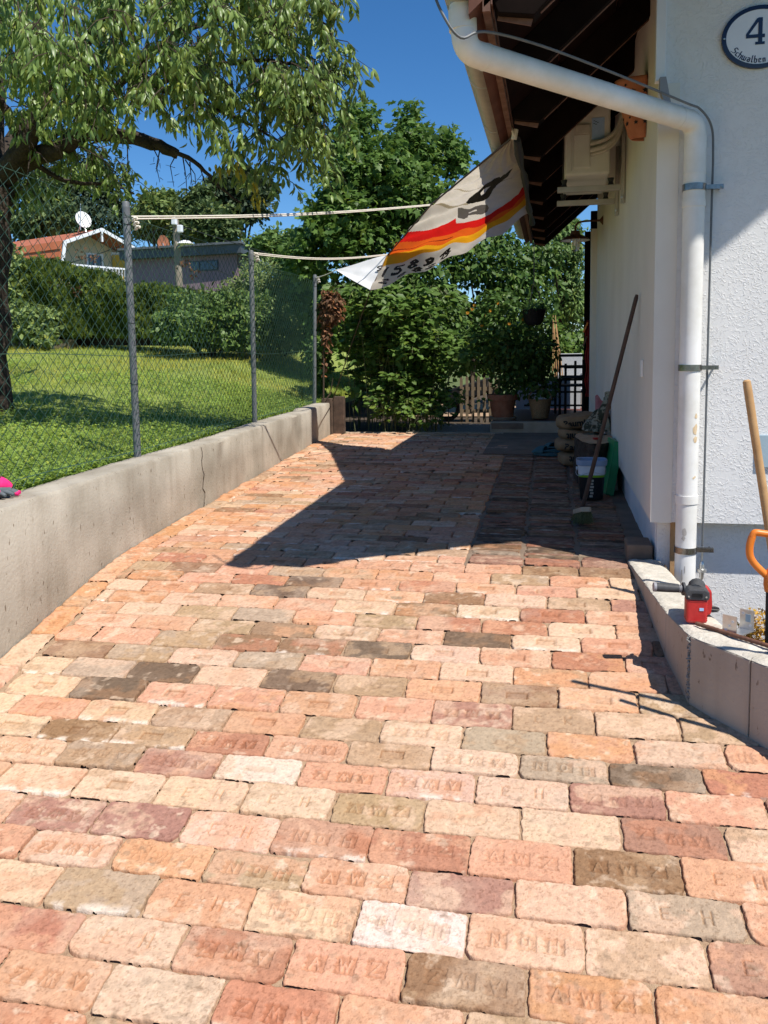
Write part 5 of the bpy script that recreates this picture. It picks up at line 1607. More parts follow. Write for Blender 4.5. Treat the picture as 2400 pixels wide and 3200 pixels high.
def leaves(name, Cn, Ax, Nm, size, kind, mt, parent, tint=.25, hue=None):
    """a cloud of leaves: centres, axes, rough normals, sizes -> one mesh"""
    n = len(Cn)
    Ax = Ax / (np.linalg.norm(Ax, axis=1, keepdims=True) + 1e-9)
    S = np.cross(Ax, Nm); S /= (np.linalg.norm(S, axis=1, keepdims=True) + 1e-9)
    N = np.cross(S, Ax)
    if kind == 'cherry':
        T = [(0, 0, 0), (-.14, .30, .04), (0, .30, .085), (.14, .30, .04), (-.125, .65, -.04), (0, .66, .03), (.125, .65, -.04), (0, 1.0, -.18)]
        Fc = [(0, 2, 1), (0, 3, 2), (1, 2, 5, 4), (2, 3, 6, 5), (4, 5, 7), (5, 6, 7)]
    elif kind == 'maple':
        T = [(0, 0, 0), (-.34, -.02, -.03), (-.30, .20, -.02), (-.55, .48, -.08), (-.22, .50, .02), (0, 1.0, -.08), (.22, .50, .02), (.55, .48, -.08), (.30, .20, -.02), (.34, -.02, -.03), (0, .35, .05)]
        Fc = [(i, i + 1, 10)[::-1] for i in range(0, 9)] + [(9, 0, 10)[::-1]]
    elif kind == 'oval':
        T = [(0, 0, 0), (-.30, .35, .03), (0, .40, -.04), (.30, .35, .03), (-.22, .72, .0), (.22, .72, .0), (0, 1.0, -.08)]
        Fc = [(0, 2, 1), (0, 3, 2), (1, 2, 6, 4), (2, 3, 5, 6)]
    elif kind == 'spray':
        T = [(0, 0, 0), (-.10, .45, .02), (-.36, .75, -.03), (-.06, .70, 0), (0, 1.0, 0), (.06, .70, 0), (.36, .75, .03), (.10, .45, -.02)]
        Fc = [(0, 7, 1), (1, 3, 2), (1, 7, 5, 3), (3, 5, 4), (5, 7, 6)]
    elif kind == 'blade':
        T = [(-.06, 0, 0), (.06, 0, 0), (.045, .5, .03), (-.045, .5, .03), (0, 1.0, .14)]
        Fc = [(0, 1, 2, 3), (3, 2, 4)]
    elif kind == 'clover':
        T = [(0, 0, 0), (-.45, .1, .1), (-.3, .55, .12), (0, .35, .05), (.3, .55, .12), (.45, .1, .1), (0, -.45, .12), (.25, -.3, .1), (-.25, -.3, .1)]
        Fc = [(0, 3, 2, 1), (0, 5, 4, 3), (0, 8, 6, 7)]
    T = np.array(T, np.float32)
    sz = size[:, None, None]
    curl = 1 + rng.uniform(-.6, .9, (n, 1, 1))
    V = Cn[:, None, :] + sz * (T[None, :, 0:1] * S[:, None, :] + T[None, :, 1:2] * Ax[:, None, :] + T[None, :, 2:3] * curl * N[:, None, :])
    k = len(T)
    tmpl = np.concatenate([np.array(f) for f in Fc]); sizes = np.array([len(f) for f in Fc])
    fl = (np.arange(n)[:, None] * k + tmpl[None]).reshape(-1)
    c = 1 + rng.normal(0, tint, (n, 1)) * np.array([[1.0, .8, .9]])
    c = np.clip(c, .45, 1.7)
    yel = (rng.random(n) < .10)[:, None]
    c = np.where(yel, c * np.array([[1.35, 1.12, .8]]), c)
    if hue is not None: c = c * hue
    A = np.repeat(c, k, 0)
    return npmesh(name, V.reshape(-1, 3), fl, np.tile(sizes, n), mt, parent=parent, attr=A)


def blob_points(blobs, n, shell=.55):
    """points in a union of ellipsoids, thicker towards the skin; blobs: (centre, (rx, ry, rz), weight)"""
    wts = np.array([b[2] * b[1][0] * b[1][1] * b[1][2] if len(b) < 4 else b[3] for b in blobs]); wts = wts / wts.sum()
    idx = rng.choice(len(blobs), n, p=wts)
    d = rng.normal(size=(n, 3)); d /= np.linalg.norm(d, axis=1, keepdims=True)
    r = (shell + (1 - shell) * rng.random(n)) ** 1.0 * np.where(rng.random(n) < .25, rng.random(n) ** .5, 1)
    Cc = np.array([b[0] for b in blobs])[idx]; Rr = np.array([b[1] for b in blobs])[idx]
    # lumpy skin
    lump = 1 + .22 * np.sin(d[:, 0] * 5 + idx) * np.cos(d[:, 1] * 6 + idx * 2) + .15 * np.sin(d[:, 2] * 9 + idx)
    return Cc + d * Rr * (r * lump)[:, None], d


def crown(name, blobs, n, size, kind, mt, parent, droop=.3, tint=.25, shell=.55, clump=0, hue=None):
    if clump:
        P, d = blob_points(blobs, n // clump, shell)
        P = np.repeat(P, clump, 0); d = np.repeat(d, clump, 0)
        P = P + rng.normal(size=P.shape) * size * 1.1
    else:
        P, d = blob_points(blobs, n, shell)
    m_ = len(P)
    ax = d * .5 + rng.normal(size=(m_, 3)) * .7; ax[:, 2] -= droop
    nm = d * .5 + np.array([[0, 0, .9]]) + rng.normal(size=(m_, 3)) * .45
    sz = size * rng.uniform(.65, 1.25, m_)
    return leaves(name, P, ax, nm, sz, kind, mt, parent, tint, hue)


def V3(p): return np.array(p, float)


def potted_plant():
    c = Vector((-.66, 11.78, .642))
    t = thing('flower_pot', 'large terracotta pot on a saucer at the edge of the stone step', 'plant pot', c)
    q = MB(); q.lathe([(0, .03), (.135, .03), (.15, .06), (.178, .26), (.182, .265), (.200, .268), (.206, .345), (.196, .348), (.185, .34), (.17, .30), (0, .29)], c, 32); q.build('pot', M['clay_pot'], t, smooth=True)
    q = MB(); q.lathe([(0, 0), (.17, 0), (.20, .035), (.19, .038), (.165, .012), (0, .012)], c, 32); q.build('saucer', M['step'], t, smooth=True)
    t2 = thing('sunflower_bush', 'tall dark leafy plant with yellow flowers growing from the terracotta pot', 'plant', c + Vector((0, 0, .29)))
    bl = [(V3((-.78, 11.85, 1.75)), (.40, .40, .55), 1), (V3((-.45, 11.95, 1.55)), (.42, .42, .55), 1), (V3((-.18, 12.0, 1.6)), (.30, .35, .50), 1), (V3((-.70, 11.85, 2.2)), (.30, .3, .28), 1), (V3((-.55, 11.8, 1.2)), (.30, .30, .28), 1), (V3((-.15, 12.0, 1.1)), (.26, .3, .32), 1)]
    crown('foliage', bl, 3400, .085, 'oval', M['vine'], t2, droop=.4)
    q = MB()
    for k in range(16):
        a = random.random() * 6.28; e = Vector((-.55 + random.uniform(-.4, .45), 11.9 + random.uniform(-.2, .2), random.uniform(1.5, 2.35)))
        q.tube([c + Vector((.08 * math.cos(a), .08 * math.sin(a), .28)), c.lerp(e, .5) + Vector((0, 0, .2)), e], [.008, .006, .003], 5)
    q.build('stem', M['stem'], t2)
    P = []
    for (px, py) in ((845, 660), (870, 690), (1020, 668), (1035, 690), (1050, 683), (1010, 676), (1075, 655), (1130, 690), (1025, 660), (1042, 705), (1060, 672), (1100, 700)):
        P.append(np.array(at(px, py, 11.55)))
    n = 13
    a = np.linspace(0, 2 * math.pi, n, endpoint=False)
    for p in P:
        ax = np.stack([np.cos(a), -.25 * np.ones_like(a), np.sin(a) * .75], -1)
        leaves('flower', np.repeat(p[None], n, 0), ax, np.tile([[0, -1, .5]], (n, 1)), np.full(n, .026), 'oval', M['flower'], t2, .1)
potted_plant()


def basket():
    c = Vector((-.15, 11.85, .642))
    t = thing('wicker_basket', 'round wicker basket with arched handle on the dark tiled step', 'basket', c)
    q = MB()
    n = 48
    def fn(u, v):
        a = 2 * math.pi * u; r = .105 + .05 * v ** .8 + .003 * math.sin(v * 60) * math.cos(a * 24)
        return c + Vector((r * math.cos(a), r * math.sin(a), .01 + .26 * v))
    q.grid(fn, 96, 30); o = q.build('body', M['wicker'], t, smooth=True)
    o.modifiers.new('thick', 'SOLIDIFY').thickness = .008
    q = MB(); q.tube([c + Vector((.158 * math.cos(a), .158 * math.sin(a), .27)) for a in np.linspace(0, 2 * math.pi, 30)], .010, 8); q.build('rim', M['wicker'], t, smooth=True)
    q = MB(); q.tube([c + Vector((.155 * math.cos(a), 0, .27 + .15 * math.sin(a))) for a in np.linspace(0, math.pi, 20)], .009, 8); q.build('handle', M['wicker'], t, smooth=True)
    q = MB(); q.lathe([(0, .30), (.06, .295), (.12, .26), (.14, .23)], c, 14); u = thing('paper_bundle', 'crumpled white paper inside the wicker basket', 'paper', c + Vector((0, 0, .23))); q.build('sheet', M['white'], u)
basket()


def chair_frame():
    t = thing('metal_chair', 'black tubular metal garden chair beside the door', 'chair', (.30, 12.35, .642))
    x0, x1, y, z = .12, .50, 12.3, .642
    for x in (x0, x1):
        q = MB(); q.tube(smooth_path([(x, y, z), (x, y, z + .44), (x + (.03 if x == x0 else -.03), y, z + .53), (x, y + .42, z + .56)]), .016, 8); q.build('leg', M['black_iron'], t, smooth=True)
        q = MB(); q.tube([(x, y + .44, z), (x, y + .44, z + .88)], .016, 8); q.build('leg', M['black_iron'], t, smooth=True)
    q = MB(); q.tube(smooth_path([(x0, y, z + .46), (x0 + .05, y, z + .54), (x1 - .05, y, z + .54), (x1, y, z + .46)]), .015, 8); q.build('front_rail', M['black_iron'], t, smooth=True)
    q = MB(); q.box((x0, y + .02, z + .42), (x1, y + .44, z + .45)); q.build('seat', M['black_iron'], t, bevel=.01)
    q = MB()
    for zz in (.55, .70, .86): q.box((x0, y + .43, z + zz - .02), (x1, y + .45, z + zz + .02))
    q.build('backrest', M['black_iron'], t)
    r = thing('trellis_rail', 'dark timber railing of crossed bars behind the metal chair', 'railing', (.1, 12.85, .642))
    for x, h in ((-.10, .50), (.06, .50), (.205, .74), (.345, .78), (.46, .80)):
        q = MB(); q.box((x - .018, 12.83, .642), (x + .018, 12.866, .642 + h)); q.build('upright', M['black_iron'], r)
    for zz, xa in ((.12, -.40), (.32, -.40), (.50, -.2), (.68, .18)):
        q = MB(); q.box((xa, 12.868, .642 + zz - .014), (.52, 12.89, .642 + zz + .014)); q.build('crossbar', M['black_iron'], r)
    m_ = thing('textile_chair', 'pale grey textile garden chair standing in the sunny yard behind', 'chair', (.33, 14.3, .52))
    q = MB(); q.box((.14, 14.45, .95), (.50, 14.48, 1.52)); q.build('backrest', M['grey_mesh'], m_, bevel=.012)
    q = MB(); q.box((.12, 14.0, .92), (.52, 14.45, .95)); q.build('seat', M['grey_mesh'], m_, bevel=.012)
    for x in (.12, .50):
        q = MB(); q.tube(smooth_path([(x, 14.0, .52), (x, 14.0, 1.1), (x, 14.06, 1.18), (x, 14.44, 1.20)]), .016, 8); q.build('armrest', M['white'], m_, smooth=True)
        q = MB(); q.tube([(x, 14.46, .52), (x, 14.46, 1.0)], .016, 8); q.build('leg', M['white'], m_, smooth=True)
    q = MB(); q.grid(lambda u, v: (-.55 + 1.0 * u, 13.6, .66 + .48 * v), 2, 2); s = thing('wire_screen', 'white mesh screen behind the basket and the railing', 'screen', (0, 13.6, .66)); q.build('mesh_panel', M['grey_mesh'], s).modifiers.new('t', 'SOLIDIFY').thickness = .02
chair_frame()
strip('yard_paving', M['sand'], -2.5, 1.2, 14.25, 17.5, -.01, ny=4)

t = thing('picket_fence', 'small weathered picket fence between the shrubs and the terracotta pot', 'fence', (-1.15, 12.8, .5))
for k in range(7):
    x = -1.335 + .087 * k
    q = MB(); q.prism([(-.021, 0), (.021, 0), (.021, .66 + .02 * math.sin(k)), (0, .70 + .02 * math.sin(k)), (-.021, .66 + .02 * math.sin(k))], -.009, .009, (x, 12.8, .51), (1, 0, 0), (0, 0, 1)); q.build('picket', M['picket'], t)
for z in (.68, 1.02):
    q = MB(); q.box((-1.38, 12.811, z - .025), (-.76, 12.83, z + .025)); q.build('rail', M['picket'], t)

t = thing('wooden_posts', 'two weathered wooden posts at the end of the concrete wall', 'posts', (-2.95, 11.1, .5))
for x, y, h, wd in ((-2.955, 11.02, .98, .07), (-2.815, 11.12, 1.0, .075)):
    q = MB(); q.box((x - wd, y - .04, .42), (x + wd, y + .05, h)); q.build('post', M['wood_old'], t, bevel=.008)

t = thing('hanging_planter', 'dark hanging basket with trailing plant on a chain under the far eave', 'planter', (-.24, 11.75, 1.92))
q = MB(); q.lathe([(0, 0), (.09, .005), (.13, .06), (.16, .20), (.168, .21), (.155, .215), (0, .2)], (-.24, 11.75, 1.92), 24); q.build('pot', M['black_iron'], t, smooth=True)
q = MB(); q.tube([(-.24, 11.75, 3.12), (-.24, 11.75, 2.5)], .007, 6)
for a in (0, 2.1, 4.2): q.tube([(-.24, 11.75, 2.5), (-.24 + .15 * math.cos(a), 11.75 + .15 * math.sin(a), 2.12)], .004, 5)
q.build('chain', M['black_iron'], t)
crown('foliage', [(V3((-.24, 11.75, 2.16)), (.19, .19, .09), 1)], 320, .05, 'oval', M['vine'], t, droop=.5)

t = thing('bamboo_stakes', 'bundle of pale dry stakes leaning in the garden beside the door', 'stakes', (.0, 14.2, .5))
for k in range(6):
    q = MB(); q.tube([(.02 + .05 * k, 14.3, .5), (.02 + .012 * k, 14.35, 2.15 - .1 * (k % 3))], .008, 5); q.build('stake', M['wood_pole'], t)
t = thing('red_curtain', 'dark red cloth hanging beside the door at the far end of the wall', 'curtain', (.44, 10.9, 1.2))
q = MB(); q.grid(lambda u, v: (.425 + .10 * u + .012 * math.sin(v * 21), 10.86 + .02 * math.sin(u * 16), 1.0 + .95 * v), 12, 14); q.build('cloth', M['red_cloth'], t, smooth=True).modifiers.new('t', 'SOLIDIFY').thickness = .012
for k, (x, z) in enumerate(((.405, 1.85), (.40, 1.68))):
    q = MB(); q.beam((x - .02, 10.84, z - .05), (x + .03, 10.84, z + .07), .03, .02); one('garden_trowel', q, M['fascia'] if k else M['orange'], ['short red-brown tool hanging by the red curtain', 'small orange tool hanging above the red-brown one by the curtain'][1 - k], 'tool', base=(x, 10.84, z))
t = thing('wheelbarrow', 'dark wheelbarrow half hidden behind the picket fence', 'wheelbarrow', (-1.45, 13.4, .5))
q = MB(); q.prism([(-.35, .35), (.35, .55), (.28, .28), (-.22, .20)], -.22, .22, (-1.3, 13.4, .62), (1, 0, 0), (0, 0, 1)); q.build('tray', M['black_iron'], t, bevel=.02)
q = MB(); q.tube([(-1.62 + .17 * math.cos(a), 13.4, .68 + .17 * math.sin(a)) for a in np.linspace(0, 2 * math.pi, 22)], .035, 8); q.build('wheel', M['black'], t, smooth=True)
for dy in (-.2, .2):
    q = MB(); q.tube([(-1.6, 13.4 + dy * .3, .68), (-.9, 13.4 + dy, 1.0)], .016, 8); q.build('handle', M['wood_old'], t, smooth=True)

# ------------------------------------------------------------------ planting
def limb(mb, pts, r0, r1, n=9, jit=.02):
    P = smooth_path(pts, 5)
    P = [p + Vector((random.gauss(0, jit), random.gauss(0, jit), random.gauss(0, jit))) * (0 if i in (0,) else 1) for i, p in enumerate(P)]
    mb.tube(P, list(np.linspace(r0, r1, len(P)) * (1 + np.array([random.uniform(-.08, .08) for _ in P]))), n)
    return P


at_ = at


def cherry_tree():
    at = lambda x, y, d: at_(x, y, d * 1.16)
    b0 = at(-34, 870, 6.6); base = Vector((b0.x, b0.y, float(lawn_z(np.array(b0.x), np.array(b0.y)))))
    t = thing('cherry_tree', 'large cherry tree with drooping leaves overhanging the fence at left', 'tree', base)
    q = MB()
    fork = at(-16, 400, 6.5)
    limb(q, [base - Vector((0, 0, .1)), at(-30, 650, 6.55), fork], .24, .17, 12)
    tips = []
    main = [
        ([fork, at(60, 345, 6.5), at(130, 322, 6.35), at(172, 292, 6.3), at(250, 292, 6.2), at(345, 315, 6.1), at(385, 335, 6.1)], .13, .040),
        ([fork, at(60, 300, 6.3), at(120, 170, 6.1), at(210, 60, 5.9), at(290, -60, 5.8)], .12, .03),
        ([at(130, 322, 6.35), at(200, 250, 6.2), at(290, 150, 6.0), at(390, 70, 5.9), at(520, 30, 5.9)], .055, .016),
        ([at(200, 250, 6.2), at(320, 190, 5.9), at(430, 150, 5.8), at(560, 130, 5.8), at(690, 150, 5.85), at(770, 165, 5.9)], .035, .007),
        ([at(345, 315, 6.1), at(420, 350, 6.05), at(470, 400, 6.05), at(520, 440, 6.1)], .03, .006),
        ([at(390, 70, 5.9), at(520, 20, 5.8), at(640, 20, 5.8), at(715, 60, 5.85)], .028, .006),
        ([at(320, 190, 5.9), at(450, 230, 5.85), at(560, 280, 5.85), at(640, 330, 5.9)], .025, .006),
        ([fork, (-5.6, 6.9, 3.6), (-6.0, 6.6, 4.4), (-6.4, 6.4, 5.2)], .12, .03),
        ([fork, (-5.2, 7.8, 3.8), (-5.1, 8.6, 4.6), (-5.0, 9.2, 5.4)], .12, .03),
        ([fork, (-5.0, 7.2, 4.0), (-4.9, 7.0, 5.0), (-4.8, 6.9, 6.0)], .12, .03),
        ([at(60, 345, 6.5), at(20, 250, 6.2), at(-40, 150, 5.9)], .07, .02),
        ([at(60, 345, 6.5), at(140, 390, 6.6), at(240, 400, 6.7), at(290, 420, 6.75)], .035, .006),
    ]
    for pts, a, b in main: limb(q, pts, a * .8, b, 10, .004)
    # bare hanging twigs
    for x, y in ((275, 310), (345, 325), (380, 335), (400, 345), (430, 355), (330, 318), (395, 340), (410, 350)):
        p = at(x, y, 6.08); e = at(x + random.uniform(-18, 28), y + random.uniform(45, 85), 6.1)
        mid = p.lerp(e, .5) + Vector((random.gauss(0, .03), 0, random.gauss(0, .02)))
        q.tube([p, mid, e], [.006, .004, .0022], 5)
        for s in (.4, .65, .85):
            c = p.lerp(e, s); q.tube([c, c + Vector((random.uniform(-.07, .07), random.uniform(-.05, .05), random.uniform(-.06, .02)))], [.003, .0016], 4)
    # dense twiggery from the fork
    for k in range(60):
        p = at(random.uniform(20, 230), random.uniform(190, 330), random.uniform(6.0, 6.6)); e = p + Vector((random.gauss(.1, .25), random.gauss(0, .2), random.gauss(-.12, .18)))
        q.tube([p, p.lerp(e, .5) + Vector((0, 0, .04)), e], [.008, .005, .002], 5)
    q.build('trunk', M['bark'], t, smooth=True)
    # leaf sprays: (px, py, rx, ry, depth, half depth, sprays)
    M_ = [(110, 70, 130, 85, 5.2, .35, 55), (60, 150, 90, 70, 5.5, .35, 36), (260, 60, 130, 80, 5.3, .35, 58), (400, 70, 110, 85, 5.5, .35, 58), (530, 60, 110, 75, 5.7, .35, 52), (640, 60, 75, 60, 5.8, .3, 36), (700, 120, 40, 45, 5.85, .2, 18),
          (250, 150, 110, 55, 5.3, .3, 40), (390, 160, 100, 55, 5.45, .3, 42), (520, 160, 110, 60, 5.6, .3, 46), (630, 170, 85, 50, 5.75, .3, 36), (728, 158, 36, 24, 5.9, .12, 10), (690, 195, 45, 35, 5.85, .2, 16),
          (180, 195, 70, 38, 5.5, .3, 20), (460, 225, 75, 36, 5.6, .25, 22), (570, 240, 80, 42, 5.75, .25, 24), (655, 250, 45, 40, 5.85, .2, 15), (690, 300, 18, 35, 5.9, .12, 6),
          (525, 305, 50, 42, 5.9, .25, 14), (590, 300, 40, 35, 5.9, .2, 10), (560, 370, 26, 45, 6.0, .2, 8), (512, 375, 20, 35, 6.0, .15, 4), (640, 315, 24, 30, 5.9, .15, 6), (668, 350, 14, 22, 5.9, .1, 3),
          (50, 250, 80, 60, 6.3, .35, 26), (150, 280, 60, 35, 6.5, .3, 12), (30, 340, 50, 60, 6.7, .3, 14), (160, 345, 80, 28, 6.7, .3, 18), (235, 372, 45, 22, 6.8, .2, 10), (100, 365, 60, 25, 6.8, .3, 12), (262, 398, 16, 10, 6.8, .1, 3),
          (100, -60, 180, 90, 5.5, .6, 90), (330, -70, 180, 90, 5.6, .6, 100), (560, -60, 150, 80, 5.8, .5, 90), (660, -30, 60, 40, 5.9, .3, 18), (-120, 100, 120, 200, 5.6, .6, 50)]
    C_, A_, S_ = [], [], []
    tw = MB()
    for (px, py, rx, ry, dp, hd, ns) in M_:
        cl = []
        for s in range(max(2, ns // 4)):
            a, r = random.random() * 6.2832, math.sqrt(random.random())
            cl.append((px + rx * r * math.cos(a), py + ry * r * math.sin(a) - 22, dp + random.uniform(-hd, hd)))
        for s in range(int(ns * .88)):
            c0 = random.choice(cl); k = random.random()
            p = at(c0[0] + random.gauss(0, 13) + 6 * k, c0[1] + random.gauss(0, 7) + 26 * k, c0[2] + random.gauss(0, .07))
            d = Vector((random.gauss(.25, .5), random.gauss(-.15, .5), random.gauss(-.45, .25))).normalized()
            L = random.uniform(.14, .34)
            e = p + d * L + Vector((0, 0, -.10 * L / .3))
            P = [p, p.lerp(e, .5) + Vector((0, 0, .03)), e]
            tw.tube(P, [.0048, .0036, .002], 4, caps=False)
            nl = random.randint(11, 18)
            for k in range(nl):
                u = random.random() ** .8
                c = (P[0].lerp(P[1], u * 2) if u < .5 else P[1].lerp(P[2], u * 2 - 1))
                ax = Vector((random.gauss(.0, .42), random.gauss(-.05, .42), -1)) + d * .15
                ax.normalize()
                C_.append(tuple(c + ax * .018 + Vector((random.gauss(0, .014), random.gauss(0, .014), 0)))); A_.append(tuple(ax)); S_.append(random.triangular(.045, .130, .10))
    tw.build('twigs', M['twig'], t)
    C_, A_, S_ = np.array(C_), np.array(A_), np.array(S_)
    Nm = rng.normal(size=C_.shape) * np.array([1, 1, .3]) + np.array([.25, -.25, .1])
    o = leaves('crown', C_, A_, Nm, S_, 'cherry', M['cherry'], t, .16)
    P, d = blob_points([(V3((-5.6, 7.2, 5.0)), (1.4, 1.5, 1.1), 1), (V3((-6.6, 7.0, 4.6)), (1.2, 1.5, 1.3), 1), (V3((-5.4, 8.6, 4.9)), (1.2, 1.1, 1.0), 1)], 2600, .4)
    ax = rng.normal(size=P.shape) * .35; ax[:, 2] -= 1
    leaves('upper_crown', P, ax, rng.normal(size=P.shape) + np.array([0, -.5, .3]), rng.uniform(.09, .16, len(P)), 'cherry', M['cherry'], t, .16)
    yl = []
    for (px, py) in ((500, 345), (505, 352), (515, 362), (522, 358), (530, 372), (545, 395), (560, 415), (568, 430), (470, 352), (494, 340), (515, 350), (553, 428)):
        for k in range(3): yl.append(at(px + random.uniform(-6, 6), py + random.uniform(-6, 6), 5.8))
    yl = np.array([tuple(p) for p in yl]); ax = rng.normal(size=yl.shape) * .3; ax[:, 2] -= 1
    leaves('yellow_leaves', yl, ax, rng.normal(size=yl.shape) + np.array([0, -1, 0]), rng.uniform(.08, .12, len(yl)), 'cherry', M['yellow_leaf'], t, .1)
M['yellow_leaf'] = leafmat('yellow_cherry_leaf', (.42, .36, .04), .4)
cherry_tree()


def tree(name, label, base, trunk_h, r, blobs, n, size, kind, mt, limbs=6, droop=.2, group=None, tint=.25, clump=0, shell=.5, bark='bark'):
    base = Vector(base)
    t = thing(name, label, 'tree', base, group=group)
    q = MB()
    top = Vector(np.mean([b[0] for b in blobs], 0))
    mid = base.lerp(Vector((base.x * .6 + top.x * .4, base.y * .6 + top.y * .4, base.z + trunk_h)), 1.0)
    limb(q, [base - Vector((0, 0, .3)), base.lerp(mid, .5), mid], r, r * .7, 9, r * .1)
    for b in random.sample(blobs, min(limbs, len(blobs))):
        e = Vector(b[0]) + Vector((0, 0, b[1][2] * .5)); limb(q, [mid, mid.lerp(e, .5) + Vector((0, 0, -.05 * (e - mid).length)), e], r * .5, r * .08, 6, r * .08)
    q.build('trunk', M[bark], t, smooth=True)
    crown('crown', blobs, n, size, kind, M[mt], t, droop, tint, shell, clump)
    return t


def ell(px, py, rx, ry, dp, dr=None):
    """ellipsoid blob at a photo position and depth; radii given as they look"""
    s = dp * (2400 / 1659.) / F
    return (V3(at(px, py, dp)), (rx * s, (dr or (rx * s)), ry * s), 1)


mb_ = [ell(752, 330, 52, 85, 14.2, .8), ell(790, 265, 35, 50, 14.3, .5), ell(745, 250, 25, 35, 14.3, .4), ell(880, 270, 35, 55, 14.4, .5), ell(895, 330, 75, 70, 14.4, .8), ell(970, 320, 42, 45, 14.6, .5), ell(985, 350, 40, 45, 14.6, .5),
       ell(820, 380, 110, 85, 14.0, 1.0), ell(735, 410, 50, 70, 13.9, .8), ell(705, 480, 55, 55, 13.8, .8), ell(760, 500, 110, 100, 13.8, 1.0), ell(880, 440, 120, 90, 14.2, 1.0), ell(660, 560, 50, 60, 13.8, .6), ell(900, 235, 16, 25, 14.4, .25), ell(960, 300, 18, 26, 14.6, .25), ell(1000, 330, 14, 22, 14.6, .25), ell(692, 450, 14, 30, 13.9, .3)]
tree('maple_tree', 'bushy green maple tree rising behind the striped sail', (-2.9, 14.6, .47), 1.6, .11, mb_, 13500, .12, 'maple', 'maple', limbs=14, droop=.15, shell=.35)

vb = [ell(1010, 560, 80, 70, 14.6, .7), ell(900, 600, 90, 90, 13.9, .7), ell(1100, 600, 80, 80, 14.8, .7), ell(960, 700, 80, 80, 14.3, .6), ell(1060, 690, 80, 90, 14.8, .6), ell(1160, 560, 60, 60, 15.2, .6), ell(1150, 650, 70, 90, 15.2, .6), ell(1080, 520, 60, 40, 14.9, .5)]
tree('climbing_vine', 'mass of climbing vine leaves hanging below the sail', (-1.4, 14.8, .47), 1.6, .05, vb, 9000, .115, 'oval', 'vine', limbs=8, droop=.75, shell=.4)
pb = [ell(1215, 500, 45, 30, 15.5, .5), ell(1190, 540, 40, 30, 15.2, .5), ell(1240, 540, 35, 45, 15.8, .5), ell(1225, 600, 45, 50, 16, .5), ell(1240, 660, 40, 50, 16, .5), ell(1235, 480, 22, 22, 15.6, .3)]
tree('fruit_tree', 'loose leafy fruit tree against the sky under the far eave', (.1, 16.5, .47), 1.8, .07, pb, 3600, .13, 'cherry', 'bush', limbs=6, droop=.55, shell=.4)
db = [ell(1230, 740, 60, 60, 18, .8), ell(1170, 760, 60, 50, 18, .8), ell(1110, 740, 60, 60, 18, .8), ell(1020, 760, 70, 60, 18, .8), ell(1230, 640, 50, 60, 18, .8), ell(900, 740, 80, 80, 18, 1), ell(765, 650, 70, 60, 16, .8), ell(715, 690, 45, 80, 15.5, .6), ell(800, 720, 70, 70, 16, .8)]
tree('dark_hedge_tree', 'dark dense bushes closing off the yard behind the vine', (-1.2, 18.4, .47), .8, .1, db, 7600, .14, 'oval', 'maple', limbs=5, droop=.3, shell=.4)
sb = [ell(1205, 735, 18, 25, 14.6, .2), ell(1215, 760, 22, 18, 14.4, .2), ell(1195, 700, 14, 22, 14.7, .2)]
t = thing('young_shrub', 'small bright green shrub beside the pale stakes and chair', 'shrub', (.05, 14.9, .5)); crown('foliage', sb, 420, .10, 'oval', M['raspberry'], t, .3)

def canes(name, label, x0, x1, y0, y1, ztop, n_canes, n_leaf, mt, size, kind='oval'):
    c = Vector(((x0 + x1) / 2, (y0 + y1) / 2, .48))
    t = thing(name, label, 'shrub', c)
    q = MB(); P, A_ = [], []
    for k in range(n_canes):
        b = Vector((random.uniform(x0, x1), random.uniform(y0, y1), .48)); h = ztop * random.uniform(.55, 1.0)
        lean = Vector((random.gauss(0, .22), random.gauss(-.12, .18), 0))
        pts = smooth_path([b, b + Vector((0, 0, h * .5)) + lean * .3, b + Vector((0, 0, h * .95)) + lean, b + Vector((0, 0, h * .86)) + lean * 1.7], 5)
        q.tube(pts, list(np.linspace(.006, .002, len(pts))), 5)
        for s in range(n_leaf):
            i = min(len(pts) - 1, int(len(pts) * random.uniform(.15, 1.0) ** .85)); p = pts[i]
            a = random.random() * 6.283; d = Vector((math.cos(a), math.sin(a), random.uniform(-.2, .3)))
            stem = p + d * random.uniform(.05, .16)
            for j in range(3):
                dd = d + Vector((random.gauss(0, .5), random.gauss(0, .5), random.gauss(-.25, .2)))
                P.append(tuple(stem)); A_.append(tuple(dd))
    q.build('canes', M['stem'], t)
    P, A_ = np.array(P), np.array(A_)
    leaves('foliage', P, A_, rng.normal(size=P.shape) * .4 + np.array([.1, -.35, .9]), size * rng.uniform(.6, 1.3, len(P)), kind, mt, t, .22)
canes('raspberry_canes', 'tall raspberry canes with light green leaves at the end of the driveway', -2.85, -1.75, 11.55, 12.7, 2.15, 64, 40, M['raspberry'], .118)
canes('currant_bush', 'lower lighter green bush spilling beside the gravel path', -2.05, -1.48, 11.5, 12.6, 1.45, 32, 36, M['raspberry'], .105)
canes('leafy_seedlings', 'small bright leafy shoots at the foot of the raspberry canes', -2.3, -1.5, 11.36, 11.7, .62, 22, 16, M['raspberry'], .075)

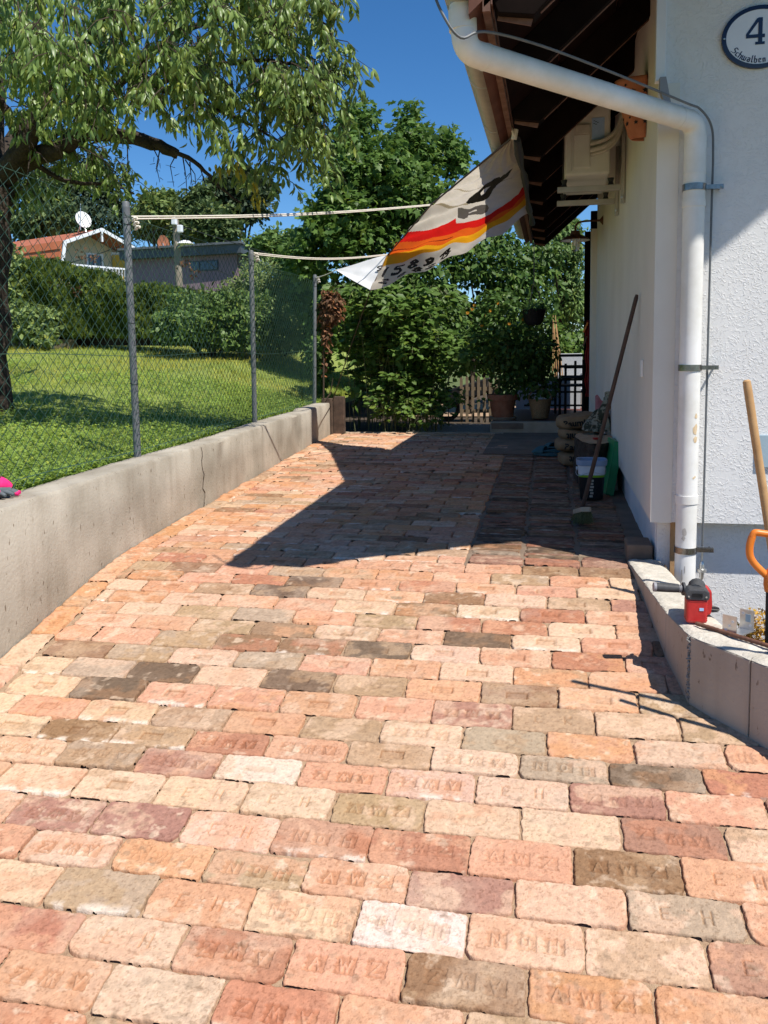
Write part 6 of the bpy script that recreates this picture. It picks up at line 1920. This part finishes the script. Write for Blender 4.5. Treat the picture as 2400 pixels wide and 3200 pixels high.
t = thing('dead_climber', 'clump of dried rust-brown climber leaves hanging on the fence end', 'dead plant', (-2.9, 10.95, 1.3))
crown('leaves', [(V3((-2.86, 10.95, 2.18)), (.16, .12, .24), 1), (V3((-2.80, 10.95, 2.25)), (.10, .10, .14), 1), (V3((-2.93, 10.93, 1.85)), (.08, .08, .22), .6), (V3((-2.96, 10.95, 1.45)), (.05, .06, .2), .3)], 1100, .065, 'oval', M['dry_leaf'], t, droop=1.2, tint=.35)
q = MB(); q.tube([(-2.98, 10.93, .95), (-2.96, 10.92, 1.6), (-2.88, 10.95, 2.2)], [.012, .010, .006], 6); q.tube([(-2.98, 10.95, .93), (-2.90, 11.0, 1.05), (-2.86, 10.98, 1.25)], [.01, .008, .005], 6); q.build('stem', M['twig'], t)
t = thing('yellow_plant', 'yellow straw-like tuft behind the metal plates on the wall', 'plant', (.85, 3.62, .2))
crown('tuft', [(V3((.835, 3.60, .44)), (.07, .05, .075), 1), (V3((.80, 3.60, .36)), (.08, .06, .10), 1)], 900, .028, 'spray', M['yellow_moss'], t, droop=-.2, tint=.25)

# ---- hedge and bushes beyond the lawn
def hedge():
    a, b = at(95, 745, 17.0), at(430, 748, 16.2)
    a, b = Vector((a.x - 3, a.y - .3, a.z)), b
    t = thing('thuja_hedge', 'long dark green clipped thuja hedge across the far side of the lawn', 'hedge', a.lerp(b, .5))
    d = (b - a); L = d.length; d.normalize(); n = Vector((-d.y, d.x, 0))
    N_ = 26000
    s = rng.random(N_) * L
    face = rng.random(N_)
    hh = 1.24 + .10 * np.sin(s * 2.3) + .08 * np.sin(s * 5.7 + 1)
    hh = hh * (1 - .38 * ss(.62, .95, s / L))
    z = np.where(face < .72, rng.random(N_) ** .9 * hh, hh + rng.normal(0, .05, N_))
    bulge = .16 * np.sin(s * 4.1) * np.cos(z * 3.3) + .10 * np.sin(s * 9.7 + z * 6)
    off = np.where(face < .72, -.55 + bulge + rng.normal(0, .06, N_), rng.uniform(-.6, .6, N_))
    P = np.array(a)[None] + s[:, None] * np.array(d)[None] + off[:, None] * np.array(n)[None]
    P[:, 2] = a.z + (b.z - a.z) * s / L + .12 + z
    ax = rng.normal(size=P.shape) * .45 + np.array([0, -.25, 1.0]); nm = rng.normal(size=P.shape) + np.array([0, -1.2, .2])
    leaves('foliage', P, ax, nm, rng.uniform(.09, .17, N_), 'spray', M['thuja'], t, .22)
    q = MB()
    def fn(u, v):
        p = a.lerp(b, u) + n * (-.30 + .06 * math.sin(u * 40) if v < .5 else .45)
        zz = [0.02, .10, .98, 1.0, .1, 0.02][int(round(v * 5))] * (1 - .38 * float(ss(.62, .95, u)))
        return (p.x, p.y, a.z + (b.z - a.z) * u + zz)
    q.grid(fn, 30, 5); q.build('inner_branches', M['bark'], t)
    k = MB(); k.beam(a - n * .70 + Vector((0, 0, .03)), a.lerp(b, .66) - n * .70 + Vector((0, 0, .0)), .12, .26)
    one('hedge_kerb', k, M['kerb_dark'], 'low old concrete kerb along the foot of the thuja hedge', 'kerb', base=a.lerp(b, .5) - n * .75)
    for (px, py) in ((205, 562), (178, 555), (105, 620), (170, 632), (420, 590), (400, 575)):
        P = np.array(at(px, py, 15.9))[None] + rng.normal(0, .05, (14, 3))
        leaves('dry_tip', P, rng.normal(size=P.shape) * .5 + np.array([0, -.4, .6]), rng.normal(size=P.shape) + np.array([0, -1, 0]), rng.uniform(.07, .12, len(P)), 'spray', M['dry_leaf'], t, .2)
hedge()


def shrub(name, label, blobs, n, size, kind, mt, droop=.2, group=None):
    lo = min(blobs, key=lambda b: b[0][2] - b[1][2])
    c = np.mean([b[0] for b in blobs], 0)
    t = thing(name, label, 'shrub', (c[0], c[1], lo[0][2] - lo[1][2]), group=group)
    q = MB()
    for b in blobs:
        e = Vector(b[0]); s = Vector((c[0], c[1], lo[0][2] - lo[1][2] - .2))
        q.tube([s, s.lerp(e, .5), e], [.05, .03, .01], 5)
    q.build('stems', M['bark'], t)
    crown('foliage', blobs, n, size, kind, M[mt], t, droop, .22, .55)
shrub('garden_shrub', 'rounded leafy shrub in front of the hedge between the two fence posts', [ell(430, 695, 80, 60, 15.2, 1.0), ell(520, 690, 70, 60, 15.4, 1.0), ell(370, 710, 40, 35, 15.0, .5), ell(470, 668, 60, 36, 15.6, .6), ell(500, 730, 60, 30, 15.0, .6)], 8500, .105, 'oval', 'bush')
shrub('pale_willow_shrub', 'pale green rounded shrub rising behind the middle fence post', [ell(575, 620, 65, 55, 17.6, 1.0), ell(515, 650, 50, 40, 17.8, 1.0), ell(620, 640, 55, 60, 17.4, .9), ell(600, 700, 60, 55, 16.8, .8), ell(650, 720, 40, 40, 16.2, .6), ell(655, 600, 35, 60, 17.4, .6)], 11000, .125, 'cherry', 'light_bush', .1)
shrub('elder_shrub', 'loose light green shrub at the left in front of the orange house', [ell(32, 595, 34, 45, 16.5, .8), ell(66, 640, 38, 45, 16.4, .8), ell(35, 620, 40, 60, 16.2, .7), ell(50, 690, 45, 50, 15.8, .7), ell(85, 700, 40, 45, 15.6, .6), ell(16, 548, 18, 34, 16.5, .4), ell(100, 730, 25, 20, 15.2, .3)], 6500, .11, 'oval', 'light_bush')
shrub('dark_undergrowth', 'dark undergrowth filling the corner behind the last fence post', [ell(665, 640, 35, 60, 15.5, .7), ell(690, 700, 30, 70, 14.5, .6), ell(640, 560, 40, 40, 16.5, .6), ell(690, 780, 25, 60, 13.0, .4)], 4500, .11, 'oval', 'vine')

BG = [(150, 440, 150, 130, 62, 'fartree_dark', 'tall dark tree behind the orange-roofed house', [(150, 420, 95, 80), (240, 420, 60, 85), (90, 400, 70, 80), (270, 480, 45, 70), (50, 470, 55, 60), (200, 360, 60, 45), (190, 480, 80, 60)]),
      (110, 470, 0, 0, 58, 'fartree', 'lighter tree rising above the orange roof at left', [(110, 440, 45, 50), (90, 480, 55, 30), (135, 470, 35, 35), (60, 490, 40, 30)]),
      (335, 450, 0, 0, 58, 'light_bush', 'pale thin-leaved tree between the post and the utility pole', [(330, 450, 35, 40), (360, 440, 30, 30), (310, 480, 30, 35), (345, 490, 45, 30)]),
      (430, 450, 0, 0, 55, 'fartree', 'broad tree behind the mauve house and the utility pole', [(420, 450, 45, 35), (450, 480, 60, 40), (400, 490, 40, 35), (480, 500, 50, 35), (435, 420, 30, 25)]),
      (510, 430, 0, 0, 57, 'fartree_dark', 'tall dark open tree under the hanging cherry leaves', [(470, 405, 35, 30), (520, 390, 45, 35), (560, 400, 35, 35), (540, 440, 50, 40), (500, 450, 45, 40), (585, 410, 20, 20)]),
      (600, 530, 0, 0, 40, 'bush', 'mid green tree behind the middle fence post', [(590, 530, 40, 35), (620, 555, 40, 40), (560, 530, 30, 25), (640, 520, 30, 30)]),
      (650, 520, 0, 0, 24, 'maple', 'green tree left of the maple beyond the garden fence', [(655, 540, 25, 40), (640, 580, 30, 30), (680, 590, 30, 40)])]
for (px, py, _a, _b, dp, mt_, lab, bl) in BG:
    bls = [ell(x, y, rx, ry, dp + random.uniform(-2, 2), rx * .0005 * dp) for x, y, rx, ry in bl]
    p = at(px, 640, dp)
    zb = min(p.z, float(lawn_z(np.array(p.x), np.array(p.y))))
    tree('background_tree', lab, (p.x, p.y, min(zb, min(b[0][2] - b[1][2] for b in bls) - 1.5)), max(1.5, p.z + dp * .02 - zb), .012 * dp ** .8 * .5 + .1, bls, 6800 if dp > 45 else 4200, .0062 * dp + .02, 'oval', mt_, limbs=5, droop=.25, group='trees beyond the houses and hedge', shell=.35)

# ---- houses on the slope
def orange_house():
    ap = at(211.5, 495.5, 50)
    a = R_(55)
    gx_ = (Vector((RT.x, RT.y, 0)).normalized() * math.cos(a) + Vector((FW.x, FW.y, 0)).normalized() * math.sin(a))
    gy_ = Vector((-gx_.y, gx_.x, 0))
    Z = Vector((0, 0, 1))
    gl = float(lawn_z(np.array(ap.x), np.array(ap.y)))
    t = thing('orange_roofed_house', 'cream house with orange mansard roof and white balcony gable behind the hedge', 'house', Vector((ap.x, ap.y, gl)))
    P = lambda u, v, w_: ap + gx_ * u + gy_ * v + Z * w_
    W_, K, B_ = 2.45, -.92, -2.75
    L = 9.0
    q = MB()
    q.add([P(-W_, -.3, K), P(0, -.3, 0), P(0, L, 0), P(-W_, L, K), P(W_, -.3, K), P(W_, L, K)], [(0, 1, 2, 3), (1, 4, 5, 2)])
    o = q.build('upper_roof', M['red_tiles'], t); o.modifiers.new('t', 'SOLIDIFY').thickness = .12
    q = MB()
    for s in (-1, 1):
        for k in range(4):
            z0, z1 = K + (B_ - K) * k / 4, K + (B_ - K) * (k + 1) / 4
            u0, u1 = W_ + .32 * k / 4 + .02, W_ + .32 * (k + 1) / 4 + .09
            q.add([P(s * u0, -.1, z0), P(s * u1, -.1, z1), P(s * u1, L, z1), P(s * u0, L, z0)], [(0, 1, 2, 3)])
    o = q.build('mansard_slope', M['orange_wall'], t); o.modifiers.new('t', 'SOLIDIFY').thickness = .05
    q = MB(); q.add([P(-W_ + .1, 1.3, -3.5), P(W_ - .1, 1.3, -3.5), P(W_ - .1, 1.3, K - .1), P(0, 1.3, -.15), P(-W_ + .1, 1.3, K - .1)], [(0, 1, 2, 3, 4)])
    q.add([P(-W_ - .3, .2, B_), P(-W_ - .3, L, B_), P(-W_ - .3, L, B_ - 4), P(-W_ - .3, .2, B_ - 4)], [(0, 1, 2, 3)])
    q.add([P(-W_ - .3, .2, B_ - .2), P(W_ + .3, .2, B_ - .2), P(W_ + .3, .2, B_ - 4), P(-W_ - .3, .2, B_ - 4)], [(0, 1, 2, 3)])
    q.add([P(-W_ + .05, 1.29, -3.4), P(-W_ + .05, -.1, -3.4), P(-W_ + .05, -.1, K), P(-W_ + .05, 1.29, K)], [(0, 1, 2, 3)])
    q.add([P(W_ - .05, 1.29, -3.4), P(W_ - .05, -.1, -3.4), P(W_ - .05, -.1, K), P(W_ - .05, 1.29, K)], [(0, 1, 2, 3)])
    q.build('wall', M['cream_wall'], t)
    q = MB()
    for s in (-1, 1):
        for off, th in ((0, .26), (.0, .0)):
            if th: q.beam(P(s * (W_ + .05), -.36, K - .08), P(0, -.36, -.04), .07, .19, up=tuple(gx_)); q.beam(P(s * (W_ + .05), -.36, K), P(s * (W_ + .40), -.36, B_), .07, .18, up=tuple(gx_))
    q.beam(P(0, -.34, -.02), P(0, -.34, -.75), .10, .10, up=tuple(gx_))
    q.build('gable_trim', M['white_trim'], t)
    q = MB()
    for k in range(22):
        u = -W_ + .1 + (2 * W_ - .2) * k / 21; q.beam(P(u, -.15, -2.25), P(u, -.15, -3.1), .14, .03, up=tuple(gx_))
    q.beam(P(-W_, -.15, -2.2), P(W_, -.15, -2.2), .08, .10); q.build('balcony_railing', M['white_trim'], t)
    q = MB(); q.add([P(.1, 1.27, -3.2), P(1.1, 1.27, -3.2), P(1.1, 1.27, -1.35), P(.1, 1.27, -1.35)], [(0, 1, 2, 3)]); w_ = q.build('window', M['pane'], t)
    q = MB()
    for (u0, u1, z0, z1) in ((0, .12, -3.2, -1.25), (1.08, 1.2, -3.2, -1.25), (.12, 1.08, -1.35, -1.25), (.56, .64, -3.2, -1.35)): q.add([P(u0, 1.2, z0), P(u1, 1.2, z0), P(u1, 1.2, z1), P(u0, 1.2, z1), P(u0, 1.26, z0), P(u1, 1.26, z0), P(u1, 1.26, z1), P(u0, 1.26, z1)], [(0, 1, 2, 3), (0, 4, 5, 1), (2, 6, 7, 3), (0, 3, 7, 4), (1, 5, 6, 2)])
    q.build('frame', M['white_trim'], w_)
    d = thing('satellite_dish', 'white oval satellite dish on the ridge of the orange-roofed house', 'satellite dish', P(0, 2.0, .05))
    c = at(180.5, 474, 49.5)
    N_ = (Vector((RT.x, RT.y, 0)) * .74 - Vector((FW.x, FW.y, 0)) * .62 + Z * .28).normalized()
    X_ = N_.cross(Z).normalized(); Y_ = X_.cross(N_) 
    R3 = Matrix((X_, Y_, N_)).transposed()
    q = MB(); q.lathe([(0, -.03), (.30, -.02), (.50, .0), (.50, -.03), (.3, -.05), (0, -.06)], c, 28, R3); q.build('dish', M['white'], d, smooth=True)
    q = MB(); q.tube([P(0, 2.0, -.1), c - N_ * .12], .035, 8); q.tube([c - Y_ * .45 - N_ * .05, c - Y_ * .75], .03, 6); q.build('mast', M['steel'], d)
    m_ = MB(); m_.tube([at(174, 497, 49), at(174, 440, 49)], .02, 6)
    one('roof_aerial', m_, M['steel'], 'thin aerial mast behind the white satellite dish', 'aerial', base=at(174, 497, 49))
orange_house()


def mauve_house():
    A_, B_, C_ = at(282, 545, 42), at(512, 548, 40), at(562, 560, 47)
    zt = A_.z
    gl = float(lawn_z(np.array(B_.x), np.array(B_.y)))
    t = thing('mauve_house', 'low mauve house with dark flat parapet roof behind the hedge', 'house', (B_.x, B_.y, gl))
    A2, B2, C2 = (Vector((p.x, p.y, 0)) for p in (A_, B_, C_))
    D2 = A2 + (C2 - B2)
    def wall(p, q_, z0, z1, mb, off=0):
        d = (q_ - p).normalized(); n = Vector((d.y, -d.x, 0)) * off
        mb.add([p + n + Vector((0, 0, z0)), q_ + n + Vector((0, 0, z0)), q_ + n + Vector((0, 0, z1)), p + n + Vector((0, 0, z1))], [(0, 1, 2, 3)])
    zl = at(400, 555, 41).z
    q = MB()
    for p, r in ((A2, B2), (B2, C2), (C2, D2), (D2, A2)): wall(p, r, gl - 1, zl, q)
    q.build('wall', M['purple_wall'], t)
    q = MB()
    zr = at(400, 534, 41).z
    pr = [A2 - Vector((.4, .4, 0)), B2 + Vector((.35, -.4, 0)), C2 + Vector((.5, .3, 0)), D2 + Vector((-.4, .4, 0))]
    q.add([p + Vector((0, 0, zl)) for p in pr] + [p + Vector((0, 0, zr)) for p in pr], [(0, 3, 2, 1), (4, 5, 6, 7), (0, 1, 5, 4), (1, 2, 6, 5), (2, 3, 7, 6), (3, 0, 4, 7)])
    q.build('parapet', M['anthracite'], t)
    q = MB()
    d = (B2 - A2).normalized()
    for s in (0, 1): q.beam(pr[s] + Vector((0, -.06, zr)), pr[s + 1] + Vector((0, -.06, zr)), .16, .10)
    q.build('roof_edge', M['post'], t)
    n = Vector((d.y, -d.x, 0))
    def rect(s0, s1, z0, z1, off, mt, nm, par):
        m_ = MB(); p, r = A2.lerp(B2, s0) + n * off, A2.lerp(B2, s1) + n * off
        m_.add([p + Vector((0, 0, z0)), r + Vector((0, 0, z0)), r + Vector((0, 0, z1)), p + Vector((0, 0, z1))], [(0, 1, 2, 3)]); o = m_.build(nm, mt, par); o.modifiers.new('t', 'SOLIDIFY').thickness = .05; return o
    zw1, zw0 = at(450, 565, 40.5).z, at(450, 582, 40.5).z
    f = rect(.565, .83, zw0 - .06, zw1 + .06, .03, M['anthracite'], 'window', t)
    rect(.57, .655, zw0, zw1, .07, M['pane'], 'pane', f); rect(.67, .825, zw0, zw1, .07, M['pane'], 'pane', f)
    dd = thing('red_satellite_dish', 'small red-brown satellite dish on the roof of the mauve house', 'satellite dish', at(353, 540, 41))
    c = at(352, 526, 41); q = MB(); N_ = (Vector((RT.x, RT.y, 0)) * .85 - Vector((FW.x, FW.y, 0)) * .5).normalized(); X_ = N_.cross(Vector((0, 0, 1))).normalized()
    q.lathe([(0, -.05), (.25, -.03), (.40, .03), (.25, -.02), (0, -.04)], c, 20, Matrix((X_, X_.cross(N_), N_)).transposed()); q.build('dish', M['terracotta'], dd, smooth=True)
    q = MB(); q.tube([at(353, 541, 41), c], .03, 6); q.build('mast', M['steel'], dd)
    y = thing('yellow_house', 'yellow rendered house wall glimpsed between the orange roof and the mauve house', 'house', at(272, 600, 54))
    q = MB(); p0, p1 = at(262, 640, 54), at(300, 640, 54); q.beam(p0.lerp(p1, .5) + Vector((0, 0, -1)), p0.lerp(p1, .5) + Vector((0, 0, at(270, 557, 54).z - p0.z)), (p1 - p0).length, 3, up=tuple(FW)); q.build('wall', M['yellow_wall'], y)
    q = MB(); q.beam(at(258, 555, 54), at(303, 556, 54), 3.4, .22); q.build('roof_edge', M['white_trim'], y)
mauve_house()

def utility_pole():
    b = at(388, 600, 27); gl = float(lawn_z(np.array(b.x), np.array(b.y)))
    t = thing('utility_pole', 'grey wooden utility pole with white boxes standing between the posts', 'pole', (b.x, b.y, gl))
    q = MB(); q.tube([(b.x, b.y, gl), at(384, 560, 27), at(379, 475, 27)], [.12, .115, .10], 12); q.build('shaft', M['pole_wood'], t, smooth=True)
    for (px, py, w_, h_) in ((376.5, 478, .075, .11), (389, 494, .075, .11)):
        c = at(px, py, 26.8); q = MB(); q.box((c.x - w_, c.y - .08, c.z - h_), (c.x + w_, c.y + .08, c.z + h_)); q.build('junction_box', M['white_trim'], t, bevel=.02)
    q = MB(); q.tube(smooth_path([at(384, 535, 26.9), at(392, 530, 26.8), at(402, 527, 26.8)]), .03, 8); q.build('lamp_arm', M['steel'], t)
    c = at(400, 527, 26.8); q = MB(); q.lathe([(0, .12), (.15, .09), (.28, 0), (0, -.02)], c, 16); q.build('lamp_head', M['white'], t, smooth=True)
    for k, (x1, y1, x2, y2, d1, d2) in enumerate(((379, 485, 1000, 585, 27, 60), (379, 480, -200, 560, 27, 34), (379, 490, 560, 575, 27, 46))):
        a, c = at(x1, y1, d1), at(x2, y2, d2); q = MB(); q.tube([a.lerp(c, s) - Vector((0, 0, 1.0 * math.sin(math.pi * s))) for s in np.linspace(0, 1, 24)], .014, 5)
        one('power_line', q, M['black'], ['black power line running right from the utility pole', 'black power line running left from the utility pole', 'lower black power line from the pole towards the mauve house'][k], 'cable', base=a)
utility_pole()

# ---- grass
def grass():
    n = 90000
    y = 2.6 + 14.5 * rng.random(n) ** 1.25
    u = rng.random(n) ** 1.35
    x = wall_x(y) - .24 - 9.5 * u
    keep = np.ones(n, bool)
    dist = np.hypot(x, y)
    x, y, dist = x[keep], y[keep], dist[keep]
    z = lawn_z(x, y) + .05 * (vnoise(x * 1.3, y * 1.3, 3) - .5) - .01
    P = np.stack([x, y, z], -1)
    dry = np.clip(ss(.35, .7, fbm(x * .5, y * .5, 61, 3)) + .3, 0, 1) * ss(8, 14, dist)
    ax = rng.normal(size=P.shape) * .45 + np.array([0, 0, 1.0]); nm = rng.normal(size=P.shape) * np.array([1, 1, .2])
    sz = (.03 + .04 * rng.random(len(P))) * (1 + dist * .02)
    hue = np.stack([1 + .9 * dry, 1 + .25 * dry, 1 + .2 * dry], -1)
    o = leaves('grass_blades', P, ax, nm, sz, 'blade', M['grass'], None, .25, hue)
    tag(o, 'short green grass blades growing over the lawn', 'grass', kind='stuff')
    n = 42000
    y = 2.6 + 9.0 * rng.random(n) ** 1.3; x = wall_x(y) - .24 - 4.8 * rng.random(n) ** 1.5
    k = fbm(x * .9, y * .9, 71, 3) > .36
    x, y = x[k], y[k]
    z = lawn_z(x, y) + .05 * (vnoise(x * 1.3, y * 1.3, 3) - .5) + .02 + .05 * rng.random(len(x))
    P = np.stack([x, y, z], -1); ax = rng.normal(size=P.shape) * np.array([1, 1, .35]); nm = rng.normal(size=P.shape) * .2 + np.array([.1, -.1, 1])
    o = leaves('clover_leaves', P, ax, nm, rng.uniform(.022, .042, len(P)), 'clover', M['grass'], None, .2)
    tag(o, 'clover leaves covering the lawn along the fence', 'clover', kind='stuff')
grass()

# two unseen stakes added right of the view to cast thin shadows across the ramp
for a, b, lab in (((.80, 2.90, 1.63), (2.6, 2.75, -.15), 'upper wooden stake added out of view to cast a thin shadow on the ramp'), ((.83, 2.89, 1.32), (2.5, 2.3, -.15), 'lower wooden stake added out of view to cast a thin shadow on the ramp')):
    g = MB(); g.tube([b, a], [.014, .012], 8); one('shadow_stake', g, M['wood_pole'], lab, 'stake', base=b)
